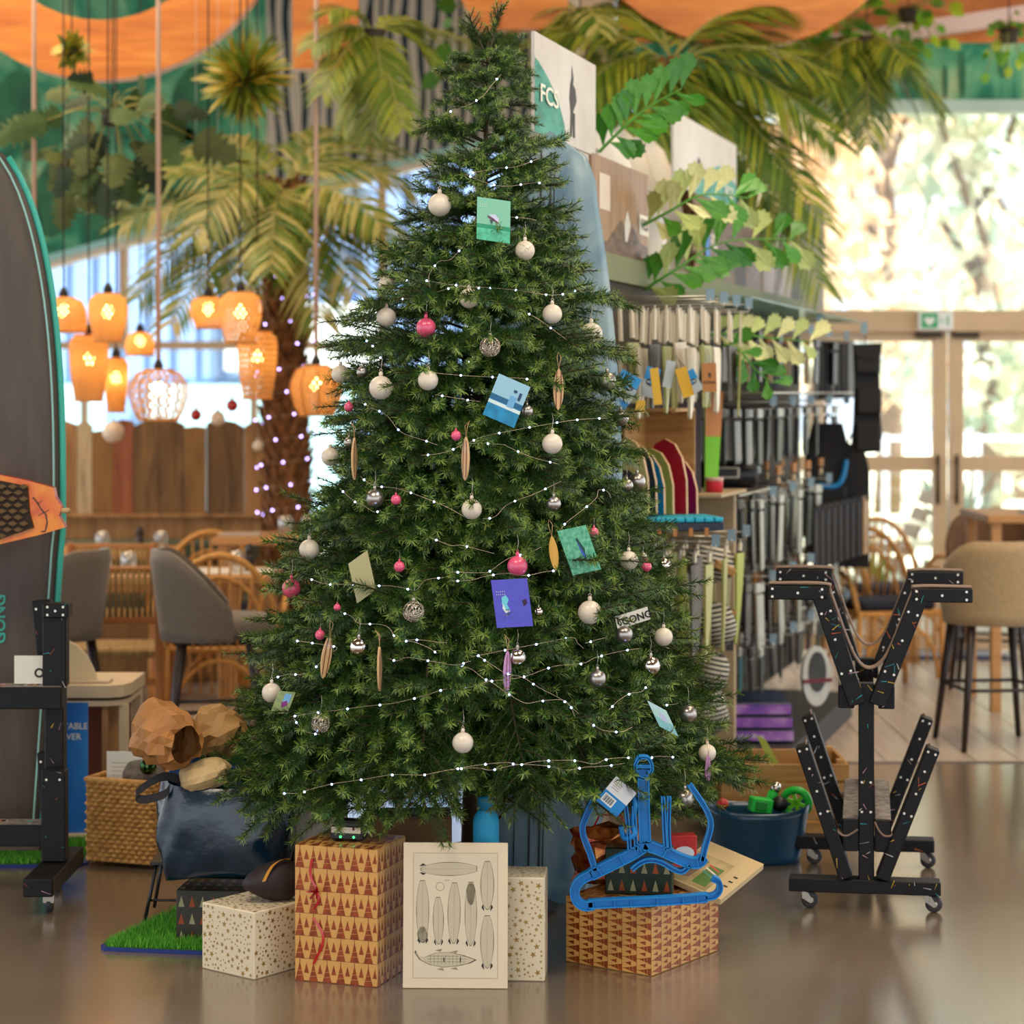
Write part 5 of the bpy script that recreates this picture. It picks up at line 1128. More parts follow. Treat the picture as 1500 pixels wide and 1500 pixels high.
# packs: clear bags, black bags, kraft headers
film = clear_mat('clear_film', (244,246,244), .014, .003, .1); blackp = mat('black_pack', (20,18,18), .35, var=.15, scale=20); grey_in = mat('pack_grey_content', (54,54,48), .5, var=.2, scale=15); tan_in = mat('pack_tan_content', (176,140,96), .6, var=.2, scale=15); white_in = mat('pack_white_content', (196,196,186), .5, var=.1); aqua_in = mat('pack_aqua_content', (90,150,160), .5, var=.15)
packp = {}
def pack(kind, Y, z, o, wd_, ht, label, group, tilt=0.0):
    key = (kind, wd_, ht)
    if key not in packp:
        e = thing('hanging_pack', '', 'pack'); M = frame((0,0,0), gd, (0,0,1)); th = .016
        inner_m = {'b': blackp, 'c': grey_in, 'k': tan_in, 'w': white_in, 'a': aqua_in}[kind]
        MB().box((0,-.035-(ht-.05)/2,0), (wd_*.8,ht-.07,th*.7), inner_m, M, bev=.004).build('content', e)
        if kind != 'b': MB().box((0,-ht/2,0), (wd_,ht,th), film, M, bev=.003).build('clear_bag', e)
        MB().box((0,-.015,0), (wd_,.04,th*.9), {'b': blackp, 'k': tags_c[2]}.get(kind, white_in), M, bev=.002).build('header_card', e)
        packp[key] = e
    else: e = copy_tree(packp[key])
    e.location = wpt(Y, z, o); e.rotation_euler = (0, rn.uniform(-.04,.04), tilt+rn.uniform(-.12,.12)); return tag(e, label, 'pack', group)
ROWS = [(1.86,.24,'bcbbkb','top'),(1.53,.26,'bbcbbc','second'),(1.145,.32,'bbkbcbw','third'),(.79,.29,'bcbkbw','fourth'),(.52,.21,'bbcbabc','lowest')]
words = {'b':'slim black pack','c':'clear bagged leash pack','k':'kraft topped clear pack','w':'pale clear pack','a':'pack with aqua content'}
for r, (z, ht, seq, nm) in enumerate(ROWS):
    for j, Y in enumerate((9.65,10.15,10.65,11.2,11.8)):
        L = .40; hook(Y, z+.004, L)
        for k, c in enumerate(seq):
            pack(c, Y, z, .09+k*(.30/len(seq)), .12, ht, words[c]+' hanging in the '+nm+' hook row', words[c]+'s in the '+nm+' row')
for k in range(9): pack('k', 9.8+.2*k, 1.275, .20+.16*(k % 2), .07, .10, 'small tan pack hanging between the second and third hook rows', 'small tan packs')
# end items beyond the rows
arm = MB(); a = P(1085,464,11.0); b_ = P(1265,494,11.35); arm.tube([wpt(11.4,2.0,0), b_+Vector((-.3,0,.03)), b_+Vector((0,0,.0)), b_+Vector((0,0,-.02))], .005, hookm, 6)
for px_ in (1201, 1266): q = P(px_, 467 if px_ < 1250 else 480, 11.3); arm.box(q, (.034,.004,.06), plate_m)
arm.build('long_arm', dw)
cl = mat('black_cordura', (17,15,15), .75, var=.2, scale=30); ph = thing('hanging_organiser', 'long black three-pocket pouch hanging from the display arm', 'pouch', P(1266,500,11.33))
def pq(x, y): p = P(x, y, 11.33); return (p.x-ph.location.x, p.z-ph.location.z)
Mq = frame((0,0,0), (1,0,0), (0,0,1)); MB().prism([pq(*q) for q in ((1250,506),(1286,504),(1288,560),(1288,600),(1292,640),(1284,662),(1246,664),(1250,620),(1252,560))][::-1], .03, cl, Mq).build('back_sheet', ph)
for y0, y1, xx in ((508,548,0),(567,607,2),(618,662,1)): MB().box((pq(1269+xx,0)[0], -.03, pq(0,(y0+y1)/2)[1]), (.13,.04,(y1-y0)/FPX*11.33), cl, bev=.012).build('pocket', ph)
MB().prism([pq(*q) for q in ((1248,504),(1290,503),(1288,520),(1268,528),(1252,520))][::-1], .012, cl, frame((0,-.05,0), (1,0,0), (0,0,1))).build('flap', ph); b = MB(); b.tube([(0,0,-.02),(.01,0,.015),(0,0,.03)], .003, cl, 5); b.build('hanging_loop', ph)
for k in range(7):
    x = 1198+k*8; e = thing('hanging_pouch', 'thin black pouch hanging beside the long pouch', 'pouch', P(x, 497, 11.6+.05*k), 0, 'thin black pouches'); M = frame((0,0,0), (.5,1,0), (0,0,1))
    MB().box((0,-.16,0), (.11,.30,.010), cl if k % 3 else grey_in, M, bev=.006).build('body', e); b = MB(); b.tube([(0,0,-.01),(0,0,.02)], .003, hookm, 5); b.build('hook_clip', e)
bp_ = [('black backpack with a blue strap hanging on the display wall end', 1212, 620, 60, 190, 11.6), ('black backpack hanging behind the blue strapped one', 1245, 650, 52, 180, 11.9)]
for lb, x, y, w_, h_, Y in bp_:
    e = thing('backpack', lb, 'backpack', P(x, y, Y)); ww, hh = w_/FPX*Y, h_/FPX*Y; prof = [(-ww*.32,0),(ww*.32,0),(ww*.5,-hh*.22),(ww*.5,-hh),(-ww*.5,-hh),(-ww*.5,-hh*.22)]
    MB().prism(prof[::-1], .14, cl, frame((0,0,0), (1,0,0), (0,0,1))).build('body', e); MB().box((0,-.085,-hh*.68), (ww*.8,.04,hh*.42), cl, bev=.015).build('front_pocket', e)
    b = MB(); b.tube(smooth_line([(-ww*.1,-.05,0),(0,-.06,.05),(ww*.1,-.05,0)], 4), .006, cl, 6); b.build('top_loop', e)
    if 'with' in lb: b = MB(); b.tube(smooth_line([(ww*.4,-.08,-hh*.28),(ww*.3,-.1,-hh*.42),(ww*.1,-.1,-hh*.48),(-ww*.3,-.1,-hh*.47)], 4), .014, tags_c[0], 6); b.build('strap', e)
for k in range(9):
    x = 1196+k*9; e = thing('folded_sleeve', 'flat black sleeve hanging below the backpacks', 'sleeve', P(x, 742-k*2, 10.75+.1*k), 0, 'flat black sleeves'); M = frame((0,0,0), (.35,1,0), (0,0,1))
    MB().box((0,-.15,0), (.13,.30,.010), cl if k < 8 else tan_in, M, bev=.005).build('body', e); MB().box((0,-.01,0), (.05,.03,.024), cl, M, bev=.004).build('tab', e)
lp = thing('leash_pack', 'white rounded leash pack with a red band, front of the lowest row', 'pack', P(1195,990,10.1)); M = frame((0,0,0), (.9,.42,0), (0,0,1))
MB().prism(ellipse(.075,.135,24), .02, white_in, M).build('backing', lp); b = MB(); b.prism(ellipse(.045,.09,18), .012, grey_in, M @ Matrix.Translation((0,.02,.012))); b.build('coiled_leash', lp); MB().box((0,-.02,.012), (.15,.016,.014), mat('band_red_black', (110,14,24), .5), M).build('band', lp)
# ---- first bay: wood box, coloured fins, trays, striped socks
oak = noise_ramp('display_oak', [(150,104,50),(176,130,70),(190,146,86)], 3, .6, stretch=(1,1,9)); beige_p = mat('beige_panel', (178,154,118), .7, var=.04)
wall_box('divider_panel', 9.36, 9.40, .12, 1.19, .0, .29, beige_p); wall_box('counter_top', 8.9, 9.42, 1.19, 1.205, .0, .33, beige_p)
cub = thing('oak_display_cube', 'open oak display cube behind the coloured fins', 'display box', wpt(8.55, 1.22, .03))
for (y0, y1, z0, z1, o0, o1, nm) in ((-.02,.34,.0,.012,0,.2,'side_board'),(-.02,.34,.31,.322,0,.2,'side_board'),(.33,.342,0,.32,0,.2,'side_board'),(-.02,.34,0,.32,-.004,.004,'back_board')):
    M = frame(gd*((y0+y1)/2)+gn*((o0+o1)/2)+Vector((0,0,(z0+z1)/2)), gd, (0,0,1)); MB().box((0,0,0), (y1-y0,z1-z0,o1-o0), oak, M).build(nm, cub)
for k, (x, y, c, ww) in enumerate(((918,640,(176,170,110),22),(930,648,(30,44,60),20),(942,660,(24,120,160),20),(955,655,(150,150,70),22),(975,640,(166,20,44),26),(990,668,(120,20,70),18))):
    m = mat('board_col_%d' % k, c, .3); e = thing('small_board', ('cream','navy','sky blue','olive','crimson','plum')[k]+' rounded skim board standing in the teal tray', 'board', P(x, 752, 8.2+.05*k), 0, 'coloured boards in the tray'); h = (752-y)/FPX*8.2
    M = frame((0,0,.0), (.85,-.5,0), (0,0,1)); pts = [(-.09,0),(.09,0),(.088,h*.45),(.07,h*.75),(.04,h*.93),(0,h),(-.04,h*.93),(-.07,h*.75),(-.088,h*.45)]; MB().prism(pts, .014, m, M, medge=pine).build('deck', e); MB().prism(ellipse(.03,.02,10,0,h*.5), .016, slate, M).build('logo_patch', e)
ty = thing('teal_tray', 'bright teal ribbed foam tray under the coloured boards', 'tray', P(990,765,8.25)); tq = mat('teal_foam', (30,170,196), .6); M = frame((0,0,0), (1,.25,0), (0,1,0))
MB().box((0,0,-.012), (.30,.22,.03), mat('tray_navy', (24,34,54), .5), M, bev=.004).build('base', ty)
for k in range(8): MB().box((-.13+k*.037,0,.014), (.033,.22,.018), tq, M, bev=.003).build('rib', ty)
for k in range(4): MB().box((-.1+k*.06,-.112,-.03), (.016,.004,.03), tags_c[2], M).build('label_clip', ty)
dbd = thing('dark_deck', 'dark grey deck with a pale letter standing beside the oak cube', 'board', wpt(9.0,1.206,.18)); M = frame((0,0,0), (1,.1,0), (0,0,1)); MB().prism([(-.045,0),(.045,0),(.045,.36),(-.045,.36)], .02, slate, M).build('deck', dbd); text('B', frame((0,-.011,.2), (1,0,0), (0,0,1)), .09, logo_w, dbd)
lime = thing('lime_deck', 'tapered lime green and orange deck standing on the counter', 'board', wpt(9.15,1.206,.24)); MB().prism([(-.03,0),(.02,0),(.045,.4),(-.03,.4)], .02, mat('lime', (130,214,30), .4), M).build('deck', lime); MB().prism([(-.028,.22),(.034,.22),(.045,.4),(-.03,.4)], .023, mat('deck_orange', (214,140,70), .4), M).build('upper_print', lime)
tin = MB(); tin.lathe([(.034,0),(.036,.05),(.036,.052),(.001,.053)], mat('tin_red', (206,44,60), .4), 18); tin.lathe([(.037,.045),(.037,.058),(.001,.059)], mat('tin_lid', (196,160,150), .4), 18); tag(tin.build('wax_tin', None, wpt(9.05,1.206,.27)), 'small red tin with a pale lid on the beige counter', 'tin')
sp = thing('portable_speaker', 'black cylindrical device with a light framed panel on the shelf', 'speaker', P(1068,695,9.7)); MB().lathe([(.001,-.12),(.05,-.12),(.06,-.105),(.06,.105),(.05,.12),(.001,.12)], blk, 22, M=Matrix.Rotation(PI/2,4,'Y')).build('body', sp)
MB().box((-.02,-.058,.01), (.12,.01,.05), mat('light_frame', (206,196,170), .4), bev=.008).build('panel_frame', sp); MB().box((-.02,-.062,.01), (.10,.008,.034), slate, bev=.006).build('panel', sp)
for s in (-.125,.125): MB().box((s,-.0,.02), (.02,.04,.03), tags_c[0] if s < 0 else tags_c[3], bev=.005).build('end_clip', sp)
wall_box('device_shelf', 9.42, 10.2, 1.17, 1.18, .0, .3, steel)
zeb = noise_ramp('zebra_stripes', [(20,24,30),(22,26,32),(206,196,172),(210,200,180)], 5.5, .8, stretch=(.4,.4,3.2), distort=1.6, kind='Z', pos=[.3,.48,.52,.8])
for k, (x, y, sx, sz) in enumerate(((1040,825,.10,.075),(1052,915,.07,.09),(1045,985,.06,.08),(1040,1040,.07,.09))):
    o = crumple('striped_sock', ('black and white striped board sock rolled at the top','striped board sock bulging below the top roll','striped board sock behind the green fins','lowest striped board sock above the wooden crate')[k], 'board sock', P(x, y, 8.95), (sx,.07,sz), zeb, 40+k, (0,.2*(-1)**k,0), amp=.1, group='striped board socks')
    for p_ in o.data.polygons: p_.use_smooth = True
o = MB().box((0,0,0), (.09,.02,.035), oak, bev=.006).build('wooden_label', None, P(1062,833,8.86)); tag(o, 'small wooden label block on the striped sock', 'label'); o.rotation_euler = (0,.5,0)
o = MB().box((0,0,0), (.07,.06,.016), oak, bev=.004).build('wooden_peg_shelf', None, P(1066,897,8.95)); tag(o, 'tiny oak ledge under a striped sock', 'ledge')
o = MB().box((0,0,0), (.03,.004,.11), slate, bev=.001).build('swing_tag', None, P(1069,933,8.93)); tag(o, 'dark narrow swing tag beside the beige panel', 'tag')
# ---- floor level: flat boxes, crate, tub
fb = thing('game_box', 'stack of flat purple and navy boxes on the display base', 'box', wpt(9.62,.124,.34)); nav = mat('box_navy', (20,34,66), .35, var=.3, scale=12); pur = noise_ramp('box_purple_art', [(60,50,150),(150,90,180),(206,170,206)], 9, .4)
for k in range(3):
    M = frame(Vector((0,0,.03+k*.056)), (1,0,0), (0,1,0)); MB().box((.0,.18,0), (.30-.01*k,.40,.052), nav, M, bev=.003).build('box', fb)
    q = MB(); q.flat(R(-.148+.005*k,-.02,.148-.005*k,.02), pur, frame(Vector((0,-.0206,.03+k*.056)), (1,0,0), (0,0,1)), .0004); q.build('side_print', fb)
text('Good to Blow', frame((-.05,-.0215,.03), (1,0,0), (0,0,1)), .026, logo_w, fb)
cr = thing('wooden_crate', 'wooden slatted crate on the floor beside the rack', 'crate', (P(1150,0,8.05).x, 8.05, 0)); cw, cd, chh = .46, .34, .30
for k in range(4):
    z_ = .035+k*.07
    for y_ in (0, cd): MB().box((0,y_,z_), (cw,.014,.06), oak, bev=.002).build('slat', cr)
    for s in (-1,1): MB().box((s*(cw/2-.007),cd/2,z_), (.014,cd-.014,.06), oak, bev=.002).build('slat', cr)
for sx in (-1,1):
    for y_ in (.02, cd-.02): MB().box((sx*(cw/2-.03),y_,.145), (.03,.026,.29), oak, bev=.002).build('corner_post', cr)
MB().box((0,cd/2,.012), (cw-.03,cd-.03,.012), oak).build('base_board', cr)
o = MB().prism([(-.012,-.05),(.012,-.05),(.02,.12),(0,.15),(-.006,.1)], .006, fin_mats[3], frame(P(1140,1128,8.2), (.8,0,.5), (-.4,0,.9))).build('loose_fin'); tag(o, 'lime green fin sticking out of the wooden crate', 'fin')
tu = thing('flexible_tub', 'dark teal flexible tub full of green toys on the floor', 'tub', (P(1112,0,7.62).x, 7.72, 0)); tm_ = mat('tub_teal', (8,62,88), .3, var=.12, coat=.3)
b = MB(); n = 28; k = 8; vs = []
for j in list(range(k+1))+list(range(k,1,-1)):
    t = j/k; ins = .006 if len(vs) >= n*(k+1) else 0
    for i in range(n): a = 2*PI*i/n; vs.append(((.15+.035*t-ins)*math.copysign(abs(math.cos(a))**.75, math.cos(a)), (.10+.025*t-ins)*math.copysign(abs(math.sin(a))**.75, math.sin(a)), .19*t+.012*t*math.cos(2*a)+.001))
m_ = len(vs)//n; b.add(vs, [(j*n+i, j*n+(i+1) % n, (j+1)*n+(i+1) % n, (j+1)*n+i) for j in range(m_-1) for i in range(n)]+[tuple(range(n))[::-1], tuple((m_-1)*n+i for i in range(n))], tm_, True); b.build('body', tu)
grn = mat('toy_green', (30,190,60), .35); X0, Y0 = tu.location.x, tu.location.y
tg_ = thing('ring_toy', 'bright green ring toy with spokes standing in the tub', 'toy', (P(1166,1175,7.7).x, 7.7, .2)); b = MB(); b.tube([(.045*math.cos(a), 0, .045*math.sin(a)) for a in [2*PI*i/24 for i in range(25)]], .013, grn, 10, caps=False); b.build('ring', tg_); b = MB()
for a in range(6): b.bar((0,0,0), (.045*math.cos(a*PI/3),0,.045*math.sin(a*PI/3)), .008, .012, mat('toy_lime', (120,220,40), .4))
b.build('spokes', tg_); tg_.rotation_euler = (.1,.3,-.3)
tg_ = thing('toy_block', 'bright green toy block lying in the tub', 'toy', (P(1114,1172,7.66).x, 7.66, .2)); MB().box((0,0,0), (.075,.05,.05), grn, bev=.004).build('block', tg_); MB().box((-.005,-.027,0), (.04,.006,.03), mat('toy_dark_green', (16,130,40), .4), bev=.002).build('panel', tg_); tg_.rotation_euler = (0,.15,.2)
tg_ = thing('toy_bottle', 'silver capped green toy flask leaning in the tub', 'toy', (P(1125,1150,7.7).x, 7.7, .19)); MB().lathe([(.001,0),(.018,0),(.018,.05),(.012,.06)], grn, 14).build('body', tg_); MB().lathe([(.016,.05),(.018,.07),(.012,.085),(.001,.088)], CH, 14).build('cap', tg_); tg_.rotation_euler = (0,.4,0)
for lb, x, y, m, s in (('small red ball among the toys in the tub',1058,1172,mat('toy_red', (190,30,30), .4),.022),('dark round toy under the green ring',1142,1178,blk,.03)):
    tag(MB().ball((0,0,0), s, m, 14, 10, (1,1,.9)).build('toy_ball', None, (P(x,y,7.68).x, 7.68, .2)), lb, 'toy')
# leafy fishtail branches on the display wall
lg = [mat('fishtail_green', (50,120,24), .4, var=.15), mat('fishtail_mid', (76,146,40), .4, var=.15)]; lp_ = [mat('fishtail_pale', (176,190,110), .4, var=.1), mat('fishtail_cream', (206,206,140), .4, var=.1)]
def leaf_branch(label, px, Ys, n, size, mats, sd):
    rn = random.Random(sd); t = thing('leaf_branch', label, 'plant', (0,0,0), 0, 'fishtail leaf branches'); q = smooth_line([P(x, y, Y) for (x, y), Y in zip(px, Ys)], 8)
    t.location = q[0]; q = [p-t.location for p in q]; MB().tube(q, [.007*(1-.7*i/len(q)) for i in range(len(q))], lg[1], 6).build('stem', t); pro = {}
    for i in range(n):
        f = .12+.88*i/(n-1); p = q[min(len(q)-1, int(f*(len(q)-1)))]; m = rn.choice(mats)
        if m.name not in pro:
            b = MB(); b.add([(0,0,0),(.35,-.10,.03),(.7,-.28,.0),(.82,-.2,0),(.86,-.27,-.01),(.94,-.12,0),(1.02,-.1,.0),(.95,0,.03),(1.0,.1,0),(.86,.16,0),(.84,.26,-.02),(.7,.24,0),(.35,.10,.03)], [(0,1,7),(1,2,3,4,5,6,7),(0,7,12),(12,7,8,9,10,11)], m); o = b.build('leaf', t); pro[m.name] = o
        else: o = copy_obj(pro[m.name], t)
        d = (q[min(len(q)-1, int(f*(len(q)-1))+1)]-q[max(0, int(f*(len(q)-1))-1)]).normalized(); s = (1 if i % 2 else -1)
        side = d.cross(Vector((0,-1,.2))).normalized()*s; ax = (d*.75+side*.9+Vector((0,rn.uniform(-.4,.1),rn.uniform(-.35,.05)))).normalized()
        o.matrix_basis = frame(p, ax, ax.cross(Vector((rn.uniform(-.4,.4),-1,rn.uniform(-.2,.5))))) @ Matrix.Scale(size*rn.uniform(.8,1.15), 4)
leaf_branch('bright green fishtail leaf branch between the tall FCS poster and the sepia poster', [(878,222),(910,190),(945,160),(998,130)], [8.6,8.5,8.5,8.5], 17, .13, lg, 1)
leaf_branch('pale variegated leaf branch in front of the far FCS poster', [(942,330),(980,310),(1030,285),(1095,290)], [8.9,8.8,8.8,8.9], 17, .14, lp_+lg[1:], 2)
leaf_branch('large green leaf branch reaching over the hooks towards the garden window', [(935,430),(990,395),(1060,355),(1165,350)], [9.0,8.9,9.0,9.2], 24, .15, lg+lp_[:1], 3)
leaf_branch('cream and green leaf branch hanging below the glass shelf', [(1035,490),(1080,490),(1130,495),(1185,500)], [9.2,9.2,9.3,9.4], 15, .12, lp_, 4)
leaf_branch('drooping green leaf branch in front of the top hook row', [(1060,505),(1085,515),(1105,540),(1130,560)], [9.15,9.1,9.1,9.1], 9, .11, lg, 5)
# ================================================================ restaurant
planks_m = [noise_ramp('old_plank_%d' % i, c, 3, .7, stretch=(6,6,.8), distort=.8) for i, c in enumerate(([(120,84,46),(160,116,68),(180,136,84)],[(150,130,100),(190,168,130),(204,184,146)],[(110,78,34),(140,100,50),(156,116,62)],[(120,62,36),(146,82,50),(160,98,62)],[(80,56,28),(112,80,42),(140,104,58)]))]
YF = 13.0
pf = thing('plank_partition', 'rustic partition of upright old planks behind the restaurant tables', 'partition', (P(235,0,YF).x, YF, 0))
def fx(x): return P(x,0,YF).x-pf.location.x
def fz(y): return P(0,y,YF).z
for i, (x0, x1, yl, yc, yr, m) in enumerate(((80,112,622,616,622,0),(113,135,622,616,624,1),(136,165,632,630,628,2),(166,196,618,614,618,3),(197,233,624,615,612,4),(234,270,612,614,622,4),(271,302,626,624,626,2),(303,330,620,615,616,4),(331,358,616,618,626,4),(359,390,624,616,620,0))):
    a, b_ = fx(x0), fx(x1); o = [(a, fz(757)), (b_, fz(757)), (b_, fz(yr)), ((a+b_)/2, fz(yc)), (a, fz(yl))]
    MB().prism(o, .03, planks_m[m], frame((0, random.uniform(-.008,.008), 0), (1,0,0), (0,0,1))).build('plank', pf)
MB().box((0,-.01,(fz(755)+fz(790))/2), (fx(392)-fx(78), .05, fz(755)-fz(790)), planks_m[0], bev=.004).build('rail_board', pf); MB().box((0,-.04,fz(755)), (fx(392)-fx(78), .06, .02), planks_m[0], bev=.003).build('ledge', pf)
MB().box((0,.02,fz(790)/2), (fx(392)-fx(78), .03, fz(790)), planks_m[2]).build('lower_panel', pf)
for x in (76, 396): MB().box((fx(x),0,fz(700)/1.0/1), (.05,.07,.0001+2*0.5*fz(640)*0+.3), planks_m[0]).build('post', pf)
bn = thing('bench', 'long bench with a dark green back cushion along the plank partition', 'bench', (P(235,0,YF).x, YF-.3, 0))
MB().box((0,.2,fz(804)), (1.15,.08,.12), mat('green_leather', (62,74,52), .5, var=.1), bev=.02).build('back_cushion', bn); MB().box((0,0,.42), (1.15,.4,.1), mat('green_leather', (62,74,52)), bev=.02).build('seat_cushion', bn); MB().box((0,.02,.19), (1.12,.36,.37), planks_m[2]).build('base', bn)
# stools
grey_f = mat('grey_upholstery', (112,100,88), .9, var=.08, scale=60, sheen=.3); beige_f = mat('beige_upholstery', (176,148,108), .9, var=.08, scale=60, sheen=.3); darkleg = mat('dark_wood_leg', (44,32,28), .45)
def bar_stool(label, loc, rz, m):
    """counter stool, its front along local +x"""
    t = thing('bar_stool', label, 'stool', loc, rz, 'upholstered bar stools'); b = MB(); n, k = 24, 8; vs = []
    for side in (0, 1):
        for j in range(k+1):
            f = j/k
            for i in range(n+1):
                a = PI+(i/n-.5)*2*2.0; e = abs(i/n-.5)*2; top = .94-.24*max(0, e-.35)**1.5/.65**1.5; z = .56+(top-.56)*f
                r = .215+.03*f-(.03 if side else 0)-.01*(f > .95); vs.append((r*math.cos(a)*1.0-.02*f, r*1.05*math.sin(a), z))
    W_ = n+1; o = (k+1)*W_; fs = []
    for j in range(k):
        for i in range(n): p = j*W_+i; fs += [(p,p+1,p+W_+1,p+W_), (o+p,o+p+W_,o+p+W_+1,o+p+1)]
    for i in range(n): p = k*W_+i; fs += [(p,p+1,o+p+1,o+p), (i,o+i,o+i+1,i+1)]
    for i in (0, n): fs += [(j*W_+i,(j+1)*W_+i,o+(j+1)*W_+i,o+j*W_+i) for j in range(k)]
    b.add(vs, fs, m, True); b.build('backrest', t)
    b = MB(); b.lathe([(.001,.57),(.20,.57),(.225,.60),(.225,.635),(.2,.66),(.001,.67)], m, 24, M=Matrix.Translation((.03,0,0)) @ Matrix.Diagonal((1.08,.98,1,1))); b.build('seat', t)
    for sx in (-1,1):
        for sy in (-1,1): MB().tube([(sx*.21+.02,sy*.2,0),(sx*.14+.02,sy*.14,.58)], [.013,.022], darkleg, 10).build('leg', t)
    for a, c in (((.20,-.175),(.20,.175)),((-.16,-.175),(-.16,.175)),((-.16,.175),(.20,.175)),((-.16,-.175),(.20,-.175))): MB().tube([(a[0],a[1],.27),(c[0],c[1],.27)], .008, darkleg, 8).build('footrest', t)
p = F(310,1128); bar_stool('grey upholstered bar stool in front of the white-clothed table', (p.x, p.y, 0), .15, grey_f)
p = F(72,1128); bar_stool('grey upholstered bar stool half behind the grey paddle board', (p.x, p.y, 0), PI-.25, grey_f)
p = F(1455,1092); bar_stool('beige upholstered bar stool with dark legs by the garden doors', (p.x, p.y, 0), PI/2+.12, beige_f)
bar_stool('beige bar stool on the far side of the bar table', (2.62, 12.3, 0), -PI/2-.3, mat('brown_upholstery', (120,88,64), .9, var=.08))
# tables
tw = mat('table_wood', (190,138,80), .5, var=.12, stretch=(1,10,10)); cloth = mat('table_linen', (226,220,210), .8, var=.02)
def table(label, cx, cy, w_, d_, h_, top_m, cl=False):
    t = thing('dining_table', label, 'table', (cx, cy, 0), 0, 'restaurant tables'); MB().box((0,0,h_-.02), (w_,d_,.04), top_m, bev=.005).build('tabletop', t)
    for sx in (-1,1):
        for sy in (-1,1): MB().box((sx*(w_/2-.05),sy*(d_/2-.05),(h_-.04)/2), (.05,.05,h_-.04), tw, bev=.004).build('leg', t)
    if cl: MB().box((0,0,h_+.003), (w_*.96,.34,.003), cloth).build('runner', t)
    return t
table('dining table with a white runner in front of the rattan chairs', P(255,0,10.75).x, 10.75, .98, .62, .75, tw, True); table('dining table close to the green bench', P(150,0,12.2).x, 12.2, .8, .55, .76, tw); table('high wooden table beside the palm trunk', P(395,0,11.4).x, 11.35, .50, .5, .89, tw)
table('bar table with a wooden top beside the beige stools', 2.75, 11.6, .75, .7, .99, tw)
gl = clear_mat('drinking_glass', (240,240,236), .25, .06, .03)
def tumbler(label, x, y, Y, z): tag(MB().lathe([(.001,0),(.028,0),(.036,.03),(.038,.06),(.033,.095),(.031,.095),(.036,.06),(.034,.03),(.026,.006),(.001,.006)], gl, 20).build('water_glass', None, (P(x,0,Y).x, Y, z)), label, 'glass', 'water glasses')
for lb, x, y, Y, z in (('water glass on the white runner next to the first grey stool',152,0,10.7,.756),('water glass on the white runner beside its neighbour',188,0,10.62,.756),('water glass on the white runner before the rattan chair',346,0,10.68,.756),('water glass on the high table beside the palm',418,0,11.3,.891),('water glass on the high table touching the tree',452,0,11.35,.891),('water glass on the bench-side table near the mill',150,0,12.1,.761),('water glass on the bench-side table end',236,0,12.15,.761)): tumbler(lb, x, y, Y, z)
def mill(label, x, Y, z):
    t = thing('pepper_mill', label, 'pepper mill', (P(x,0,Y).x, Y, z), 0, 'pepper mills'); MB().lathe([(.001,0),(.026,0),(.026,.02),(.018,.05),(.022,.08)], darkleg, 16).build('body', t); MB().lathe([(.022,.082),(.024,.1),(.014,.12),(.012,.125),(.001,.13)], darkleg, 16).build('head', t)
mill('dark pepper mill on the bench-side table', 205, 12.05, .761); mill('dark pepper mill on the white runner', 366, 10.72, .756)
b = MB(); b.box((0,0,.004), (.2,.14,.008), mat('menu_paper', (190,180,170), .6)); tag(b.build('menu_card', None, (P(352,0,11.3).x, 11.28, .891)), 'folded menu lying on the high table', 'menu'); b = MB(); b.box((0,0,.004), (.22,.16,.006), mat('menu_blue', (150,170,190), .6)); tag(b.build('menu_card', None, (2.7, 11.45, .991)), 'pale blue menu lying on the bar table', 'menu')
# wooden chair with cord back
cw_ = mat('chair_oak', (176,112,50), .5, var=.1, stretch=(8,8,1)); cord = noise_ramp('chair_cord', [(110,84,46),(150,120,70),(170,140,90)], 30, .8, stretch=(4,.2,.2))
def cord_chair(label, x, Y, rz):
    t = thing('cord_chair', label, 'chair', (P(x,0,Y).x, Y, 0), rz, 'cord back chairs')
    for sx in (-1,1): MB().bar((sx*.22,0,0), (sx*.21,-.05,.84), .036, .036, cw_, bev=.006).build('leg', t); MB().bar((sx*.21,.42,0), (sx*.21,.42,.45), .036, .036, cw_, bev=.006).build('leg', t)
    for z in (.60,.82): MB().bar((-.21,-.04,z), (.21,-.04,z), .03, .03, cw_, bev=.005).build('back_rail', t)
    for i in range(15): MB().tube([(-.18+i*.0257,-.045,.60),(-.18+i*.0257,-.05,.82)], .009, cord, 6).build('back_cord', t)
    for s in (-1,1): MB().bar((s*.21,0,.2), (s*.21,.42,.2), .025, .025, cw_).build('side_rail', t)
    MB().bar((-.21,0,.32), (.21,0,.32), .025, .03, cw_).build('stretcher', t); MB().box((0,.21,.445), (.43,.43,.04), cord, bev=.01).build('seat', t)
cord_chair('oak chair with a woven cord back beside the first grey stool', 163, 9.98, .05); cord_chair('oak chair with a woven cord back at the bench-side table', 166, 11.5, .0)
ratt = mat('rattan', (206,146,70), .5, var=.15, scale=30); cush = mat('navy_cushion', (34,36,52), .9)
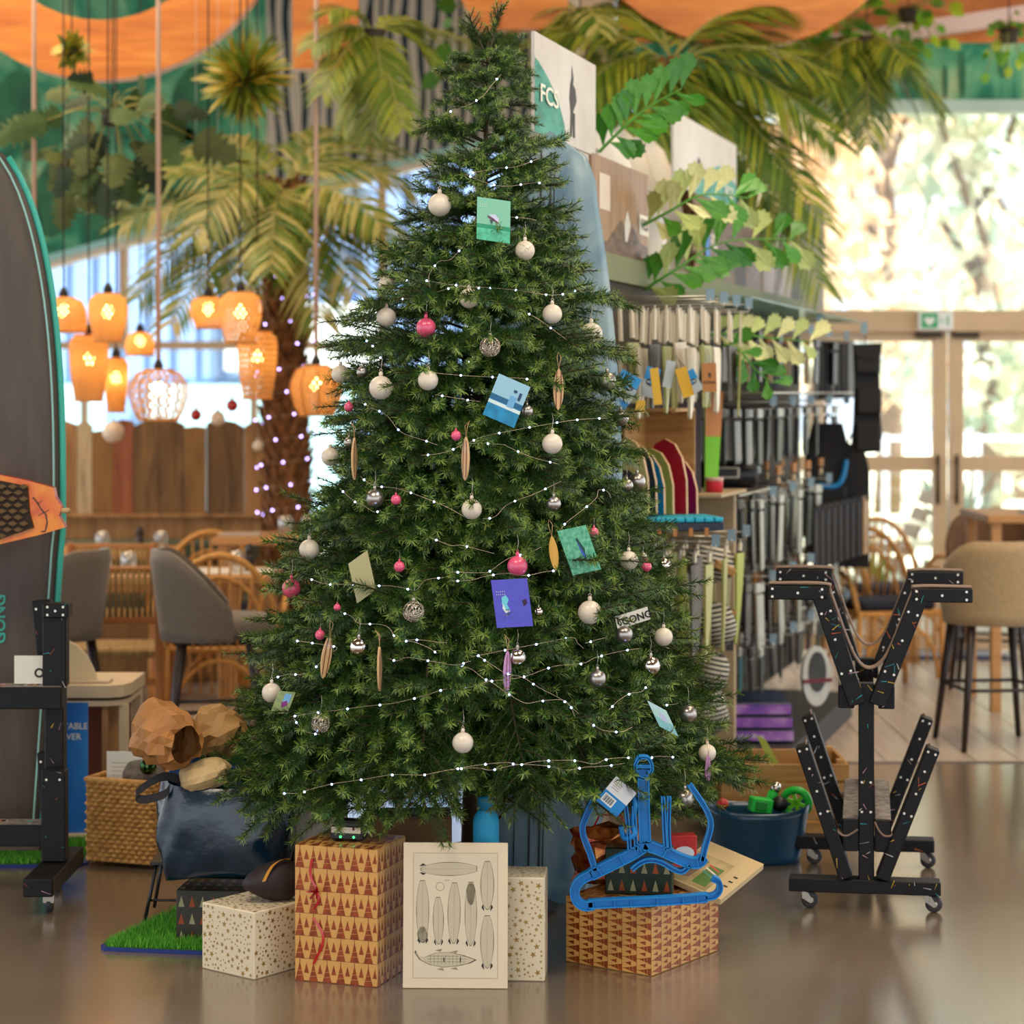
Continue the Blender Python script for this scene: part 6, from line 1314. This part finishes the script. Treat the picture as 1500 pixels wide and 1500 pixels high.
def rattan_chair(label, x, Y, rz, cushion=True):
    t = thing('rattan_chair', label, 'chair', (P(x,0,Y).x, Y, 0), rz, 'rattan armchairs'); 
    hoop = [(.27*math.cos(a), .02-.0*a, .46+.40*math.sin(a)) for a in [PI*i/16 for i in range(17)]]
    MB().tube(hoop, .016, ratt, 8).build('back_hoop', t); MB().tube([(.21*math.cos(a), .03, .46+.30*math.sin(a)) for a in [PI*i/16 for i in range(17)]], .01, ratt, 6).build('inner_hoop', t)
    for i in range(9):
        xx = -.2+i*.05; zt = .46+.40*math.sqrt(max(0,1-(xx/.27)**2)); MB().tube([(xx*.8,.03,.44),(xx,.02,zt)], .006, ratt, 6).build('spindle', t)
    for s in (-1,1):
        MB().tube(smooth_line([(s*.27,.02,.47),(s*.30,-.15,.64),(s*.29,-.38,.62),(s*.25,-.42,.44)], 4), .015, ratt, 8).build('armrest', t)
        for y in (.02,-.42): MB().tube([(s*.25,y,0),(s*.24,y,.45)], .016, ratt, 8).build('leg', t)
    for y in (.02,-.42): MB().tube([(.22*math.cos(a),y,.08+.30*math.sin(a)) for a in [PI*i/12 for i in range(13)]], .011, ratt, 6).build('brace_arch', t)
    MB().box((0,-.2,.43), (.5,.46,.03), ratt, bev=.01).build('seat', t)
    for i in range(9): MB().tube([(-.2+i*.05,-.425,.16),(-.2+i*.05,-.425,.42)], .006, ratt, 6).build('apron_spindle', t)
    if cushion: MB().box((0,-.2,.47), (.44,.42,.05), cush, bev=.02).build('cushion', t)
rattan_chair('rattan armchair with a tall hoop back beyond the runner table', 308, 12.0, .0); rattan_chair('rattan armchair behind the legs of the grey stool', 322, 10.3, PI+.1); rattan_chair('rattan armchair near the display wall end', 1285, 13.25, .3); rattan_chair('second rattan armchair tucked behind the backpacks', 1268, 12.35, .3)
# ---- pendant lamps
weave = mat('lamp_bamboo', (226,178,112), .6, var=.12, scale=30); wn = weave.node_tree; tr = wn.nodes.new('ShaderNodeBsdfTranslucent'); tr.inputs[0].default_value = (*lin((246,206,140)), 1); mx = wn.nodes.new('ShaderNodeMixShader'); mx.inputs[0].default_value = .5
wn.links.new(wn.nodes['Principled BSDF'].outputs[0], mx.inputs[1]); wn.links.new(tr.outputs[0], mx.inputs[2]); wn.links.new(mx.outputs[0], wn.nodes['Material Output'].inputs[0])
bulb_m = mat('warm_bulb', (255,206,130), .3, emit=14); rope_m = mat('pale_rope', (214,176,150), .8); bcord = mat('black_cord', (26,24,24), .6)
PROFS = {'dome': [(.35,1),(.75,.92),(.95,.65),(1,.3),(.93,0)], 'vase': [(.5,1),(.85,.93),(1,.72),(.95,.45),(.75,.12),(.68,0)], 'tall': [(.6,1),(.9,.95),(1,.8),(.92,.4),(.7,0)], 'onion': [(.35,1),(.7,.95),(.98,.68),(1,.5),(.85,.2),(.65,0)]}
def lamp_at(prof, f):
    for (r0, z0), (r1, z1) in zip(prof, prof[1:]):
        if z1 <= f <= z0: return r1+(r0-r1)*(f-z1)/(z0-z1)
    return prof[-1][0]
def pendant(label, x, y0, y1, hw, kind, Y, n=26, cage=False, rope=False):
    c = P(x, y1, Y); H = (y1-y0)/FPX*Y; r = hw/FPX*Y; t = thing('pendant_lamp', label, 'lamp', c, 0, 'woven pendant lamps'); pr_ = PROFS[kind]; b = MB(); seg = 12
    for s in (-1,1):
        for i in range(n):
            L_, R_ = [], []
            for j in range(seg+1):
                f = j/seg; rr = r*lamp_at(pr_, f)*(1.0 if s > 0 else .985); a = 2*PI*i/n+s*f*1.5; w_ = (.60 if not cage else .20)*PI*rr/n
                for lst, q in ((L_,-w_),(R_,w_)): lst.append((rr*math.cos(a+q/rr), rr*math.sin(a+q/rr), H*f))
            b.add(L_+R_, [(j, seg+1+j, seg+2+j, j+1) for j in range(seg)], weave)
    b.build('shade', t); b = MB()
    for f in (0, .985): rr = r*lamp_at(pr_, f); b.tube([(rr*math.cos(a), rr*math.sin(a), H*f) for a in [2*PI*i/24 for i in range(25)]], .006, weave, 6, caps=False)
    if cage or kind == 'onion':
        for i in range(9): a = 2*PI*i/9; b.tube([(r*lamp_at(pr_,f)*1.01*math.cos(a), r*lamp_at(pr_,f)*1.01*math.sin(a), H*f) for f in [j/10 for j in range(11)]], .005, weave, 5)
    b.build('hoops', t); MB().lathe([(.02,H),(.024,H+.02),(.01,H+.05)], bcord, 12).build('cap', t)
    MB().tube([(0,0,H+.04),(0,0,5.6-c.z)], .012 if rope else .004, rope_m if rope else bcord, 6).build('cord', t.children[-1]); MB().ball((0,0,H*.62), .028, bulb_m, 14, 10, (1,1,1.2)).build('bulb', t)
for a in (('wide flat woven pendant lamp beside the grey board',93,436,486,35,'dome',11.0),('rounded woven pendant lamp above two taller ones',158,430,500,29,'vase',10.8),('tall woven pendant lamp below the wide flat one',130,490,587,29,'tall',11.1),('narrow tall woven pendant lamp beside the open cage lamp',170,524,603,18,'tall',11.4),('small woven pendant lamp hanging behind the others',205,487,520,22,'dome',12.4),('small rounded woven lamp touching the bright one by the palm',305,436,480,27,'vase',11.2),('bright rounded woven lamp beside the palm trunk',352,428,502,32,'vase',10.9),('tall tapering woven lamp below the bright one at the palm trunk',377,485,584,30,'tall',11.2)): pendant(*a)
pendant('open lattice cage pendant lamp over the plank partition', 232,541,615,43,'onion',11.0,n=22,cage=True,rope=True); pendant('ribbed onion-shaped pendant lamp touching the tree', 463,535,608,38,'onion',11.0,rope=True); pendant('pendant lamp mostly hidden behind the grey board', 50,545,600,32,'vase',11.3,rope=True)
rd = mat('hanging_red', (176,26,28), .2, coat=.5)
for lb, x, y, d_, m in (('red bauble hanging low in the restaurant window',287,608,17,rd),('red bauble hanging higher beside the palm trunk',340,594,18,rd),('white bauble hanging between the two red ones',319,613,22,WH),('large white bauble hanging before the upright planks',166,633,32,WH),('white bauble hanging against the palm trunk',378,653,16,WH)):
    e = thing('window_bauble', lb, 'bauble', P(x,y,11.6), 0, 'baubles hanging in the restaurant'); r = d_/2/FPX*11.6; MB().ball((0,0,0), r, m, 18, 12).build('ball', e); MB().lathe([(.008,r*.95),(.008,r+.012)], silver_cap, 10).build('cap', e); MB().tube([(0,0,r+.01),(0,0,5.6-e.location.z)], .0012, hang_m, 4).build('thread', e)
# ---- big wooden letters under the ceiling
def px_ring(cx, cy, R_, r_, Y, a0, a1, n=40):
    q = []
    for rr in (R_, r_):
        q.append([P(cx+rr*math.cos(a0+(a1-a0)*i/n), cy-rr*math.sin(a0+(a1-a0)*i/n), Y) for i in range(n+1)])
    return q
def letter(label, polys, x, Y, hang):
    t = thing('wooden_letter', label, 'letter', P(x, 0, Y), 0, 'wooden letters under the ceiling'); o = Vector(t.location)
    for poly in polys:
        n = len(poly); vs = [p-o+Vector((0,-.06,0)) for p in poly]+[p-o+Vector((0,.06,0)) for p in poly]
        MB().add(vs, [tuple(range(n)), tuple(range(n,2*n))[::-1]]+[(i, n+i, n+(i+1) % n, (i+1) % n) for i in range(n)], orange_wood).build('letter_piece', t)
    for hx in hang: p = P(hx, -150, Y)-o; MB().tube([p, Vector((p.x, p.y, 5.65-o.z))], .008, rope_m, 6).build('suspension_cord', t)
def ring_polys(cx, cy, R_, r_, Y, a0, a1, n):
    A_, B_ = px_ring(cx, cy, R_, r_, Y, a0, a1, n); return [[A_[i], A_[i+1], B_[i+1], B_[i]] for i in range(n)]
def ring_letter(label, cx, cy, R_, r_, Y, a0, a1, extra, hang):
    t = thing('wooden_letter', label, 'letter', P(cx, 0, Y), 0, 'wooden letters under the ceiling'); o = Vector(t.location); n = 40; A_, B_ = px_ring(cx, cy, R_, r_, Y, a0, a1, n); D = Vector((0,.06,0))
    vs = [p-o-D for p in A_]+[p-o-D for p in B_]+[p-o+D for p in A_]+[p-o+D for p in B_]; m = n+1; b = MB()
    b.add(vs, [(i,m+i,m+i+1,i+1) for i in range(n)]+[(2*m+i,2*m+i+1,3*m+i+1,3*m+i) for i in range(n)]+[(i,i+1,2*m+i+1,2*m+i) for i in range(n)]+[(m+i,3*m+i,3*m+i+1,m+i+1) for i in range(n)], orange_wood); b.build('letter_piece', t)
    for (x0, y0, x1, y1) in extra: b = MB(); rect(b, x0, y0, x1, y1, Y, .11, orange_wood); o2_ = b.build('letter_bar', t); o2_.location = -o
    for hx in hang: p = P(hx, cy-R_+6, Y)-o; MB().tube([p, Vector((p.x, p.y, 5.65-o.z))], .006, rope_m, 6).build('suspension_cord', t)
ring_letter('huge round orange plywood letter O above the hanging plants', 150, -150, 270, 182, 12.0, 0, 2*PI, [], [150])
nt_ = [[P(430,-400,12), P(525,-400,12), P(525,103,12), P(430,103,12)][::-1], [P(735,-400,12), P(832,-400,12), P(832,45,12), P(735,45,12)][::-1], [P(525,-400,12.02), P(580,-400,12.02), P(735,0,12.02), P(735,45,12.02), P(700,45,12.02), P(525,-290,12.02)][::-1]]
letter('huge orange plywood letter N beside the top of the tree', nt_, 630, 12.0, [480, 780]); ring_letter('huge orange plywood letter G above the palm fronds', 1090, -190, 262, 176, 12.0, .5, 2*PI-.0, [(1180,-190,1352,-110)], [1090])
# ================================================================ palms and hanging plants
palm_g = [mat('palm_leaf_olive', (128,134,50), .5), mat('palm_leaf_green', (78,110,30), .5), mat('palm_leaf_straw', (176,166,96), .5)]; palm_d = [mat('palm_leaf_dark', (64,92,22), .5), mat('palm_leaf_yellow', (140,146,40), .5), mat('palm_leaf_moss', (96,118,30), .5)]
stem_m = mat('palm_stem', (150,146,70), .6)
def frond(t, base, tip, arch, mats, rn, n=34, ll=.36, wd_=.022, droop=.5):
    base, tip = Vector(base), Vector(tip); mid = (base+tip)/2+Vector((0,0,arch)); q = [base.lerp(mid, f).lerp(mid.lerp(tip, f), f) for f in [i/20 for i in range(21)]]
    b = MB(); b.tube(q, [.011*(1-.8*i/20) for i in range(21)], stem_m, 5); L = (tip-base).length
    for i in range(n):
        f = .14+.86*i/n; k = min(19, int(f*20)); p = q[k].lerp(q[k+1], f*20-k); d = (q[k+1]-q[k]).normalized(); up = Vector((0,-.45,1)); side = d.cross(up).normalized()
        for s in (-1,1):
            l = ll*(math.sin(PI*(.12+.80*f))**.7)*rn.uniform(.85,1.1); a = (side*s*.85+d*(.55+.5*f)+Vector((0,0,rn.uniform(-.1,.15)))).normalized(); m = rn.choice(mats)
            w_ = a.cross(Vector((0,0,1)))*0+d.cross(a).cross(a).normalized()*wd_/2; p1 = p+a*l*.5+Vector((0,0,-droop*l*.10)); p2 = p+a*l+Vector((0,0,-droop*l*.55))
            b.add([p-w_*.5, p+w_*.5, p1+w_, p1-w_, p2], [(0,1,2,3),(3,2,4)], m)
    return b.build('frond', t)
fib = noise_ramp('palm_fibre', [(84,50,20),(130,84,40),(160,110,60)], 30, .9, stretch=(1,1,.4))
def palm(label, base, crown, tips, r, mats, sd, trunk_lights=False, ll=.36, n=34, arch=.22):
    rn = random.Random(sd); t = thing('palm_tree', label, 'palm tree', (base[0], base[1], 0)); o = Vector(t.location); c = Vector(crown)-o
    b = MB(); b.tube([(0,0,0),(c.x*.3,c.y*.3,c.z*.4),(c.x*.8,c.y*.8,c.z*.8),c], [r*1.05,r,r*.95,r*.6], mat('palm_core', (96,62,30), .9), 14); b.build('trunk', t)
    b = MB(); rows = int(c.z/.05)
    for j in range(rows):
        f = j/rows; ct = Vector((c.x*f, c.y*f, c.z*f))
        for i in range(13):
            a = 2*PI*(i+.5*(j % 2))/13+rn.uniform(-.1,.1); u = Vector((math.cos(a), math.sin(a), 0)); s = Vector((-u.y, u.x, 0)); p = ct+u*r*.92; h = rn.uniform(.07,.11)
            b.add([p-s*.03, p+s*.03, p+u*rn.uniform(.02,.05)+Vector((0,0,h))+s*.012, p+u*rn.uniform(.02,.05)+Vector((0,0,h))-s*.012], [(0,1,2,3)], fib)
    ob_ = b.build('fibre_scales', t); ob_['kind'] = 'stuff'
    for (x, y, Y) in tips: frond(t, c+Vector((0,0,rn.uniform(-.06,.04))), P(x, y, Y)-o, arch*rn.uniform(.7,1.3), mats, rn, n, ll)
    return t
bA = P(425,0,12.0); palm('shaggy palm tree with arching fronds and tiny lights round its trunk', (bA.x, 12.0), P(412,270,12.0), [(168,285,11.6),(175,330,11.4),(200,440,11.5),(248,478,11.2),(330,440,11.3),(470,470,11.4),(520,430,11.5),(592,370,11.7),(605,280,12.1),(585,215,12.4),(500,190,12.6),(300,205,12.4),(225,232,12.2),(280,350,11.2),(395,400,11.0),(560,330,11.4)], .115, palm_g, 1, ll=.34)
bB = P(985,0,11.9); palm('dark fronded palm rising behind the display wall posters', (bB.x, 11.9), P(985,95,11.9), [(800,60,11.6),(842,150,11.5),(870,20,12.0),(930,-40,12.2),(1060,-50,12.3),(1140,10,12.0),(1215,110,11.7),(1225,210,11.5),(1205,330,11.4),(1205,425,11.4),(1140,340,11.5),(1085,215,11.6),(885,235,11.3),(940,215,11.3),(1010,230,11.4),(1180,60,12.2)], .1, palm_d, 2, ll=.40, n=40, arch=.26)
# lights round the palm trunk
tl = thing('trunk_fairy_lights', 'string of tiny lilac lights wound round the palm trunk', 'string lights', (bA.x, 12.0, 0)); lil = mat('led_lilac', (190,170,255), .3, emit=9); q = []; rt = .155; cA = P(412,270,12.0)-Vector((bA.x,12.0,0))
for i in range(241): f = i/240; a = f*2*PI*11; z = .9+1.35*f; q.append(Vector((cA.x*z/cA.z+rt*math.cos(a), rt*math.sin(a), z)))
MB().tube(q, .0015, wire_m, 4).build('wire', tl); bb0 = None
for i in range(0, 240, 3):
    if bb0 is None: bb0 = MB().ball((0,0,0), .0055, lil, 8, 6).build('bulb', tl); ob_ = bb0
    else: ob_ = copy_obj(bb0, tl)
    ob_.location = q[i]+Vector((q[i].x-cA.x*q[i].z/cA.z, q[i].y, 0)).normalized()*.006
# hanging greenery
def hang_cord(t, top=.0): MB().tube([(0,0,top),(0,0,5.6-t.location.z)], .004, bcord, 5).build('cord', t)
def hanging_fern(label, x, y, Y, tips, mats, sd, ll=.22, n=26, arch=.12):
    rn = random.Random(sd); t = thing('hanging_fern', label, 'hanging plant', P(x,y,Y), 0, 'hanging plants'); o = Vector(t.location); MB().lathe([(.001,-.06),(.05,-.06),(.07,.02),(.066,.02),(.001,.0)], mat('dark_pot', (52,44,30), .8), 14).build('pot', t)
    for (tx, ty) in tips: frond(t, (0,0,.01), P(tx,ty,Y+rn.uniform(-.4,.3))-o, arch*rn.uniform(.6,1.4), mats, rn, n, ll, .018)
    hang_cord(t)
hanging_fern('yellow-green hanging fern between the plywood letter and the tree', 545, 50, 11.2, [(455,70),(470,140),(500,190),(545,205),(590,190),(640,90),(620,40),(480,20),(690,60),(560,130)], palm_d[1:]+palm_g[:1], 3)
hanging_fern('dark drooping hanging palm above the garden window', 1270, 60, 12.3, [(1170,140),(1205,175),(1240,190),(1272,215),(1305,190),(1345,165),(1385,165),(1330,100),(1200,90),(1262,160)], palm_d+palm_d[:1], 4, .24)
hanging_fern('straw-toned hanging fern beside the tall FCS poster', 850, 20, 11.9, [(790,70),(800,110),(870,100),(920,90),(880,50),(760,40)], palm_g, 5, .2)
def spiky(label, x, y, Y, R_, n, sd):
    rn = random.Random(sd); t = thing('spiky_hanging_plant', label, 'hanging plant', P(x,y,Y), 0, 'hanging plants'); MB().ball((0,0,0), .04, mat('dark_pot', (52,44,30), .8), 12, 8).build('core', t); lf = None; ms = [palm_d[1], palm_d[2], mat('spiky_gold', (176,150,40), .5)]; pr_ = {}
    for i in range(n):
        z = rn.uniform(-1,1); a = rn.uniform(0,2*PI); d = Vector((math.sqrt(1-z*z)*math.cos(a), math.sqrt(1-z*z)*math.sin(a), z)); m = rn.choice(ms)
        if m.name not in pr_: b = MB(); b.add([(0,-.006,0),(0,.006,0),(.5,.009,.01),(.5,-.009,.01),(1,0,-.06)], [(0,1,2,3),(3,2,4)], m); ob_ = b.build('leaf', t); pr_[m.name] = ob_
        else: ob_ = copy_obj(pr_[m.name], t)
        ob_.matrix_basis = frame((0,0,0), d, d.orthogonal()) @ Matrix.Diagonal((R_*rn.uniform(.75,1.05),1.9,R_,1))
    hang_cord(t, .03)
spiky('round golden-green spiky hanging plant in front of the mural', 362, 115, 11.0, .27, 280, 1); spiky('small dark spiky plant hanging before the round letter', 105, 75, 11.2, .12, 90, 2)
mon = [mat('monstera_dark', (30,52,18), .7, var=.2), mat('monstera_mid', (54,80,22), .7, var=.2), mat('monstera_olive', (76,86,32), .7, var=.15)]; limev = [mat('vine_lime', (110,170,30), .5), mat('vine_yellow', (166,190,40), .5), mat('vine_green', (70,130,30), .5)]
def leafy(label, x, y, Y, n, spread, size, mats, sd, split=True, name='hanging_monstera'):
    rn = random.Random(sd); t = thing(name, label, 'hanging plant', P(x,y,Y), 0, 'hanging plants'); MB().lathe([(.001,-.05),(.05,-.05),(.06,.03),(.001,.03)], mat('dark_pot', (52,44,30), .8), 12).build('pot', t); pr_ = {}; st_ = MB()
    out = [(0,0),(.12,-.3),(.3,-.42),(.34,-.2),(.45,-.45),(.5,-.2),(.62,-.4),(.66,-.16),(.8,-.28),(1,0),(.8,.28),(.66,.16),(.62,.4),(.5,.2),(.45,.45),(.34,.2),(.3,.42),(.12,.3)] if split else [(0,0),(.15,-.3),(.5,-.36),(.8,-.2),(1,0),(.8,.2),(.5,.36),(.15,.3)]
    for i in range(n):
        p = Vector((rn.gauss(0,.42)*spread[0], rn.gauss(0,.3)*spread[0], rn.uniform(-1,.5)*spread[1])); m = rn.choice(mats); d = (p+Vector((rn.uniform(-.1,.1), -.05, -.12))).normalized(); st_.tube([(0,0,.02), p*.5+Vector((0,0,.05)), p], .003, stem_m, 4)
        if m.name not in pr_:
            b = MB(); b.add([(.45,0,.03)]+[(a, c, -.12*c*c) for a, c in out], [(0,k+1,(k+1) % len(out)+1) for k in range(len(out))], m); ob_ = b.build('leaf', t); pr_[m.name] = ob_
        else: ob_ = copy_obj(pr_[m.name], t)
        nn = Vector((rn.uniform(-.5,.5), -1, rn.uniform(-.1,.8))); ob_.matrix_basis = frame(p, d, nn.cross(d)) @ Matrix.Scale(size*rn.uniform(.7,1.25), 4)
    st_.build('stems', t); hang_cord(t, .03)
leafy('dark split-leaf hanging plant in front of the green mural', 165, 170, 11.2, 34, (.38,.30), .2, mon, 1); leafy('second split-leaf plant hanging lower before the mural', 100, 235, 12.3, 12, (.22,.18), .2, mon, 2)
leafy('lime green trailing plant above the garden window', 1215, 20, 13.2, 60, (.42,.22), .10, limev, 3, False, 'trailing_plant'); leafy('lime green trailing plant beside the plywood letter G', 1330, 20, 13.2, 36, (.32,.2), .09, limev, 4, False, 'trailing_plant'); leafy('small yellow-green trailing plant before the mural strip', 1478, 50, 12.9, 22, (.2,.24), .07, limev, 5, False, 'trailing_plant'); leafy('green leafy plant hanging behind the top of the tree', 720, 40, 12.6, 40, (.35,.25), .12, limev[2:]+mon[1:], 6, False, 'trailing_plant')
# ================================================================ corner by the grey board
dt = thing('display_table', 'whitewashed low wooden display table behind the wicker basket', 'table', (P(115,0,8.35).x, 8.5, 0)); ww_ = mat('whitewash', (206,184,150), .6, var=.08); bi = mat('brown_inside', (110,50,20), .6, var=.2)
MB().prism([(-.3,-.2),(.12,-.2),(.17,-.17),(.19,-.1),(.19,.2),(-.3,.2)], .045, ww_, Matrix.Translation((0,0,.50))).build('tabletop', dt); MB().prism([(-.29,-.19),(.11,-.19),(.16,-.16),(.18,-.1),(.18,.19),(-.29,.19)], .02, ww_, Matrix.Translation((0,0,.455))).build('apron', dt)
for x, y in ((.165,-.13),(.165,.17),(-.27,-.17),(-.27,.17)): MB().box((x,y,.223), (.035,.035,.445), ww_, bev=.003).build('leg', dt)
MB().box((-.05,.17,.23), (.38,.02,.42), bi).build('back_panel', dt); MB().box((.10,-.02,.30), (.02,.3,.28), planks_m[0]).build('side_panel', dt)
fn = thing('white_fin', 'large white fin standing on the whitewashed display table', 'fin', (P(100,0,8.35).x, 8.4, .523)); MB().prism([(-.09,0),(.1,0),(.085,.04),(.06,.09),(.02,.13),(-.03,.155),(-.09,.16)], .016, mat('fin_ivory', (226,204,160), .4), frame((0,0,.01), (1,0,0), (0,0,1))).build('blade', fn); MB().box((.02,0,.006), (.26,.09,.012), ww_, bev=.003).build('base', fn)
bl_ = thing('blue_banner', 'tall blue printed banner standing beside the black rack', 'banner', (P(88,0,8.05).x, 8.05, .02)); bbm = noise_ramp('banner_blue', [(14,80,160),(24,110,196),(50,140,210)], 3, .4); MB().box((0,0,.24), (.20,.006,.47), bbm).build('panel', bl_); MB().box((0,.0,.004), (.24,.08,.012), ww_, bev=.002).build('foot', bl_)
M = frame((.03,-.0035,.37), (1,0,0), (0,0,1)); text('TABLE', M @ Matrix.Translation((.025,.02,.0004)), .032, logo_w, bl_); text('WER', M @ Matrix.Translation((.012,-.018,.0004)), .032, logo_w, bl_)
for lb, x, y, s, m in (('orange zipped pouch behind the black rack',22,1062,(.06,.04,.05),mat('pouch_orange', (176,70,20), .6, var=.2)),('dark blue pouch behind the black rack',48,1130,(.07,.05,.07),mat('pouch_blue', (20,40,110), .6, var=.2)),('pale folded cloth low behind the black rack',42,1195,(.07,.05,.06),mat('pouch_pale', (170,156,150), .7, var=.15))): crumple('small_pouch', lb, 'pouch', P(x,y,8.2), s, m, 60+x, amp=.2)
lf = thing('leaflet_stack', 'stack of white leaflets standing behind the black rack', 'leaflets', (P(8,0,8.1).x, 8.1, .02)); 
for k in range(4): MB().box((-.02+.004*k,.012*k,.26), (.09,.004,.5), card_w).build('leaflet', lf)
wc = thing('price_card', 'white price card on the rail of the black rack', 'card', P(44,981,7.2)); MB().box((0,0,0), (.10,.004,.09), card_w).build('sheet', wc); q = MB(); q.flat(ellipse(.016,.016,14,.03,-.01), ink, frame((0,-.0024,0), (1,0,0), (0,0,1))); q.flat(ellipse(.009,.009,12,.03,-.01), card_w, frame((0,-.0028,0), (1,0,0), (0,0,1))); q.build('symbol', wc)
